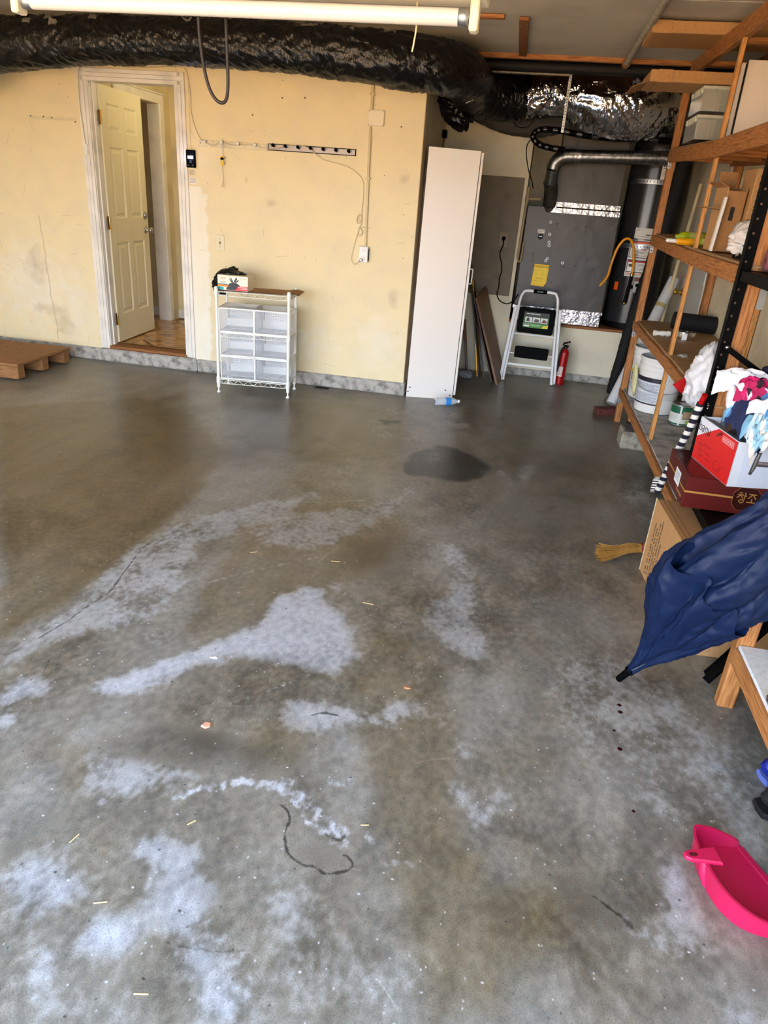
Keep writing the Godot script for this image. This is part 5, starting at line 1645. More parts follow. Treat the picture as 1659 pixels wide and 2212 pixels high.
func build_alcove_services() -> void:
	# foil ducts over the furnace
	var t := thing("foil_duct", "crinkled silver foil duct above the furnace, large elbow end", "duct")
	var shiny := mat("foil_jacket", Color(0.88, 0.88, 0.90), 0.16, 1.0)
	bump(shiny, "crumple", 0.35)
	shiny.uv1_triplanar = true
	shiny.uv1_scale = Vector3(3.5, 3.5, 3.5)
	var h := hose([Vector3(-0.2, 2.285, -6.5), Vector3(-0.05, 2.295, -6.5), Vector3(0.1, 2.30, -6.5), Vector3(0.2, 2.295, -6.51), Vector3(0.34, 2.28, -6.53), Vector3(0.52, 2.27, -6.56), Vector3(0.70, 2.27, -6.62), Vector3(0.83, 2.27, -6.76), Vector3(0.88, 2.27, -6.95)],
		[0.15, 0.148, 0.148, 0.17, 0.215, 0.232, 0.23, 0.215, 0.19], 0.022, 0.06, 29, 72, 0.5, 0.009)
	part(t, "jacket", h.mesh, shiny)
	part(t, "collar", tube([Vector3(-0.215, 2.285, -6.5), Vector3(-0.185, 2.285, -6.5)], 0.158, 32), mats.black_plastic)
	solo("canvas_sleeve", "grey canvas sleeve sagging under the black duct in the alcove", "sleeve", hose([Vector3(-0.62, 2.20, -6.70), Vector3(-0.35, 2.12, -6.72), Vector3(-0.1, 2.10, -6.72), Vector3(0.17, 2.14, -6.72)], [0.08, 0.085, 0.08, 0.07], 0.008, 0.08, 31, 40, 0.6, 0.02).mesh, mat("canvas", Color(0.22, 0.22, 0.215), 0.85))
	t = thing("hanger_strap", "perforated steel hanger strap dropping in front of the foil duct", "strap", Vector3(0.115, 0, -6.34))
	part(t, "band", cb(0.02, 0.47, 0.0015, 0.0), mats.zinc, Vector3(0, 2.27, 0))
	for k in 22:
		part(t, "hole", lathe([[0.0, 0.0], [0.004, 0.0], [0.0, 0.0006]], 8), mats.ink, Vector3(0, 2.06 + k * 0.02, 0.0008), Vector3(90, 0, 0))
	# wrapped refrigerant lines
	t = thing("wrapped_pipe", "black taped refrigerant pipe curling above the vent pipe", "pipe")
	var path := smooth([Vector3(0.16, 1.935, -6.62), Vector3(0.04, 1.945, -6.62), Vector3(-0.05, 1.965, -6.62), Vector3(-0.105, 2.01, -6.62), Vector3(-0.09, 2.055, -6.62), Vector3(-0.02, 2.075, -6.62), Vector3(0.12, 2.07, -6.62), Vector3(0.28, 2.05, -6.62), Vector3(0.5, 2.04, -6.64), Vector3(0.75, 2.05, -6.66), Vector3(0.98, 2.05, -6.66)], 8)
	part(t, "insulation", tube(path, 0.023, 14), mats.black_plastic)
	for k in range(4, path.size() - 3, 5):
		part(t, "tape_turn", tube([path[k], path[k + 1], path[k + 2]], 0.0255, 12), mat("tape_dark", Color(0.14, 0.14, 0.15), 0.25))
	solo("black_wire", "thin black wire hanging from the wrapped pipe to the furnace", "wire", tube(smooth([Vector3(-0.09, 2.02, -6.62), Vector3(-0.14, 1.97, -6.62), Vector3(-0.145, 1.90, -6.64), Vector3(-0.11, 1.78, -6.7), Vector3(-0.07, 1.70, -6.78), Vector3(-0.05, 1.64, -6.86)], 6), 0.004, 7), mats.black_plastic)
	solo("black_wire", "loose loop of thin black wire under the black duct", "wire", tube(smooth([Vector3(-0.32, 2.18, -6.4), Vector3(-0.27, 2.10, -6.55), Vector3(-0.22, 2.075, -6.6), Vector3(-0.15, 2.09, -6.58), Vector3(-0.1, 2.15, -6.4), Vector3(0.0, 2.30, -6.33), Vector3(0.02, 2.43, -6.33)], 6), 0.0028, 6), mats.black_plastic)
	# gas pipe beside the furnace, outlet and cord on the alcove wall
	mat("pipe_old", Color(0.62, 0.55, 0.42), 0.6)
	t = thing("gas_pipe", "cream painted gas pipe with tee left of the furnace", "pipe", Vector3(0, 0, AW + 0.035))
	part(t, "pipe", tube([Vector3(-0.10, 1.06, 0), Vector3(-0.088, 1.63, 0)], 0.012, 10), mats.pipe_old)
	part(t, "bend", tube(smooth([Vector3(-0.10, 1.065, 0), Vector3(-0.092, 1.035, 0), Vector3(-0.075, 1.035, 0), Vector3(-0.068, 1.07, 0), Vector3(-0.066, 1.2, 0)], 4), 0.008, 8), mats.pipe_old)
	part(t, "pipe", tube([Vector3(-0.088, 1.555, 0), Vector3(0.03, 1.56, 0)], 0.011, 10), mats.pipe_old)
	part(t, "fitting", tube([Vector3(-0.088, 1.53, 0), Vector3(-0.088, 1.585, 0)], 0.018, 12), mats.pipe_old)
	part(t, "cap", tube([Vector3(-0.088, 1.615, 0), Vector3(-0.088, 1.65, 0)], 0.016, 12), mats.pipe_old)
	mat("drywall_paint", Color(0.54, 0.50, 0.42), 0.7)
	t = thing("wall_outlet", "painted-over outlet on the alcove wall with a black plug", "outlet", Vector3(-0.247, 1.205, AW + 0.001))
	part(t, "plate", prism(rrect(0.075, 0.12, 0.005), 0.006, 0.002), mats.drywall_paint, Vector3(0, 0, 0.003))
	part(t, "plug", cb(0.03, 0.035, 0.035, 0.008), mats.black_plastic, Vector3(0, 0.01, 0.022))
	solo("power_cord", "wavy black power cord hanging on the alcove wall to the furnace", "cord", tube(smooth([Vector3(-0.247, 1.21, AW + 0.045), Vector3(-0.245, 1.16, AW + 0.04), Vector3(-0.265, 1.09, AW + 0.012), Vector3(-0.245, 1.02, AW + 0.012), Vector3(-0.228, 0.94, AW + 0.012), Vector3(-0.24, 0.87, AW + 0.012), Vector3(-0.235, 0.80, AW + 0.012), Vector3(-0.243, 0.73, AW + 0.012), Vector3(-0.21, 0.675, AW + 0.012), Vector3(-0.14, 0.652, AW + 0.015), Vector3(-0.08, 0.69, AW + 0.02), Vector3(-0.05, 0.75, AW + 0.03)], 6), 0.0048, 8), mats.black_plastic)
	t = thing("wall_clip", "small black device with wire on the return wall above the cabinet", "sensor", Vector3(CX + 0.001, 2.0, -6.64))
	part(t, "body", cb(0.04, 0.06, 0.05, 0.005), mats.black_plastic, Vector3(0.02, 0, 0))
	part(t, "wire", tube(smooth([Vector3(0.02, -0.03, 0), Vector3(0.012, -0.08, 0.01), Vector3(0.02, -0.12, 0.0), Vector3(0.035, -0.17, 0.01)], 5), 0.004, 7), mats.black_plastic)
	# framing and pipes under the ceiling edge
	var bm := thing("drain_pipe", "black drain pipe running under the ceiling edge over the alcove", "pipe", Vector3(0, 2.428, -6.10))
	part(bm, "pipe", tube([Vector3(CX + 0.005, 0, 0), Vector3(1.28, 0, 0)], 0.038, 18), mats.rubber)
	part(bm, "coupling", tube([Vector3(0.9, 0, 0), Vector3(1.0, 0, 0)], 0.044, 18), mats.rubber)
	var wd := beam(self, "roof_batten", Vector3(CX + 0.01, 2.402, -6.235), Vector3(0.10, 2.408, -6.235), 0.016, 0.05, tri_mat("peeled", Color(0.80, 0.75, 0.64), 0.8, "grime", Vector3(9, 9, 9)), Vector3.UP)
	tag(wd, "batten with peeling white paint behind the black drain pipe", "batten")
	var b1 := beam(self, "ceiling_batten", Vector3(-0.22, CH - 0.012, -4.86), Vector3(-0.245, CH - 0.012, -5.93), 0.02, 0.055, mats.wood_dark)
	tag(b1, "brown wooden batten across the ceiling near the alcove", "batten")
	b1 = beam(self, "ceiling_batten", Vector3(-0.9, CH - 0.012, -4.85), Vector3(-0.33, CH - 0.012, -4.84), 0.02, 0.05, mats.wood)
	tag(b1, "short brown batten on the ceiling behind the shop light", "batten")
	t = thing("ceiling_pipe", "white pipe running along the ceiling toward the alcove", "pipe")
	part(t, "pipe", tube([Vector3(0.475, 2.452, -6.0), Vector3(0.475, 2.452, -3.2)], 0.021, 14), tri_mat("pipe_white", Color(0.72, 0.69, 0.62), 0.5, "grime", Vector3(3, 3, 3)))
	part(t, "coupling", tube([Vector3(0.475, 2.452, -6.03), Vector3(0.475, 2.452, -5.95)], 0.03, 14), mat("copper_old", Color(0.5, 0.3, 0.14), 0.5, 0.5))
	solo("vent_stub", "short white pipe stub beside the foil duct above the shelf", "pipe", tube([Vector3(0.62, 2.50, -6.35), Vector3(0.80, 2.49, -6.35)], 0.04, 16), mats.white_plastic)

func build_wall_patch() -> void:
	# bare drywall let into the alcove wall
	var o := part(get_node("wall_alcove"), "drywall_patch", cb(0.60, 1.0, 0.006, 0.001), tri_mat("drywall", Color(0.50, 0.47, 0.41), 0.85, "blotch", Vector3(1.5, 1.5, 1.5)), Vector3(-0.43, 1.22, AW + 0.002))
	o.set_meta("label", "grey bare drywall patch")

func build_ladder() -> void:
	# folded two-step ladder leaning on the low wall
	var t := thing("step_ladder", "folded white two-step ladder with black treads leaning on the low wall", "ladder", Vector3(0.145, 0.012, -6.60), Vector3(-9, 0, 0))
	var al := mat("ladder_white", Color(0.92, 0.92, 0.92), 0.5)
	# front frame: legs, then the round hand rail
	var pts := [Vector3(-0.222, 0, 0), Vector3(-0.175, 0.62, 0), Vector3(-0.168, 0.72, 0), Vector3(-0.15, 0.775, 0), Vector3(-0.11, 0.80, 0), Vector3(0.11, 0.80, 0), Vector3(0.15, 0.775, 0), Vector3(0.168, 0.72, 0), Vector3(0.175, 0.62, 0), Vector3(0.222, 0, 0)]
	part(t, "front_frame", tube([pts[0]] + smooth(pts.slice(1, 9), 5) + [pts[9]], 0.0125, 12), al)
	for s in [-1, 1]:
		beam(t, "rear_leg", Vector3(s * 0.248, 0.0, -0.035), Vector3(s * 0.20, 0.66, -0.025), 0.02, 0.028, al, Vector3(0, 0, 1), 0.004)
		part(t, "foot", cb(0.03, 0.02, 0.032, 0.004), mats.white_plastic, Vector3(s * 0.223, 0.004, 0))
	part(t, "grip", tube([Vector3(-0.06, 0.80, 0), Vector3(0.06, 0.80, 0)], 0.0165, 14), mats.black_plastic)
	part(t, "grip_lettering", letters("step ladder", 0.008, 0.0006), mats.white_plastic, Vector3(0, 0.799, 0.0167))
	for q in [[0.145, 0.02], [0.42, 0.012]]:
		part(t, "cross_bar", cb(0.40 if q[0] < 0.3 else 0.37, q[1], 0.012, 0.003), al, Vector3(0, q[0], -0.006))
	part(t, "cross_bar", cb(0.40, 0.012, 0.012, 0.003), al, Vector3(0, 0.245, 0.0))
	var s1 := part(t, "top_step", prism(rrect(0.325, 0.225, 0.02), 0.022, 0.004), mats.black_plastic, Vector3(0.0, 0.545, 0.02), Vector3(-1, 0, -1))
	var im := blank(160, 100, Color(0.16, 0.36, 0.14))
	im.fill_rect(Rect2i(0, 0, 160, 30), Color(0.10, 0.12, 0.09))
	scribble(im, Rect2i(14, 8, 90, 12), 1, Color(0.9, 0.92, 0.88), 3)
	for q in [[10, 32, 44], [58, 32, 46], [108, 32, 44]]:
		im.fill_rect(Rect2i(q[0], q[1], q[2], 34), Color(0.84, 0.84, 0.82))
	fill_poly(im, [Vector2(16, 60), Vector2(22, 38), Vector2(34, 36), Vector2(40, 60)], Color(0.12, 0.12, 0.13))
	fill_poly(im, [Vector2(66, 62), Vector2(72, 40), Vector2(96, 44), Vector2(98, 62)], Color(0.3, 0.3, 0.3))
	fill_poly(im, [Vector2(114, 62), Vector2(126, 40), Vector2(146, 48), Vector2(148, 62)], Color(0.45, 0.15, 0.1))
	im.fill_rect(Rect2i(0, 72, 160, 28), Color(0.25, 0.55, 0.16))
	im.fill_rect(Rect2i(6, 76, 34, 18), Color(0.9, 0.9, 0.88))
	scribble(im, Rect2i(8, 77, 30, 16), 1, Color(0.1, 0.1, 0.1), 5)
	fill_poly(im, [Vector2(126, 84), Vector2(160, 74), Vector2(160, 96), Vector2(122, 98)], Color(0.9, 0.8, 0.1))
	scribble(im, Rect2i(50, 80, 60, 10), 2, Color(0.85, 0.95, 0.8), 7)
	part(s1, "printed_label", sheet(0.225, 0.135), printed("ladder_label", im), Vector3(0.0, 0.005, 0.0115))
	var s2 := part(t, "lower_step", prism(rrect(0.305, 0.105, 0.015), 0.025, 0.004), mats.black_plastic, Vector3(0.0, 0.26, 0.022), Vector3(0, 0, -1))
	for k in 12:
		part(s2, "rib", cb(0.27, 0.003, 0.003, 0.0), mats.black_plastic, Vector3(0, -0.04 + k * 0.0073, 0.0135))

func build_extinguisher() -> void:
	var t := thing("fire_extinguisher", "red fire extinguisher standing beside the step ladder", "extinguisher", Vector3(0.44, 0, -6.70), Vector3(0, 0, -1.5))
	part(t, "cylinder", lathe([[0.0, 0.0], [0.036, 0.0], [0.041, 0.006], [0.041, 0.28], [0.038, 0.30], [0.028, 0.318], [0.018, 0.326], [0.016, 0.335]], 28), mat("ext_red", Color(0.62, 0.03, 0.05), 0.3))
	part(t, "valve", lathe([[0.018, 0.332], [0.02, 0.345], [0.014, 0.36], [0.0, 0.362]], 14), mats.dark_grey)
	part(t, "lever", cb(0.075, 0.012, 0.018, 0.004), mats.black_plastic, Vector3(0.0, 0.388, 0.015), Vector3(0, 25, 14))
	part(t, "lever", cb(0.065, 0.01, 0.016, 0.003), mats.black_plastic, Vector3(-0.005, 0.362, 0.015), Vector3(0, 25, -12))
	part(t, "pin", tube([Vector3(0.0, 0.375, 0.02), Vector3(0.012, 0.4, 0.02)], 0.004, 7), mats.ext_red)
	part(t, "hose", tube(smooth([Vector3(-0.012, 0.35, 0.02), Vector3(-0.035, 0.32, 0.035), Vector3(-0.044, 0.25, 0.038), Vector3(-0.042, 0.17, 0.036)], 5), 0.009, 10), mats.rubber)
	part(t, "nozzle", lathe([[0.009, 0.0], [0.014, -0.05], [0.012, -0.05]].map(func(q): return [q[0], -q[1]]), 12), mats.rubber, Vector3(-0.042, 0.125, 0.036))
	var p := PackedVector3Array()
	for i in 7:
		for j in 2:
			var a := deg_to_rad(120) + (0.5 - i / 6.0) * 1.5
			p.append(Vector3(cos(a) * 0.0416, 0.17 - j * 0.09, sin(a) * 0.0416))
	var m := MB.new()
	m.grid(p, 7, 2, false, -1.0)
	var im := blank(60, 80, Color(0.86, 0.82, 0.78))
	scribble(im, Rect2i(4, 4, 52, 70), 10, Color(0.55, 0.2, 0.2), 3)
	part(t, "label", m.done(), printed("ext_label", im))

# ---------------------------------------------------------------- wooden shelves along the right wall
const SX := 0.833         # front of the shelves

func build_shelf() -> void:
	var t := thing("wooden_shelf", "tall home-made wooden shelf unit along the right wall with four boards", "shelf")
	part(t, "post", cb(2.36, 0.045, 0.055, 0.004), mats.wood, Vector3(SX + 0.028, 1.18, -5.62), Vector3(0, 0, 90))
	part(t, "post", cb(2.03, 0.02, 0.042, 0.003), mats.wood_pale, Vector3(SX + 0.035, 1.29, -4.27), Vector3(0, 0, 90))
	part(t, "post", cb(2.36, 0.06, 0.04, 0.004), mats.wood, Vector3(SX + 0.055, 1.18, -3.165), Vector3(0, 0, 90))
	part(t, "back_post", cb(2.40, 0.04, 0.085, 0.004), mats.wood, Vector3(RW - 0.025, 1.2, -5.57), Vector3(0, 0, 90))
	part(t, "back_post", cb(2.40, 0.03, 0.045, 0.004), mats.wood_pale, Vector3(RW - 0.02, 1.2, -4.39), Vector3(0, 0, 90))
	part(t, "back_post", cb(2.40, 0.03, 0.085, 0.004), mats.wood, Vector3(RW - 0.02, 1.2, -3.19), Vector3(0, 0, 90))
	# each level: heights at the far, middle and near posts, depth of the front board, plywood
	var zs := [-5.66, -4.26, -3.14]
	for lv in [[1.925, 1.872, 1.866, 0.078, "wood"], [1.385, 1.352, 1.345, 0.07, "wood"], [0.782, 0.782, 0.778, 0.06, "wood"], [0.270, 0.275, 0.275, 0.055, "wood"]]:
		for k in 2:
			var a := Vector3(SX + 0.012, lv[k], zs[k])
			var b := Vector3(SX + 0.012, lv[k + 1], zs[k + 1])
			var d := Vector3(0, lv[3] / 2 + 0.012, 0)
			beam(t, "front_board", a - d, b - d + Vector3(0, 0, -0.002), lv[3], 0.02, mats[lv[4]], Vector3.UP, 0.003)
			var c := Vector3(0.237, -0.006, 0)
			beam(t, "shelf_board", a + c, b + c + Vector3(0, 0, -0.002), 0.012, 0.455, mats.shelf_white if lv[0] < 0.4 else mats.ply, Vector3.UP, 0.0015)
			beam(t, "back_board", a - d + Vector3(0.41, 0, 0), b - d + Vector3(0.41, 0, -0.002), lv[3], 0.02, mats.wood_dark, Vector3.UP, 0.003)
		for z in [-5.60, -4.9, -4.3, -3.7, -3.2]:
			var y: float = lerpf(lv[0], lv[1], clampf((z + 5.66) / 1.4, 0, 1)) - 0.05
			part(t, "cross_bar", cb(0.38, 0.05, 0.035, 0.003), mats.wood, Vector3(SX + 0.22, y, z))
	# rails under the ceiling
	beam(t, "top_rail", Vector3(SX + 0.045, 2.385, -5.67), Vector3(SX + 0.045, 2.325, -3.14), 0.085, 0.035, mats.wood, Vector3.UP, 0.003)
	beam(t, "top_rail", Vector3(RW - 0.055, 2.40, -5.67), Vector3(RW - 0.055, 2.36, -3.14), 0.085, 0.035, mats.wood_dark, Vector3.UP, 0.003)
	for z in [-5.2, -4.55, -4.0, -3.5]:
		part(t, "top_cross_bar", cb(0.40, 0.03, 0.05, 0.003), mats.wood, Vector3(SX + 0.25, 2.345, z))
	# zinc angle brackets and nail heads at the far post
	for y in [1.83, 1.29, 0.70, 0.19]:
		var b := part(t, "bracket", prism(rrect(0.022, 0.075, 0.008), 0.003, 0.0008), mats.zinc, Vector3(SX + 0.012, y, -5.59), Vector3(0, 0, 0))
		for k in [-0.022, 0.0, 0.022]:
			part(b, "screw", lathe([[0.0, 0.0], [0.0045, 0.0], [0.0, 0.002]], 8), mats.dark_grey, Vector3(0, k, 0.0015), Vector3(90, 0, 0))
	var ang := [Vector2(0, 0), Vector2(0.13, 0), Vector2(0.13, -0.028), Vector2(0.045, -0.028), Vector2(0.028, -0.045), Vector2(0.028, -0.12), Vector2(0, -0.12)]
	part(t, "angle_bracket", prism(ang, 0.003, 0.0008), mats.zinc, Vector3(SX + 0.085, 1.30, -3.14))
	rng.seed = 3
	for k in 14:
		var z := -5.4 + k * 0.16
		for y in [1.86, 1.31, 0.735]:
			if rng.randf() < 0.45:
				part(t, "nail", lathe([[0.0, 0.0], [0.004, 0.0], [0.0, 0.0015]], 7), mats.zinc, Vector3(SX + 0.001, y - 0.02 * rng.randf() - (0.03 if z > -4.5 else 0.0), z), Vector3(0, 0, 90))

func build_near_shelf() -> void:
	var t := thing("low_wooden_shelf", "nearest wooden shelf with a worn white board and zinc brackets", "shelf")
	part(t, "post", cb(2.3, 0.055, 0.045, 0.005), mats.wood, Vector3(SX + 0.03, 1.15, -2.115), Vector3(0, 0, 90))
	beam(t, "front_board", Vector3(SX + 0.006, 0.215, -2.09), Vector3(SX + 0.006, 0.21, -0.6), 0.055, 0.022, mats.wood, Vector3.UP, 0.003)
	beam(t, "shelf_board", Vector3(SX + 0.235, 0.248, -2.09), Vector3(SX + 0.235, 0.244, -0.6), 0.012, 0.455, tri_mat("board_pale", Color(0.88, 0.89, 0.88), 0.5, "card", Vector3(2, 2, 2), 0.0, true), Vector3.UP, 0.002)
	part(t, "end_bar", cb(0.45, 0.05, 0.02, 0.003), mats.wood, Vector3(SX + 0.25, 0.215, -2.07))
	part(t, "back_post", cb(2.3, 0.04, 0.085, 0.004), mats.wood, Vector3(RW - 0.03, 1.15, -2.1), Vector3(0, 0, 90))
	part(t, "back_post", cb(2.3, 0.04, 0.085, 0.004), mats.wood, Vector3(RW - 0.03, 1.15, -0.65), Vector3(0, 0, 90))
	part(t, "post", cb(2.3, 0.055, 0.045, 0.005), mats.wood, Vector3(SX + 0.03, 1.15, -0.62), Vector3(0, 0, 90))
	var b := part(t, "bracket", prism([Vector2(-0.012, -0.045), Vector2(0.0, -0.055), Vector2(0.012, -0.045), Vector2(0.012, 0.02), Vector2(0.03, 0.0), Vector2(0.03, 0.028), Vector2(0.0, 0.055), Vector2(-0.012, 0.04)], 0.003, 0.0008), mats.zinc, Vector3(SX + 0.03, 0.2, -2.091))
	for q in [Vector2(-0.002, -0.03), Vector2(-0.002, 0.0), Vector2(0.004, 0.03), Vector2(0.02, 0.012)]:
		part(b, "screw", lathe([[0.0, 0.0], [0.005, 0.0], [0.0, 0.0025]], 8), mats.steel, Vector3(q.x, q.y, 0.0015), Vector3(90, 0, 0))
	solo("dust_clump", "brown ball of string on the white board at the right edge", "string", blob(Vector3(0.03, 0.022, 0.03), 0.4, 0.2, 51, 16, 22), mat("string_brown", Color(0.30, 0.20, 0.16), 0.9), Vector3(SX + 0.035, 0.275, -1.79))

func build_metal_rack() -> void:
	var t := thing("metal_rack", "black perforated steel rack standing between the wooden shelves", "rack")
	var bm: Material = mats.black_metal
	var p := part(t, "post", cb(0.003, 1.83, 0.04, 0.001), bm, Vector3(SX - 0.02, 0.915, -3.115))
	part(p, "flange", cb(0.05, 1.83, 0.003, 0.001), bm, Vector3(0.024, 0, -0.0185))
	for k in 34:
		# keyholes: pale where the wood behind shows through
		part(p, "hole", lathe([[0.0, 0.0], [0.0055, 0.0], [0.0, 0.0006]], 8), mat("hole_tan", Color(0.50, 0.40, 0.33), 0.7), Vector3(0.022, -0.86 + k * 0.052, -0.0165), Vector3(90, 0, 0))
	part(p, "foot", cb(0.05, 0.012, 0.05, 0.004), mats.rubber, Vector3(0.015, -0.909, 0))
	for q in [[1.26, -3.135], [1.26, -2.235], [1.03, -2.235]]:
		part(t, "post", cb(0.04, 1.83, 0.04, 0.001), bm, Vector3(q[0], 0.915, q[1] + 0.02))
	for y in [1.325, 0.428]:
		part(t, "shelf_rail", cb(0.015, 0.04, 0.90, 0.002), bm, Vector3(SX - 0.008, y - 0.02, -2.68))
		part(t, "shelf_rail", cb(0.44, 0.04, 0.012, 0.002), bm, Vector3(1.04, y - 0.02, -3.125))
		part(t, "shelf_rail", cb(0.44, 0.04, 0.012, 0.002), bm, Vector3(1.04, y - 0.02, -2.225))
		part(t, "shelf_panel", cb(0.43, 0.008, 0.89, 0.001), bm, Vector3(1.045, y - 0.006, -2.68))
	part(t, "shelf_panel", cb(0.22, 0.02, 0.89, 0.001), bm, Vector3(1.17, 0.78, -2.68))
	# spare perforated upright leaning under the umbrella
	var sp := thing("spare_upright", "black perforated steel upright slanting up from the floor under the umbrella", "metal bar")
	var sa := Vector3(0.828, 0.022, -2.245)
	var sb := Vector3(1.06, 0.30, -2.36)
	for k in 2:
		var o := beam(sp, "flange", sa + Vector3(0, 0.004 * k, 0.018 * k), sb + Vector3(0, 0.004 * k, 0.018 * k), 0.042 if k == 0 else 0.004, 0.003 if k == 0 else 0.038, bm, Vector3.UP, 0.001)
		if k == 0:
			for i in 7:
				part(o, "rivet", lathe([[0.0, 0.0], [0.006, 0.0], [0.0, 0.003]], 10), mats.steel, Vector3(-0.15 + i * 0.05, 0.006 * (1 if i % 2 == 0 else -1), 0.0015), Vector3(90, 0, 0))
	beam(sp, "flange", sa + Vector3(0.0, -0.018, 0.016), sb + Vector3(0.0, -0.018, 0.016), 0.003, 0.036, bm, Vector3.UP, 0.001)
	beam(t, "diagonal_brace", Vector3(SX + 0.0, 1.03, -3.09), Vector3(1.20, 0.82, -3.09), 0.022, 0.006, bm, Vector3.UP, 0.002)
	part(t, "bolt", lathe([[0.0, 0.0], [0.009, 0.0], [0.007, 0.007], [0.0, 0.009]], 12), mats.steel, Vector3(SX + 0.004, 1.03, -3.087), Vector3(90, 0, 0))
	for y in [1.30, 0.78]:
		for k in 2:
			part(t, "rivet", lathe([[0.0, 0.0], [0.006, 0.0], [0.0, 0.004]], 10), mats.steel, Vector3(SX - 0.002, y - 0.012 * k, -3.11), Vector3(90, 0, 0))

func carton(called: String, label: String, at: Vector3, rot: Vector3, s: Vector3, m: Material, taped := true) -> Node3D:
	# a closed cardboard box with seams and tape; its base is at y = 0
	var t := thing(called, label, "box", at, rot)
	part(t, "body", cb(s.x, s.y, s.z, 0.003), m, Vector3(0, s.y / 2, 0))
	if taped:
		var long := s.x > s.z
		part(t, "top_seam", cb(s.x * 0.98 if long else 0.002, 0.0012, 0.002 if long else s.z * 0.98, 0.0), mats.ink, Vector3(0, s.y + 0.0002, 0))
		part(t, "tape", cb(s.x * 0.9 if long else 0.05, 0.0008, 0.05 if long else s.z * 0.9, 0.0), mats.pack_tape, Vector3(0, s.y + 0.0012, 0))
	return t

func flap(parent: Node, w: float, l: float, m: Material, at: Vector3, rot: Vector3) -> void:
	var fm := MB.new()
	fm.box(Vector3(0, l / 2, 0), Vector3(w, l, 0.004), 0.001)
	part(parent, "flap", fm.done(), m, at, rot)

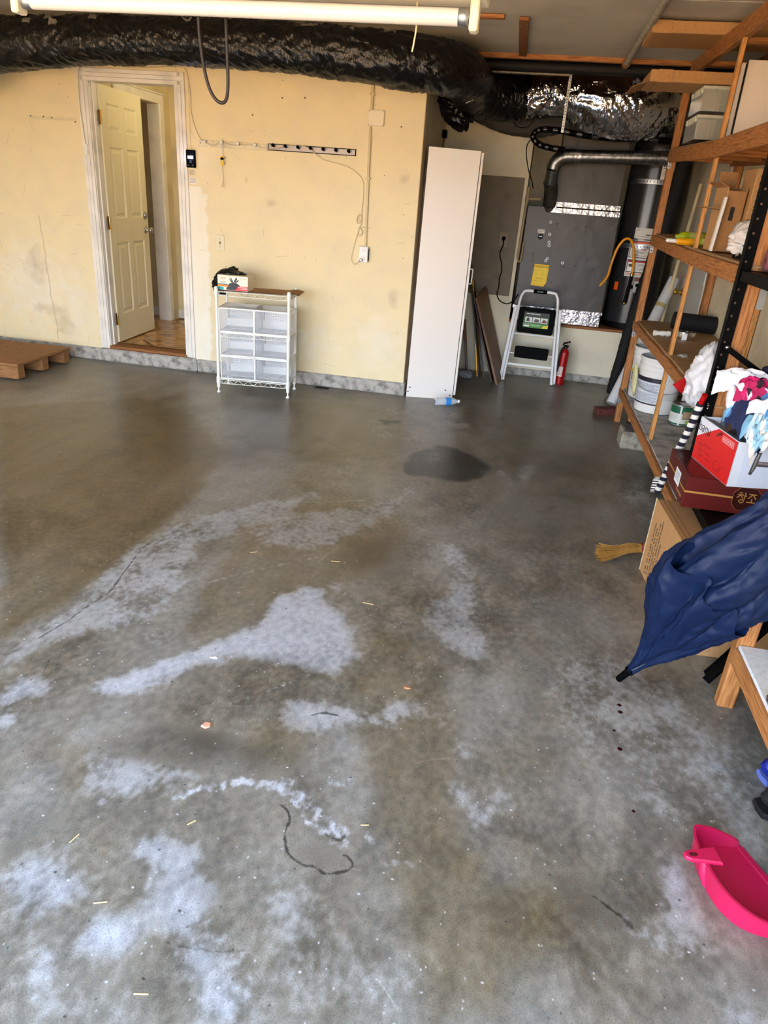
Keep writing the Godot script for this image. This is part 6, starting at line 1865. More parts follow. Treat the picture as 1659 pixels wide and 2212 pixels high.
func build_shelf_things() -> void:
	# two long flat cartons up under the ceiling
	var t := carton("long_carton", "long flat cardboard carton lying on the top rails under the ceiling", Vector3(0.90, 2.405, -4.95), Vector3.ZERO, Vector3(0.84, 0.058, 0.40), mats.card, false)
	part(t, "end_sleeve", cb(0.09, 0.062, 0.402, 0.002), mats.card, Vector3(-0.36, 0.029, 0.001))
	t = carton("long_carton", "long flat carton with an open end lying on top of the clear boxes", Vector3(0.89, 2.19, -5.03), Vector3.ZERO, Vector3(0.72, 0.06, 0.37), mats.card, false)
	part(t, "flap", cb(0.10, 0.004, 0.34, 0.001), mats.card_dark, Vector3(-0.405, -0.012, 0), Vector3(0, 0, 20))
	part(t, "end_sleeve", cb(0.08, 0.064, 0.372, 0.002), mats.card, Vector3(-0.28, 0.03, 0.001))
	part(t, "brown_tape", cb(0.05, 0.001, 0.3, 0.0), mats.pack_tape, Vector3(-0.3, -0.0006, 0))
	# clear lidded boxes, three stacks of teeth on the lids show
	var clear := mat("box_clear", Color(0.82, 0.85, 0.82, 0.3), 0.15)
	clear.transparency = BaseMaterial3D.TRANSPARENCY_ALPHA
	var frost := mat("lid_frost", Color(0.86, 0.86, 0.80, 0.75), 0.35)
	frost.transparency = BaseMaterial3D.TRANSPARENCY_ALPHA
	var proto: Node3D = null
	for k in 2:
		var lab: String = ["upper clear plastic box with frosted lid under the long carton", "lower clear plastic box with frosted lid on the top shelf"][k]
		if proto == null:
			proto = thing("clear_box", lab, "storage box", Vector3.ZERO, Vector3.ZERO, "clear lidded boxes on the top shelf")
			var m := MB.new()
			for s in [-1, 1]:
				span(m, Vector3(s * 0.15 - 0.0015, 0, -0.17), Vector3(s * 0.15 + 0.0015, 0.115, 0.17))
				span(m, Vector3(-0.15, 0, s * 0.17 - 0.0015), Vector3(0.15, 0.115, s * 0.17 + 0.0015))
				span(m, Vector3(s * 0.08 - 0.004, 0, 0.171), Vector3(s * 0.08 + 0.004, 0.115, 0.175))
			span(m, Vector3(-0.15, 0, -0.17), Vector3(0.15, 0.003, 0.17))
			part(proto, "box", m.done(), clear)
			part(proto, "lid", cb(0.315, 0.016, 0.355, 0.004), frost, Vector3(0, 0.118, 0))
			for i in 4:
				part(proto, "clip", cb(0.012, 0.03, 0.045, 0.003), frost, Vector3(-0.155, 0.105, -0.12 + i * 0.08))
			part(proto, "inner_carton", cb(0.10, 0.10, 0.27, 0.002), mats.card_dark, Vector3(-0.09, 0.054, 0))
			proto.position = Vector3(0.985, 2.058, -5.02)
		else:
			copy(proto, "clear_box", lab, Vector3(0.985, 1.915, -5.02))
	# white board with a dark layer, standing across the top shelf
	t = thing("white_board", "large white board with dark edge standing on the top shelf", "board", Vector3(1.11, 1.875, -4.33), Vector3(-4, 0, 0))
	part(t, "front_sheet", cb(0.37, 0.355, 0.012, 0.002), mat("board_white", Color(0.90, 0.86, 0.82), 0.35), Vector3(0.005, 0.178, 0.0))
	part(t, "dark_core", cb(0.37, 0.355, 0.06, 0.002), mats.black_plastic, Vector3(0.008, 0.178, -0.037))
	part(t, "back_sheet", cb(0.38, 0.36, 0.03, 0.002), mats.board_white, Vector3(0.0, 0.18, -0.085))
	# middle shelf, from the far end
	t = thing("spray_bottle", "lime green bottle lying at the back of the middle shelf", "bottle", Vector3(0.905, 1.395, -4.62), Vector3(0, 20, 90))
	part(t, "bottle_body", lathe([[0.0, -0.09], [0.026, -0.088], [0.03, -0.08], [0.03, 0.05], [0.026, 0.07], [0.012, 0.085], [0.012, 0.1], [0.0, 0.1]], 20), mat("lime", Color(0.62, 0.68, 0.08), 0.35))
	part(t, "label", lathe([[0.0304, -0.05], [0.0304, 0.03]], 20), mat("lime_label", Color(0.75, 0.76, 0.40), 0.5))
	t = thing("spray_bottle", "smaller yellow-green tube beside the lime bottle on the middle shelf", "bottle", Vector3(0.955, 1.385, -4.42), Vector3(0, -5, 90))
	part(t, "bottle_body", lathe([[0.0, -0.06], [0.022, -0.058], [0.022, 0.05], [0.016, 0.06], [0.0, 0.06]], 18), mats.lime)
	part(t, "label", lathe([[0.0224, -0.04], [0.0224, 0.035]], 18), mats.lime_label)
	t = thing("yellow_tool", "long yellow tool with a white end lying on the middle shelf", "tool", Vector3(0.86, 1.374, -4.50), Vector3(0, 6, 0))
	part(t, "body", cb(0.20, 0.034, 0.05, 0.01), mat("tool_yellow", Color(0.90, 0.62, 0.03), 0.4), Vector3(0.04, 0.0, 0))
	part(t, "white_end", cb(0.06, 0.02, 0.04, 0.008), mats.white_plastic, Vector3(-0.085, 0.0, 0))
	# open narrow carton with flaps, and taller cartons behind
	t = thing("open_carton", "narrow open cardboard box with raised flaps on the middle shelf", "box", Vector3(0.915, 1.358, -3.99), Vector3(0, 3, 0))
	part(t, "front_wall", cb(0.085, 0.27, 0.004, 0.001), mats.card_dark, Vector3(0, 0.135, 0.10))
	part(t, "back_wall", cb(0.085, 0.30, 0.004, 0.001), mats.card_dark, Vector3(0, 0.15, -0.10))
	for s in [-1, 1]:
		part(t, "side_wall", cb(0.004, 0.285, 0.20, 0.001), mats.card, Vector3(s * 0.0425, 0.1425, 0))
	flap(t, 0.085, 0.06, mats.card_dark, Vector3(0, 0.30, -0.10), Vector3(-8, 0, 0))
	part(t, "flap", cb(0.10, 0.004, 0.10, 0.001), mats.card_dark, Vector3(-0.092, 0.19, 0.05), Vector3(0, 0, -4))
	part(t, "flap", cb(0.05, 0.004, 0.19, 0.001), mats.card_dark, Vector3(-0.066, 0.295, 0), Vector3(0, 0, -24))
	part(t, "black_print", cb(0.02, 0.06, 0.001, 0.0), mats.ink, Vector3(-0.005, 0.17, 0.1022))
	t = carton("tall_carton", "tall brown carton with vertical lettering behind the black rack post", Vector3(1.072, 1.352, -3.95), Vector3(0, 1, 0), Vector3(0.20, 0.375, 0.20), mats.card, false)
	part(t, "lettering", letters("conference", 0.05), mats.ink, Vector3(-0.065, 0.19, 0.1005), Vector3(0, 0, 90))
	var im := blank(80, 110, Color(0.74, 0.58, 0.40))
	im.fill_rect(Rect2i(2, 2, 76, 106), Color(0.3, 0.22, 0.15))
	im.fill_rect(Rect2i(4, 4, 72, 102), Color(0.74, 0.58, 0.40))
	scribble(im, Rect2i(10, 12, 60, 84), 8, Color(0.3, 0.22, 0.15), 5)
	part(t, "stamp", sheet(0.07, 0.11), printed("carton_stamp", im), Vector3(0.05, 0.10, 0.1005))
	t = carton("brown_carton", "second tall brown carton half hidden behind the rack post", Vector3(1.19, 1.352, -3.62), Vector3(0, -2, 0), Vector3(0.16, 0.34, 0.2), mats.card, false)
	solo("white_stick", "white stick of wood leaning on the open carton", "stick", cb(0.012, 0.24, 0.035, 0.002), mats.trim, Vector3(0.862, 1.478, -3.865), Vector3(0, 0, -3))
	t = thing("black_box", "flat black box with white print at the shelf edge", "box", Vector3(0.985, 1.352, -3.36), Vector3(0, 5, 0))
	part(t, "carton", cb(0.24, 0.09, 0.20, 0.002), mats.black_plastic, Vector3(0, 0.045, 0))
	part(t, "white_line", cb(0.002, 0.088, 0.001, 0.0), mats.white_plastic, Vector3(0.075, 0.045, 0.1005))
	part(t, "white_line", cb(0.002, 0.088, 0.001, 0.0), mats.white_plastic, Vector3(0.09, 0.045, 0.1005))
	part(t, "lettering", letters("SUPER FINE", 0.009), mats.white_plastic, Vector3(-0.02, 0.02, 0.1003))
	solo("plastic_bag", "crumpled white paper bag on the black box on the middle shelf", "bag", blob(Vector3(0.13, 0.075, 0.11), 0.38, 0.16, 61, 34, 48, true), mat("bag_white", Color(0.84, 0.82, 0.80), 0.55), Vector3(0.965, 1.455, -3.42), Vector3(0, 20, 24))
	# lower shelf: speaker, tape measure, tin
	t = thing("cylinder_bag", "black padded cylinder bag lying on the lower wooden shelf", "bag", Vector3(1.20, 0.841, -5.28), Vector3(0, -22, 0))
	part(t, "body", tube(smooth([Vector3(-0.15, 0, 0), Vector3(-0.14, 0, 0), Vector3(0.14, 0, 0), Vector3(0.15, 0, 0)], 4), [0.03, 0.04, 0.05, 0.056, 0.058, 0.058, 0.058, 0.058, 0.058, 0.056, 0.05, 0.04, 0.03], 24), mat("cloth_black", Color(0.015, 0.015, 0.017), 0.85))
	t = thing("packing_tape", "silver and clear tape roll with handle on the lower shelf", "tape", Vector3(1.055, 0.783, -4.88), Vector3(0, 20, 0))
	part(t, "roll", lathe([[0.042, 0.0], [0.06, 0.0], [0.06, 0.0], [0.06, 0.05], [0.06, 0.05], [0.042, 0.05], [0.042, 0.05], [0.042, 0.0]], 28), mats.chrome)
	part(t, "core", lathe([[0.0, 0.002], [0.041, 0.002], [0.041, 0.046], [0.0, 0.046]], 20), mats.black_plastic)
	part(t, "label", cb(0.03, 0.04, 0.001, 0.0), mats.paper, Vector3(-0.034, 0.025, 0.0502), Vector3(0, -34, 0))
	t = thing("pipe_elbow", "white plastic pipe fitting lying on the lower shelf", "pipe", Vector3(0.925, 0.80, -4.93), Vector3(0, 12, 0))
	part(t, "tube", tube([Vector3(-0.05, 0, 0), Vector3(0.05, 0.002, 0)], 0.014, 16), mats.white_plastic)
	for x in [-0.05, 0.0, 0.035]:
		part(t, "ring", tube([Vector3(x - 0.008, 0, 0), Vector3(x + 0.008, 0, 0)], 0.018, 16), mats.white_plastic)
	solo("glass_bits", "small clear plastic bits on the lower shelf beside the thin post", "debris", blob(Vector3(0.03, 0.012, 0.02), 0.6, 0.2, 71, 12, 18), mat("bits", Color(0.55, 0.52, 0.47), 0.2), Vector3(0.93, 0.79, -4.22))
	# buckets and cans on the bottom shelf
	var bucket_prof := [[0.0, 0.0], [0.125, 0.0], [0.130, 0.008], [0.142, 0.28], [0.142, 0.28], [0.147, 0.282], [0.147, 0.288], [0.143, 0.29], [0.144, 0.31], [0.149, 0.312], [0.149, 0.318], [0.145, 0.32], [0.146, 0.345], [0.153, 0.348], [0.153, 0.362], [0.147, 0.365], [0.142, 0.362], [0.135, 0.1], [0.0, 0.09]]
	var bp := lathe(bucket_prof, 44)
	var wp := mat("pail_white", Color(0.88, 0.88, 0.87), 0.38)
	t = thing("paint_bucket", "large white bucket with printed label on the bottom shelf", "bucket", Vector3(0.985, 0.276, -4.985))
	part(t, "pail", bp, wp)
	var wrap := func(parent: Node, key: String, im2: Image, r0: float, r1: float, y0: float, y1: float, a0: float, a1: float) -> void:
		var p := PackedVector3Array()
		for i in 25:
			for j in 2:
				var a := deg_to_rad(lerpf(a0, a1, i / 24.0))
				p.append(Vector3(cos(a) * (r1 if j == 0 else r0), y1 if j == 0 else y0, sin(a) * (r1 if j == 0 else r0)))
		var m := MB.new()
		m.grid(p, 25, 2, false, -1.0)
		part(parent, "label", m.done(), printed(key, im2))
	im = blank(200, 110, Color(0.80, 0.83, 0.86))
	im.fill_rect(Rect2i(0, 0, 200, 18), Color(0.12, 0.10, 0.16))
	im.fill_rect(Rect2i(0, 104, 200, 6), Color(0.15, 0.13, 0.2))
	im.fill_rect(Rect2i(0, 18, 26, 86), Color(0.90, 0.91, 0.92))
	scribble(im, Rect2i(32, 26, 160, 30), 7, Color(0.35, 0.4, 0.46), 12)
	scribble(im, Rect2i(32, 64, 160, 38), 9, Color(0.45, 0.48, 0.53), 13)
	scribble(im, Rect2i(3, 26, 20, 70), 12, Color(0.5, 0.5, 0.55), 14)
	wrap.call(t, "pail_print", im, 0.1335, 0.1415, 0.06, 0.24, 205, 95)
	part(t, "bail", tube(smooth([Vector3(-0.146, 0.26, 0.02), Vector3(-0.15, 0.20, 0.06), Vector3(-0.11, 0.16, 0.12), Vector3(0.0, 0.15, 0.165), Vector3(0.1, 0.17, 0.13), Vector3(0.146, 0.26, 0.02)], 6), 0.002, 6), mats.zinc)
	t = thing("paint_bucket", "second white bucket farther back behind the shelf post", "bucket", Vector3(0.99, 0.276, -5.36))
	part(t, "pail", bp, wp)
	im = blank(80, 60, Color(0.86, 0.88, 0.9))
	im.fill_rect(Rect2i(20, 14, 40, 20), Color(0.15, 0.25, 0.6))
	im.fill_rect(Rect2i(10, 6, 50, 8), Color(0.85, 0.75, 0.2))
	scribble(im, Rect2i(10, 40, 60, 16), 4, Color(0.4, 0.45, 0.5), 15)
	wrap.call(t, "pail_print2", im, 0.134, 0.1415, 0.05, 0.22, 190, 110)
	solo("rag", "pale yellow rag hanging between bucket and shelf post", "cloth", blob(Vector3(0.02, 0.12, 0.05), 0.35, 0.15, 81, 20, 26), mat("rag_yellow", Color(0.84, 0.82, 0.62), 0.85), Vector3(0.858, 0.43, -5.18), Vector3(6, 0, 8))
	# small green-banded can and a bigger one beside it
	t = thing("paint_can", "small white and green paint can in front on the bottom shelf", "paint can", Vector3(1.105, 0.276, -4.70))
	part(t, "can", lathe([[0.0, 0.0], [0.066, 0.0], [0.068, 0.004], [0.066, 0.01], [0.066, 0.128], [0.069, 0.132], [0.067, 0.137], [0.058, 0.135], [0.056, 0.131], [0.0, 0.131]], 36), mats.steel)
	im = blank(160, 100, Color(0.86, 0.88, 0.86))
	im.fill_rect(Rect2i(0, 0, 160, 38), Color(0.02, 0.38, 0.26))
	im.fill_rect(Rect2i(0, 92, 160, 8), Color(0.02, 0.38, 0.26))
	im.fill_rect(Rect2i(76, 0, 8, 100), Color(0.9, 0.92, 0.9))
	im.fill_rect(Rect2i(90, 24, 50, 44), Color(0.62, 0.52, 0.4))
	scribble(im, Rect2i(94, 30, 40, 30), 6, Color(0.85, 0.78, 0.66), 17)
	scribble(im, Rect2i(10, 46, 56, 34), 6, Color(0.6, 0.62, 0.6), 18)
	im.fill_rect(Rect2i(110, 76, 16, 12), Color(0.55, 0.75, 0.1))
	wrap.call(t, "can_print", im, 0.0665, 0.0665, 0.008, 0.126, 200, 10)
	t = thing("paint_can", "bigger white paint can with a green foot behind the small one", "paint can", Vector3(1.205, 0.276, -4.86))
	part(t, "can", lathe([[0.0, 0.0], [0.078, 0.0], [0.08, 0.004], [0.078, 0.01], [0.078, 0.18], [0.081, 0.184], [0.079, 0.19], [0.068, 0.187], [0.0, 0.182]], 36), mats.steel)
	im = blank(160, 100, Color(0.88, 0.89, 0.89))
	im.fill_rect(Rect2i(0, 90, 160, 10), Color(0.02, 0.36, 0.28))
	im.fill_rect(Rect2i(90, 66, 26, 20), Color(0.95, 0.95, 0.95))
	scribble(im, Rect2i(92, 68, 22, 16), 1, Color(0.1, 0.1, 0.1), 19)
	wrap.call(t, "can_print2", im, 0.0786, 0.0786, 0.008, 0.176, 200, 10)
	solo("black_tin", "black plastic tub behind the green can on the bottom shelf", "tub", lathe([[0.0, 0.0], [0.05, 0.0], [0.058, 0.17], [0.062, 0.172], [0.062, 0.19], [0.0, 0.192]], 26), mats.black_plastic, Vector3(1.235, 0.277, -5.13))
	solo("black_tin", "black round tin on the lower shelf behind the white bag", "tin", lathe([[0.0, 0.0], [0.052, 0.0], [0.054, 0.004], [0.054, 0.07], [0.05, 0.074], [0.0, 0.075]], 26), mat("tin_blue_black", Color(0.02, 0.03, 0.05), 0.3), Vector3(0.955, 0.787, -3.62))
	# white carrier bag with red ties slumped over the shelf edge
	t = thing("carrier_bag", "white plastic carrier bag with red ties slumped on the shelf edge", "plastic bag", Vector3(0.868, 0.785, -3.36))
	var bg := mat("bag_film", Color(0.88, 0.89, 0.91, 0.86), 0.35)
	bg.transparency = BaseMaterial3D.TRANSPARENCY_ALPHA
	part(t, "bag_body", blob(Vector3(0.085, 0.135, 0.12), 0.28, 0.13, 91, 36, 52, true), bg, Vector3(0.0, 0.075, 0.02), Vector3(0, 0, -10))
	part(t, "tie", prism([Vector2(0.753, 0.773), Vector2(0.834, 0.849), Vector2(0.852, 0.875), Vector2(0.857, 0.80), Vector2(0.807, 0.735), Vector2(0.784, 0.745)], 0.014, 0.004), mat("tie_red", Color(0.66, 0.03, 0.05), 0.3), Vector3(-0.868, -0.785, -0.135))
	part(t, "tie", prism([Vector2(0.83, 0.82), Vector2(0.865, 0.86), Vector2(0.875, 0.91), Vector2(0.862, 0.915), Vector2(0.84, 0.87)], 0.012, 0.003), mats.tie_red, Vector3(-0.868, -0.785, -0.12))
	# rolled paper and black netting in the corner behind the far post
	t = thing("paper_roll", "long white paper roll with tape bands leaning in the corner", "roll")
	var ra := Vector3(0.845, 0.045, -5.99)
	var rb := Vector3(1.205, 1.03, -6.46)
	part(t, "roll", tube([ra, rb], 0.044, 24), mat("roll_white", Color(0.82, 0.82, 0.82), 0.6))
	for k in [0.3, 0.78]:
		part(t, "tape_band", tube([ra.lerp(rb, k - 0.012), ra.lerp(rb, k + 0.018)], 0.0452, 24), mat("tape_yellow", Color(0.72, 0.66, 0.42), 0.4))
	part(t, "hollow_end", tube([rb, rb + (rb - ra).normalized() * 0.001], 0.03, 18), mat("roll_core", Color(0.35, 0.33, 0.3), 0.8))
	t = thing("netting_roll", "tall roll of black netting leaning beside the water heater", "netting")
	var net := mat("netting", Color(0.02, 0.02, 0.021), 0.8)
	part(t, "roll", hose([Vector3(0.89, 0.02, -6.48), Vector3(0.95, 0.7, -6.47), Vector3(1.06, 1.5, -6.52), Vector3(1.12, 2.3, -6.56)], [0.035, 0.05, 0.055, 0.05], 0.01, 0.1, 95, 24, 0.3, 0.03).mesh, net)
	solo("wood_pole", "cream wooden pole leaning in the corner behind the netting", "pole", tube([Vector3(1.09, 0.02, -6.2), Vector3(1.26, 1.75, -6.55)], 0.016, 10), mats.conduit)
	# blocks that carry the far end of the shelf
	t = thing("concrete_block", "rough pale concrete block under the shelf edge", "block", Vector3(0.925, 0, -4.99))
	part(t, "block", cb(0.24, 0.125, 0.2, 0.012), bump(tri_mat("block", Color(0.66, 0.63, 0.56), 0.95, "grime", Vector3(3, 3, 3)), "fine", 1.2), Vector3(0, 0.0625, 0))
	solo("brick", "dark purple-brown brick on top of the concrete block", "brick", cb(0.19, 0.045, 0.09, 0.004), tri_mat("brick_dark", Color(0.25, 0.19, 0.20), 0.9, "grime", Vector3(6, 6, 6)), Vector3(0.925, 0.1485, -4.99), Vector3(0, 4, 0))
	solo("wood_block", "pale wood offcut wedged between dark brick and shelf", "wood", cb(0.16, 0.03, 0.06, 0.003), mats.wood_pale, Vector3(0.925, 0.187, -5.02), Vector3(0, -3, 0))
	solo("brick", "flat red brick lying beside the far shelf post", "brick", cb(0.2, 0.055, 0.095, 0.005), tri_mat("brick_red", Color(0.42, 0.20, 0.18), 0.9, "grime", Vector3(6, 6, 6)), Vector3(0.80, 0.0275, -5.80), Vector3(0, 22, 0))

# ---------------------------------------------------------------- on and before the black rack
func stroke(parent: Node, pts: Array, w: float, m: Material, d := 0.0008) -> void:
	# one pen stroke in x and y, slightly raised
	for i in pts.size() - 1:
		var a: Vector2 = pts[i]
		var b: Vector2 = pts[i + 1]
		var v := b - a
		part(parent, "stroke", cb(v.length() + w * 0.6, w, d, 0.0), m, Vector3((a.x + b.x) / 2, (a.y + b.y) / 2, 0), Vector3(0, 0, rad_to_deg(v.angle())))

func build_rack_things() -> void:
	# big carton on the floor
	var t := carton("floor_carton", "big brown cardboard box on the floor under the black rack", Vector3(0.925, 0, -2.735), Vector3(0, 4.1, 0), Vector3(0.39, 0.355, 0.67), mats.card)
	for k in 2:
		part(t, "edge_crease", cb(0.0015, 0.001, 0.66, 0.0), mat("crease", Color(0.42, 0.32, 0.2), 0.9), Vector3(-0.17 + k * 0.02, 0.3555, 0))
	part(t, "corner_wear", cb(0.004, 0.36, 0.006, 0.001), mat("card_pale", Color(0.82, 0.74, 0.62), 0.9), Vector3(-0.1945, 0.18, -0.333))
	var lines := ["G.W. 17.71 LBS  8.04 KGS", "N.W. 14.6 LBS  6.6 KGS", "SIZE (LxWxH) 65 x 38 x 35 CM", "MODEL: DOUBLE WALL AIR PUMP", "MADE IN CHINA"]
	for k in lines.size():
		part(t, "printed_line", letters(lines[k], 0.017, 0.0006), mats.ink, Vector3(-0.1953, 0.145, -0.255 + k * 0.03), Vector3(0, -90, 0)).rotation = Basis(Vector3(0, 1, 0), Vector3(0, 0, 1) * -1.0, Vector3(-1, 0, 0)).get_euler()
	# maroon gift carton
	t = thing("maroon_box", "maroon box with gold band and emblem under the red and white box", "box", Vector3(0.745, 0.43, -2.80))
	var mar := mat("maroon", Color(0.35, 0.09, 0.08), 0.35)
	part(t, "body", cb(0.46, 0.13, 0.37, 0.002), mar, Vector3(0.23, 0.065, -0.185))
	part(t, "lid_top", cb(0.44, 0.002, 0.35, 0.0005), mat("maroon_dark", Color(0.20, 0.05, 0.05), 0.3), Vector3(0.23, 0.131, -0.185))
	var gold := mat("gold_ink", Color(0.78, 0.58, 0.30), 0.4, 0.3)
	part(t, "gold_band", cb(0.19, 0.008, 0.001, 0.0), gold, Vector3(0.095, 0.068, 0.0004))
	part(t, "gold_band", cb(0.001, 0.008, 0.37, 0.0), gold, Vector3(-0.0004, 0.068, -0.185))
	var im := blank(60, 90, Color(0.92, 0.93, 0.94))
	scribble(im, Rect2i(8, 14, 44, 60), 5, Color(0.45, 0.5, 0.6), 4)
	part(t, "address_label", sheet(0.095, 0.06), printed("addr", im), Vector3(-0.0005, 0.072, -0.16), Vector3(0, -90, 0))
	part(t, "fine_print", cb(0.001, 0.012, 0.10, 0.0), mat("fine_gold", Color(0.6, 0.42, 0.3), 0.5), Vector3(-0.0003, 0.030, -0.09))
	var em := part(t, "emblem", prism([Vector2(-0.052, -0.022), Vector2(-0.03, -0.048), Vector2(0.03, -0.048), Vector2(0.052, -0.022), Vector2(0.052, 0.022), Vector2(0.03, 0.048), Vector2(-0.03, 0.048), Vector2(-0.052, 0.022)], 0.0012), mats.maroon_dark, Vector3(0.235, 0.066, 0.0006))
	for r in [1.0, 0.9]:
		var oc := [Vector2(-0.052, -0.022), Vector2(-0.03, -0.048), Vector2(0.03, -0.048), Vector2(0.052, -0.022), Vector2(0.052, 0.022), Vector2(0.03, 0.048), Vector2(-0.03, 0.048), Vector2(-0.052, 0.022), Vector2(-0.052, -0.022)]
		for i in oc.size():
			oc[i] = oc[i] * r
		stroke(em, oc, 0.0016, gold)
	# the two syllables on the emblem, stroke by stroke
	var sy := [
		[Vector2(-0.031, 0.026), Vector2(-0.022, 0.026)], [Vector2(-0.036, 0.018), Vector2(-0.016, 0.018)], [Vector2(-0.026, 0.018), Vector2(-0.037, 0.004)], [Vector2(-0.026, 0.018), Vector2(-0.016, 0.004)],
		[Vector2(-0.009, 0.028), Vector2(-0.009, 0.0)], [Vector2(-0.009, 0.015), Vector2(-0.003, 0.015)],
		[Vector2(-0.028, -0.008), Vector2(-0.022, -0.002), Vector2(-0.014, -0.002), Vector2(-0.009, -0.008), Vector2(-0.014, -0.015), Vector2(-0.022, -0.015), Vector2(-0.028, -0.008)],
		[Vector2(0.006, 0.024), Vector2(0.032, 0.024)], [Vector2(0.019, 0.024), Vector2(0.005, 0.006)], [Vector2(0.019, 0.024), Vector2(0.033, 0.006)], [Vector2(0.019, 0.004), Vector2(0.019, -0.010)], [Vector2(0.002, -0.010), Vector2(0.037, -0.010)]]
	for q in sy:
		stroke(em, q, 0.0035, gold, 0.0026)
	# red and white product box, open on top
	t = thing("red_box", "open red and white product box with a tool picture on the rack", "box", Vector3(0.872, 0.562, -2.735), Vector3(0, 11, 0))
	var wh := mat("carton_white", Color(0.88, 0.90, 0.93), 0.4)
	var gr := mat("carton_grey", Color(0.50, 0.50, 0.52), 0.7)
	var h := 0.18
	var w := 0.40
	var d := 0.342
	part(t, "front_wall", cb(w, h, 0.004, 0.001), wh, Vector3(w / 2, h / 2, -0.002))
	part(t, "back_wall", cb(w, h, 0.004, 0.001), wh, Vector3(w / 2, h / 2, -d + 0.002))
	part(t, "left_wall", cb(0.004, h, d, 0.001), wh, Vector3(0.002, h / 2, -d / 2))
	part(t, "right_wall", cb(0.004, h, d, 0.001), wh, Vector3(w - 0.002, h / 2, -d / 2))
	part(t, "bottom", cb(w - 0.01, 0.004, d - 0.01, 0.0), gr, Vector3(w / 2, 0.003, -d / 2))
	# red print on the left wall
	im = blank(342, 180, Color(0.84, 0.12, 0.13))
	fill_poly(im, [Vector2(0, 0), Vector2(0, 84), Vector2(172, 0)], Color(0.88, 0.89, 0.93))
	for k in 5:
		im.fill_rect(Rect2i(216 + k * 21, 12, 19, 24), Color(0.93, 0.8, 0.8))
		im.fill_rect(Rect2i(218 + k * 21, 14, 15, 20), Color(0.82, 0.14, 0.15))
		im.fill_rect(Rect2i(223 + k * 21, 18, 5, 12), Color(0.95, 0.9, 0.9))
	for q in [[34, 100, 40], [84, 92, 64], [40, 124, 50], [112, 120, 46], [60, 142, 34], [120, 142, 40]]:
		scribble(im, Rect2i(q[0], q[1], q[2], 12), 2, Color(0.42, 0.05, 0.07), q[0])
	for q in [[232, 150], [250, 140], [268, 132], [286, 120]]:
		im.fill_rect(Rect2i(q[0], q[1], 14, 3), Color(0.45, 0.05, 0.08))
	for k in 40:
		var a := TAU * k / 40.0
		im.fill_rect(Rect2i(int(226 + cos(a) * 34), int(140 + sin(a) * 18), 3, 3), Color(0.45, 0.05, 0.08))
	part(t, "red_print", sheet(d - 0.004, h - 0.004), printed("red_print", im, 0.4), Vector3(-0.0002, h / 2, -d / 2), Vector3(0, -90, 0))
	part(t, "brand_lettering", letters("banu", 0.036, 0.0006), mats.ink, Vector3(-0.0012, 0.142, -0.285), Vector3(0, -90, 0))
	part(t, "brand_rule", cb(0.0006, 0.0012, 0.06, 0.0), mats.ink, Vector3(-0.001, 0.122, -0.285))
	# picture of the tool on the front wall
	var im2 := blank(220, 180, Color(0.86, 0.89, 0.94))
	fill_poly(im2, [Vector2(46, 36), Vector2(64, 34), Vector2(56, 100), Vector2(46, 128), Vector2(34, 126), Vector2(40, 80)], Color(0.30, 0.28, 0.27))
	fill_poly(im2, [Vector2(50, 40), Vector2(58, 40), Vector2(48, 108), Vector2(42, 118)], Color(0.62, 0.60, 0.58))
	fill_poly(im2, [Vector2(54, 70), Vector2(220, 76), Vector2(220, 92), Vector2(54, 92)], Color(0.36, 0.32, 0.31))
	fill_poly(im2, [Vector2(60, 74), Vector2(220, 80), Vector2(220, 84), Vector2(60, 82)], Color(0.6, 0.55, 0.53))
	fill_poly(im2, [Vector2(150, 77), Vector2(220, 79), Vector2(220, 90), Vector2(150, 90)], Color(0.55, 0.10, 0.14))
	part(t, "tool_picture", sheet(0.22, h - 0.006), printed("tool_print", im2, 0.35), Vector3(0.145, h / 2, 0.0002))
	# flaps: grey insides, and the dark red inner lid standing up
	part(t, "front_flap", cb(w - 0.03, 0.003, 0.15, 0.001), gr, Vector3(w / 2 + 0.02, h + 0.022, -0.078), Vector3(16, 0, 0))
	part(t, "left_flap", cb(0.05, 0.003, d - 0.02, 0.001), gr, Vector3(0.026, h - 0.006, -d / 2), Vector3(0, 0, -14))
	part(t, "dark_red_lid", cb(0.003, 0.14, 0.24, 0.001), mats.maroon_dark, Vector3(0.085, h + 0.02, -0.22), Vector3(0, -28, -52))
	var fp := MB.new()
	for k in 7:
		fp.box(Vector3(0.0, 0.02 - k * 0.011, 0), Vector3(0.0006, 0.002, 0.12 - 0.012 * (k % 3)), 0.0)
	part(t.get_node("dark_red_lid"), "fine_print", fp.done(), mats.fine_gold, Vector3(-0.0018, 0.01, 0.0))
	# striped pole between the shelves
	var sp := MB.new()
	sp.tube(smooth([Vector3(0.765, 0.29, -3.33), Vector3(0.778, 0.5, -3.23), Vector3(0.79, 0.66, -3.15), Vector3(0.797, 0.79, -3.10)], 8), 0.016, 14)
	var si := Image.create(8, 256, false, Image.FORMAT_RGB8)
	for y in 256:
		si.fill_rect(Rect2i(0, y, 8, 1), Color(0.86, 0.84, 0.80) if (y / 8) % 2 == 0 else Color(0.07, 0.07, 0.14))
	si.rotate_90(CLOCKWISE)
	var sm := printed("stripes", si, 0.8)
	for i in sp.v.size():
		sp.u[i] = Vector2((sp.v[i].y - 0.28) / 0.66, 0.5)
	t = thing("striped_pole", "navy and white striped cloth pole leaning between the shelves", "pole")
	part(t, "sleeve", sp.done(), sm)
	part(t, "red_tip", tube([Vector3(0.797, 0.788, -3.10), Vector3(0.80, 0.83, -3.08)], 0.012, 12), mats.tie_red)
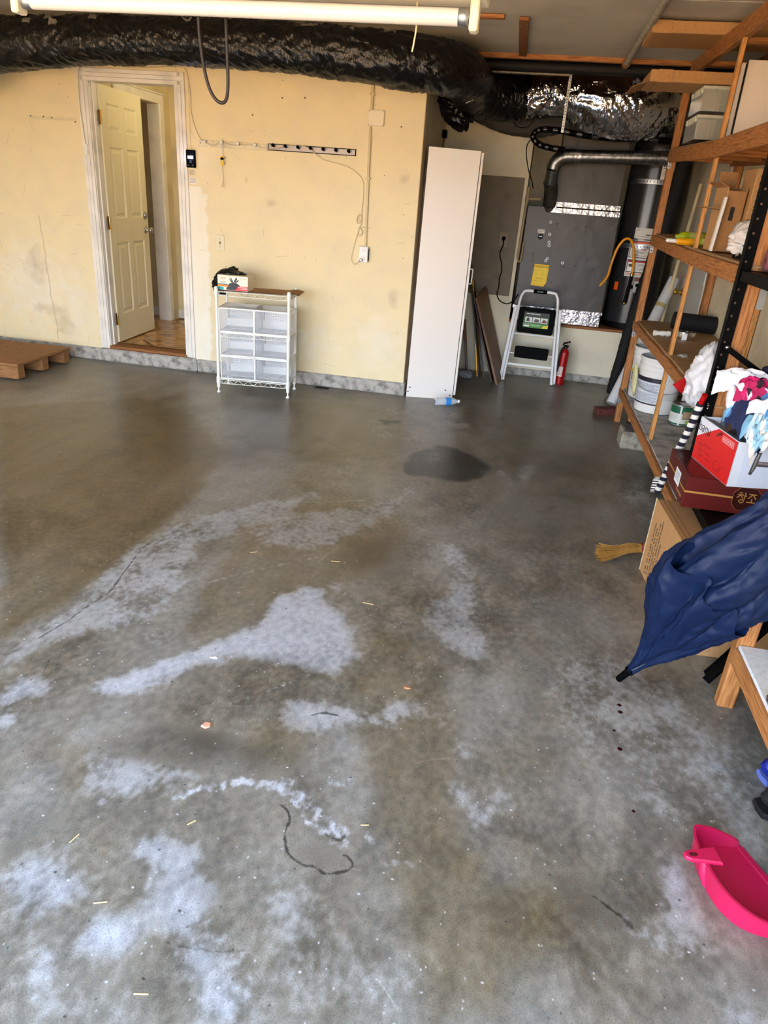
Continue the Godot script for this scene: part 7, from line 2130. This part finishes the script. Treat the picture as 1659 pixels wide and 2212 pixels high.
	part(t, "foot", lathe([[0.0, 0.0], [0.026, 0.0], [0.028, 0.01], [0.024, 0.06], [0.016, 0.075]], 16), sm, Vector3(0.762, 0.277, -3.345), Vector3(-28, 0, -3))
	# pink mat on the rack
	t = thing("yoga_mat", "rolled dusty pink mat on the black rack shelf", "mat", Vector3(0.885, 1.372, -3.07), Vector3(0, -4, 0))
	var roll := MB.new()
	roll.tube([Vector3(0, 0, 0), Vector3(0.008, 0, 0), Vector3(0.33, 0, 0)], [0.040, 0.046, 0.046], 28)
	part(t, "roll", roll.done(), mat("mat_pink", Color(0.55, 0.33, 0.34), 0.7))
	part(t, "core_hole", tube([Vector3(-0.0006, -0.004, 0.004), Vector3(0.002, -0.004, 0.004)], 0.008, 14), mats.ink)
	# grey plastic-wrapped bundle at the wall and printed cloths in front of it
	solo("wrapped_bundle", "bundle in grey plastic film at the back of the black rack", "bundle", blob(Vector3(0.11, 0.085, 0.40), 0.16, 0.16, 101, 30, 44, true), mat("film_grey", Color(0.40, 0.39, 0.39), 0.35), Vector3(1.17, 0.878, -2.72))
	var cl := blank(256, 256, Color(0.10, 0.16, 0.33))
	rng.seed = 19
	for k in 26:
		var c := Vector2(rng.randf_range(0, 256), rng.randf_range(0, 256))
		var a := rng.randf_range(0, TAU)
		var pts := []
		var l := rng.randf_range(22, 60)
		for i in 12:
			var u := TAU * i / 12.0
			pts.append(c + Vector2(cos(u) * l, sin(u) * l * 0.38).rotated(a))
		fill_poly(cl, pts, [Color(0.30, 0.52, 0.74), Color(0.52, 0.74, 0.88), Color(0.03, 0.05, 0.14), Color(0.16, 0.28, 0.5), Color(0.80, 0.90, 0.95)][k % 5])
	var cm := printed("cloth_print", cl, 0.75)
	var stripes := blank(128, 128, Color(0.62, 0.80, 0.90))
	for k in 5:
		stripes.fill_rect(Rect2i(k * 27, 0, 10, 128), Color(0.88, 0.87, 0.84))
	var cms := printed("cloth_stripe", stripes, 0.75)
	var pink := blank(160, 96, Color(0.70, 0.03, 0.32))
	for k in 60:
		var c := Vector2(rng.randf_range(-20, 160), rng.randf_range(0, 96))
		fill_poly(pink, [c, c + Vector2(18, -8), c + Vector2(30, -3), c + Vector2(16, 3)], [Color(0.93, 0.9, 0.92), Color(0.12, 0.02, 0.08), Color(0.85, 0.08, 0.42)][k % 3])
	var cmp := printed("cloth_pink", pink, 0.75)
	var cw := mat("cloth_white", Color(0.90, 0.89, 0.90), 0.8)
	t = thing("printed_cloth_bag", "heap of printed blue, white and pink cloth hanging over the rack", "cloth")
	part(t, "blue_cloth", drape(0.26, 0.40, 0.07, 0.085, 111), cm, Vector3(0.985, 0.845, -2.80), Vector3(0, 5, 0))
	part(t, "striped_cloth", drape(0.20, 0.26, 0.025, 0.06, 112), cms, Vector3(0.955, 0.835, -2.64), Vector3(10, -8, 6))
	part(t, "pink_cloth", drape(0.12, 0.26, 0.03, 0.03, 113), cmp, Vector3(0.985, 0.92, -2.86), Vector3(0, 62, 10))
	part(t, "white_cloth", drape(0.09, 0.36, 0.03, 0.05, 114), cw, Vector3(0.975, 0.935, -2.96), Vector3(0, 68, 12))
	part(t, "white_sleeve", blob(Vector3(0.026, 0.065, 0.032), 0.2, 0.12, 115, 20, 26), cw, Vector3(0.882, 0.842, -2.98), Vector3(12, 0, 14))
	part(t, "white_strap", drape(0.045, 0.20, 0.02, 0.02, 116), cw, Vector3(0.955, 0.90, -2.68), Vector3(0, 72, -10))
	part(t, "navy_pocket", blob(Vector3(0.06, 0.022, 0.05), 0.2, 0.1, 117, 18, 26), mat("cloth_navy", Color(0.05, 0.08, 0.2), 0.75), Vector3(1.02, 0.965, -3.0), Vector3(0, 30, -14))

func drape(w: float, l: float, rise: float, drop: float, seed_: int) -> Mesh:
	# a soft folded cloth: humped along the middle, hanging at its long edges, with thickness
	var f := FastNoiseLite.new()
	f.seed = seed_
	f.frequency = 1.0
	f.fractal_octaves = 3
	var nu := 30
	var nv := 40
	var m := MB.new()
	for side in 2:
		var p := PackedVector3Array()
		for i in nu:
			for j in nv:
				var u := i / (nu - 1.0) * 2.0 - 1.0
				var v := j / (nv - 1.0) * 2.0 - 1.0
				var x := u * w / 2 * (1.0 - 0.18 * absf(u) * absf(u))
				var y := rise * (1.0 - u * u) - drop * pow(absf(u), 3.0) * (1.0 if u < 0 else 0.5) - 0.02 * pow(absf(v), 4.0)
				var k := (f.get_noise_2d(u * 1.6 + v * 0.8, v * 1.8) * 0.045 + f.get_noise_2d(u * 3.4 + v * 2.0, v * 3.2) * 0.016) * minf(1.0, w / 0.22)
				var q := Vector3(x + f.get_noise_2d(v * 1.6, u + 9.0) * 0.08 * w, y + k, v * l / 2 + f.get_noise_2d(u * 1.2, 20.0 + v) * 0.06 * w)
				p.append(q - Vector3(0, 0.006 * side, 0))
		m.grid(p, nu, nv, false, -1.0 if side == 0 else 1.0, false, 1.0, 1.0)
	return m.done()

func build_umbrella() -> void:
	var a := Vector3(0.512, 0.016, -2.128)
	var b := Vector3(0.845, 0.65, -1.985)
	var t := thing("umbrella", "navy blue umbrella, loosely folded, leaning head down on the black rack", "umbrella", a)
	var y := (b - a).normalized()
	var z := Vector3(0, 0, 1)
	z = (z - y * z.dot(y)).normalized()
	var x := y.cross(z)
	t.basis = Basis(x, y, z)
	var navy := mat("umbrella_navy", Color(0.05, 0.108, 0.225), 0.5)
	navy.metallic_specular = 0.3
	part(t, "ferrule", lathe([[0.0, 0.0], [0.009, 0.0], [0.012, 0.004], [0.013, 0.05], [0.017, 0.056], [0.018, 0.066], [0.012, 0.07]], 18), mats.black_plastic)
	part(t, "shaft", tube([Vector3(0, 0.06, 0), Vector3(0, 0.95, 0)], 0.006, 10), mats.steel)
	part(t, "handle", tube([Vector3(0, 0.93, 0), Vector3(0, 1.05, 0)], 0.014, 14), mats.black_plastic)
	# canopy: eight panels gathered at the ferrule and bulging towards the hem; it lies slack on the left
	var f := FastNoiseLite.new()
	f.seed = 44
	f.frequency = 1.0
	f.fractal_octaves = 3
	var nt := 70
	var na := 128
	var canopy := func(scale: float, from: float, to: float, lean: float, seed2: float) -> Mesh:
		var m := MB.new()
		for side in 2:
			var p := PackedVector3Array()
			for i in nt:
				var s := i / (nt - 1.0)
				for j in na:
					var an := TAU * j / na
					var end := to + 0.022 * cos(8.0 * an) - lean * cos(an) + 0.03 * f.get_noise_2d(an * 2.0, seed2)
					var q := from + (end - from) * s
					var base := 0.012 + 0.19 * smoothstep(0.02, 0.52, q) - 0.05 * smoothstep(0.5, 0.85, q)
					# ribs hold the panels out, cloth falls in between them
					var fold := absf(sin(4.0 * an + 0.5 * sin(q * 7.0 + seed2)))
					var r := base * scale * (0.62 + 0.30 * pow(fold, 0.7)) * (1.0 + 0.13 * f.get_noise_2d(q * 3.0 + seed2, an * 1.5))
					r += 0.016 * (0.4 - absf(f.get_noise_3d(cos(an) * 2.6, sin(an) * 2.6, q * 5.0 + seed2)) * 1.6) * smoothstep(0.05, 0.3, q)
					r += 0.25 * base * (-cos(an)) * smoothstep(0.1, 0.4, q)
					r -= 0.0025 * side
					p.append(Vector3(cos(an) * r, q, sin(an) * r * 0.62 + 0.015 * f.get_noise_2d(q * 5.0, an)))
			m.grid(p, nt, na, true, 1.0 if side == 0 else -1.0)
		return m.done()
	part(t, "canopy", canopy.call(1.0, 0.055, 0.50, 0.05, 0.0), navy)
	part(t, "inner_folds", canopy.call(0.9, 0.30, 0.92, -0.02, 3.0), navy)
	for k in 8:
		var an := TAU * (k + 0.5) / 8
		var r0 := Vector3(cos(an) * 0.13 - 0.02, 0.5 + 0.05 * cos(an), sin(an) * 0.08)
		var rb := part(t, "rib", tube([Vector3(cos(an) * 0.006, 0.07, sin(an) * 0.006), Vector3(cos(an) * 0.05, 0.3, sin(an) * 0.03), r0], 0.0018, 6), mats.steel)
		part(rb, "rib_tip", tube([r0, r0 + Vector3(cos(an) * 0.02, 0.01, 0)], 0.004, 8), mats.black_plastic)

func build_floor_things() -> void:
	# straw whisk broom
	var t := thing("whisk_broom", "straw-yellow broom head lying on the floor behind the big carton", "broom", Vector3(0.70, 0.05, -3.115))
	var m := MB.new()
	rng.seed = 5
	for k in 200:
		var u := rng.randf_range(-1, 1)
		var v := rng.randf_range(-1, 1)
		var e := rng.randf_range(0.88, 1.06)
		m.tube(smooth([Vector3(0.02, 0.03 + v * 0.012, u * 0.018), Vector3(-0.05, 0.022 + v * 0.018, u * 0.026 + 0.004), Vector3(-0.11, -0.005 + v * 0.022, u * 0.033 + 0.01), Vector3(-0.185 * e, -0.018 + v * 0.030, u * 0.06 + 0.014)], 3), 0.0011, 3, false)
	var br := part(t, "bristles", m.done(), tri_mat("straw", Color(0.74, 0.56, 0.25), 0.6, "wood", Vector3(3, 30, 30)))
	br.set_meta("kind", "stuff")
	part(t, "neck", tube(smooth([Vector3(0.0, 0.028, 0), Vector3(0.03, 0.035, 0), Vector3(0.075, 0.045, 0.0)], 4), [0.022, 0.022, 0.021, 0.02, 0.02, 0.018, 0.016, 0.014, 0.013], 14), mats.straw)
	for x in [0.005, 0.03]:
		part(t, "binding", tube([Vector3(x, 0.029 + x * 0.3, 0), Vector3(x + 0.008, 0.031 + x * 0.3, 0)], 0.0232, 14), mat("thread_red", Color(0.45, 0.12, 0.08), 0.7))
	# pink dustpan
	t = thing("dustpan", "bright pink plastic dustpan on the floor at the right edge", "dustpan")
	var pk := mat("pan_pink", Color(0.74, 0.085, 0.28), 0.38)
	var ring := [Vector2(0.757, -1.492), Vector2(0.69, -1.482), Vector2(0.645, -1.468), Vector2(0.631, -1.445), Vector2(0.632, -1.40), Vector2(0.644, -1.335), Vector2(0.665, -1.285), Vector2(0.70, -1.252), Vector2(0.745, -1.24), Vector2(0.80, -1.24), Vector2(0.86, -1.245)]
	var hs := [0.012, 0.05, 0.066, 0.068, 0.07, 0.075, 0.074, 0.068, 0.058, 0.04, 0.012]
	var pts := []
	for q in ring:
		pts.append(Vector3(q.x, 0, q.y))
	var fine := smooth(pts, 6)
	m = MB.new()
	var c := Vector3(0.75, 0, -1.37)
	for side in 2:
		var p := PackedVector3Array()
		for i in fine.size():
			var k := mini(i / 6, hs.size() - 2)
			var hh := lerpf(hs[k], hs[k + 1], (i - k * 6) / 6.0)
			var out: Vector3 = (fine[i] - c).normalized()
			for j in 7:
				var s := j / 6.0
				p.append(fine[i] + Vector3(0, 0.002 + s * hh, 0) + out * (s * 0.010 - 0.004 * side + (0.003 if j == 6 and side == 0 else 0.0)))
		m.grid(p, fine.size(), 7, false, 1.0 if side == 0 else -1.0)
	for i in fine.size() - 1:
		var k := mini(i / 6, hs.size() - 2)
		var h0 := lerpf(hs[k], hs[k + 1], (i - k * 6) / 6.0) + 0.002
		var k1 := mini((i + 1) / 6, hs.size() - 2)
		var h1 := lerpf(hs[k1], hs[k1 + 1], (i + 1 - k1 * 6) / 6.0) + 0.002
		var o0: Vector3 = (fine[i] - c).normalized()
		var o1: Vector3 = (fine[i + 1] - c).normalized()
		m.quad(fine[i] + Vector3(0, h0, 0) + o0 * 0.013, fine[i + 1] + Vector3(0, h1, 0) + o1 * 0.013, fine[i + 1] + Vector3(0, h1, 0) + o1 * 0.006, fine[i] + Vector3(0, h0, 0) + o0 * 0.006, Vector3.UP)
	part(t, "wall", m.done(), pk)
	var fl := PackedVector2Array()
	for q in fine:
		fl.append(Vector2(q.x, -q.z))
	for q in [Vector2(0.872, 1.27), Vector2(0.845, 1.32), Vector2(0.806, 1.402)]:
		fl.append(q)
	var base := MB.new()
	base.prism(fl, 0.004, 0.0)
	part(t, "base", base.done(), pk, Vector3(0, 0.003, 0), Vector3(-90, 0, 0))
	beam(t, "lip", Vector3(0.757, 0.006, -1.492), Vector3(0.872, 0.006, -1.262), 0.006, 0.018, pk, Vector3.UP, 0.002)
	# handle with its hanging hole, rising from a swelling in the wall
	var hd := PackedVector2Array()
	for q in [[0.02, 0.03], [-0.01, 0.027], [-0.05, 0.022], [-0.085, 0.018], [-0.1, 0.008], [-0.1, -0.008], [-0.085, -0.018], [-0.05, -0.022], [-0.01, -0.028], [0.02, -0.032]]:
		hd.append(Vector2(q[0] * 0.72, q[1] * 0.78))
	var hm := MB.new()
	hm.prism(hd, 0.012, 0.003)
	var hp := part(t, "handle", hm.done(), pk, Vector3(0.648, 0.078, -1.372), Vector3(-90, 14, 0))
	part(hp, "hanging_hole", prism(rrect(0.022, 0.010, 0.005), 0.0006), mat("pan_dark", Color(0.30, 0.02, 0.08), 0.5), Vector3(-0.05, 0, 0.0062))
	part(t, "handle_web", tube(smooth([Vector3(0.640, 0.074, -1.37), Vector3(0.634, 0.05, -1.362), Vector3(0.638, 0.02, -1.352), Vector3(0.643, 0.004, -1.345)], 4), [0.012, 0.013, 0.013, 0.013, 0.012, 0.012, 0.011, 0.010, 0.009, 0.008, 0.007, 0.006, 0.005], 12), pk)
	# shoes half out of the picture under the near shelf
	t = thing("shoe", "black sneaker toe poking out under the near shelf", "shoe", Vector3(0.955, 0, -1.655), Vector3(0, 8, 0))
	part(t, "upper", blob(Vector3(0.115, 0.045, 0.045), 0.12, 0.1, 121, 22, 32), mats.cloth_black, Vector3(0, 0.055, 0))
	part(t, "sole", prism([Vector2(-0.12, 0), Vector2(-0.115, 0.03), Vector2(-0.08, 0.043), Vector2(0.1, 0.043), Vector2(0.12, 0), Vector2(0.1, -0.043), Vector2(-0.08, -0.043), Vector2(-0.115, -0.03)], 0.02, 0.004), mats.rubber, Vector3(0, 0.011, 0), Vector3(-90, 0, 0))
	t = thing("slipper", "royal blue slipper behind the black sneaker at the right edge", "shoe", Vector3(0.985, 0, -1.79), Vector3(0, 12, 0))
	part(t, "strap", blob(Vector3(0.1, 0.04, 0.04), 0.2, 0.15, 122, 20, 30, true), mat("slipper_blue", Color(0.06, 0.12, 0.5), 0.5), Vector3(0, 0.05, 0))
	part(t, "sole", prism([Vector2(-0.105, 0), Vector2(-0.1, 0.028), Vector2(-0.07, 0.04), Vector2(0.1, 0.04), Vector2(0.12, 0), Vector2(0.1, -0.04), Vector2(-0.07, -0.04), Vector2(-0.1, -0.028)], 0.018, 0.004), mat("slipper_sole", Color(0.35, 0.42, 0.7), 0.6), Vector3(0, 0.010, 0), Vector3(-90, 0, 0))
	# brown patterned carton at the back of the near shelf
	t = carton("brown_box", "brown tile-patterned box at the back of the near shelf", Vector3(1.15, 0.252, -1.98), Vector3.ZERO, Vector3(0.26, 0.14, 0.14), mat("box_brown", Color(0.30, 0.19, 0.11), 0.7), false)
	for k in 2:
		part(t, "pale_line", cb(0.26, 0.003, 0.001, 0.0), mats.fine_gold, Vector3(0, 0.05 + k * 0.05, 0.0705))
	# litter on the slab
	solo("foil_ball", "crumpled ball of foil on the floor near the umbrella", "litter", blob(Vector3(0.014, 0.012, 0.014), 0.5, 0.2, 131, 14, 18), mat("foil_dull", Color(0.66, 0.63, 0.58), 0.3, 0.7), Vector3(0.71, 0.011, -2.32))
	solo("brick_chip", "small pale pink chip of brick on the open floor", "chip", prism([Vector2(-0.013, -0.008), Vector2(0.004, -0.014), Vector2(0.014, -0.004), Vector2(0.012, 0.010), Vector2(-0.006, 0.012)], 0.008, 0.002), mat("chip_pink", Color(0.82, 0.60, 0.48), 0.85), Vector3(-0.752, 0.005, -1.545), Vector3(-90, 0, 0))
	solo("wood_splinter", "orange wood splinter in the middle of the floor", "chip", prism([Vector2(-0.012, -0.003), Vector2(0.003, -0.005), Vector2(0.012, 0.001), Vector2(0.0, 0.004), Vector2(-0.008, 0.004)], 0.004, 0.001), mat("chip_orange", Color(0.80, 0.52, 0.32), 0.8), Vector3(-0.193, 0.003, -1.892), Vector3(-90, 0, 0))
	solo("paper_scrap", "white scrap of paper on the chalky floor stain", "litter", prism([Vector2(-0.014, -0.004), Vector2(0.002, -0.007), Vector2(0.014, 0.0), Vector2(0.004, 0.006)], 0.003, 0.0008), mats.paper, Vector3(-0.868, 0.0025, -1.867), Vector3(-90, 0, 0))
	var dry := mat("straw_dry", Color(0.86, 0.74, 0.52), 0.8)
	var k2 := 0
	for q in [[-0.738, -0.952, 0.03, 20, "bent tan straw near the bottom left of the floor"], [-0.892, -1.09, 0.03, 75, "short tan straw left on the floor, almost upright in view"], [-0.639, -1.206, 0.024, 50, "slanted bit of straw above the grey floor patch"], [-0.552, -0.793, 0.03, 12, "pale straw beside yellow crumbs at the bottom of the floor"], [-1.019, -2.641, 0.03, 30, "pale splinter on the brown floor stain farther back"], [-0.648, -2.674, 0.04, 10, "long pale splinter in the middle distance"], [-0.434, -2.374, 0.045, -4, "thin pale stick lying level in the floor middle"], [-0.208, -1.312, 0.022, 15, "curled white thread right of the floor crack"], [0.02, -0.72, 0.03, 5, "pale straw at the bottom middle edge of the floor"]]:
		solo("straw", q[4], "straw", cb(q[2], 0.002, 0.003, 0.0006), dry, Vector3(q[0], 0.0012, q[1]), Vector3(0, q[3], 0), "bits of straw on the floor")
		k2 += 1
	var red := mat("drop_red", Color(0.22, 0.03, 0.05), 0.25)
	for q in [[0.508, -2.008, 0.0075, "upper of two close dark red drops by the umbrella tip"], [0.507, -1.972, 0.008, "lower of two close dark red drops by the umbrella tip"], [0.478, -1.873, 0.005, "smallest dark red drop on the floor"], [0.487, -1.791, 0.008, "dark red drop nearest the pink dustpan"], [0.498, -1.548, 0.005, "brown-red drop left above the dustpan"]]:
		solo("paint_drop", q[3], "stain", lathe([[0.0, 0.0], [q[2], 0.0], [q[2] * 0.8, 0.0008], [0.0, 0.001]], 16), red, Vector3(q[0], 0.0, q[1]), Vector3(0, 0, 0), "dried red drops on the floor")

func build_all() -> void:
	build_duct()
	build_shop_light()
	build_wall_things()
	build_rack()
	build_pallet()
	build_cabinet()
	build_boards()
	build_furnace()
	build_heater()
	build_alcove_services()
	build_wall_patch()
	build_ladder()
	build_extinguisher()
	build_shelf()
	build_near_shelf()
	build_metal_rack()
	build_shelf_things()
	build_rack_things()
	build_umbrella()
	build_floor_things()
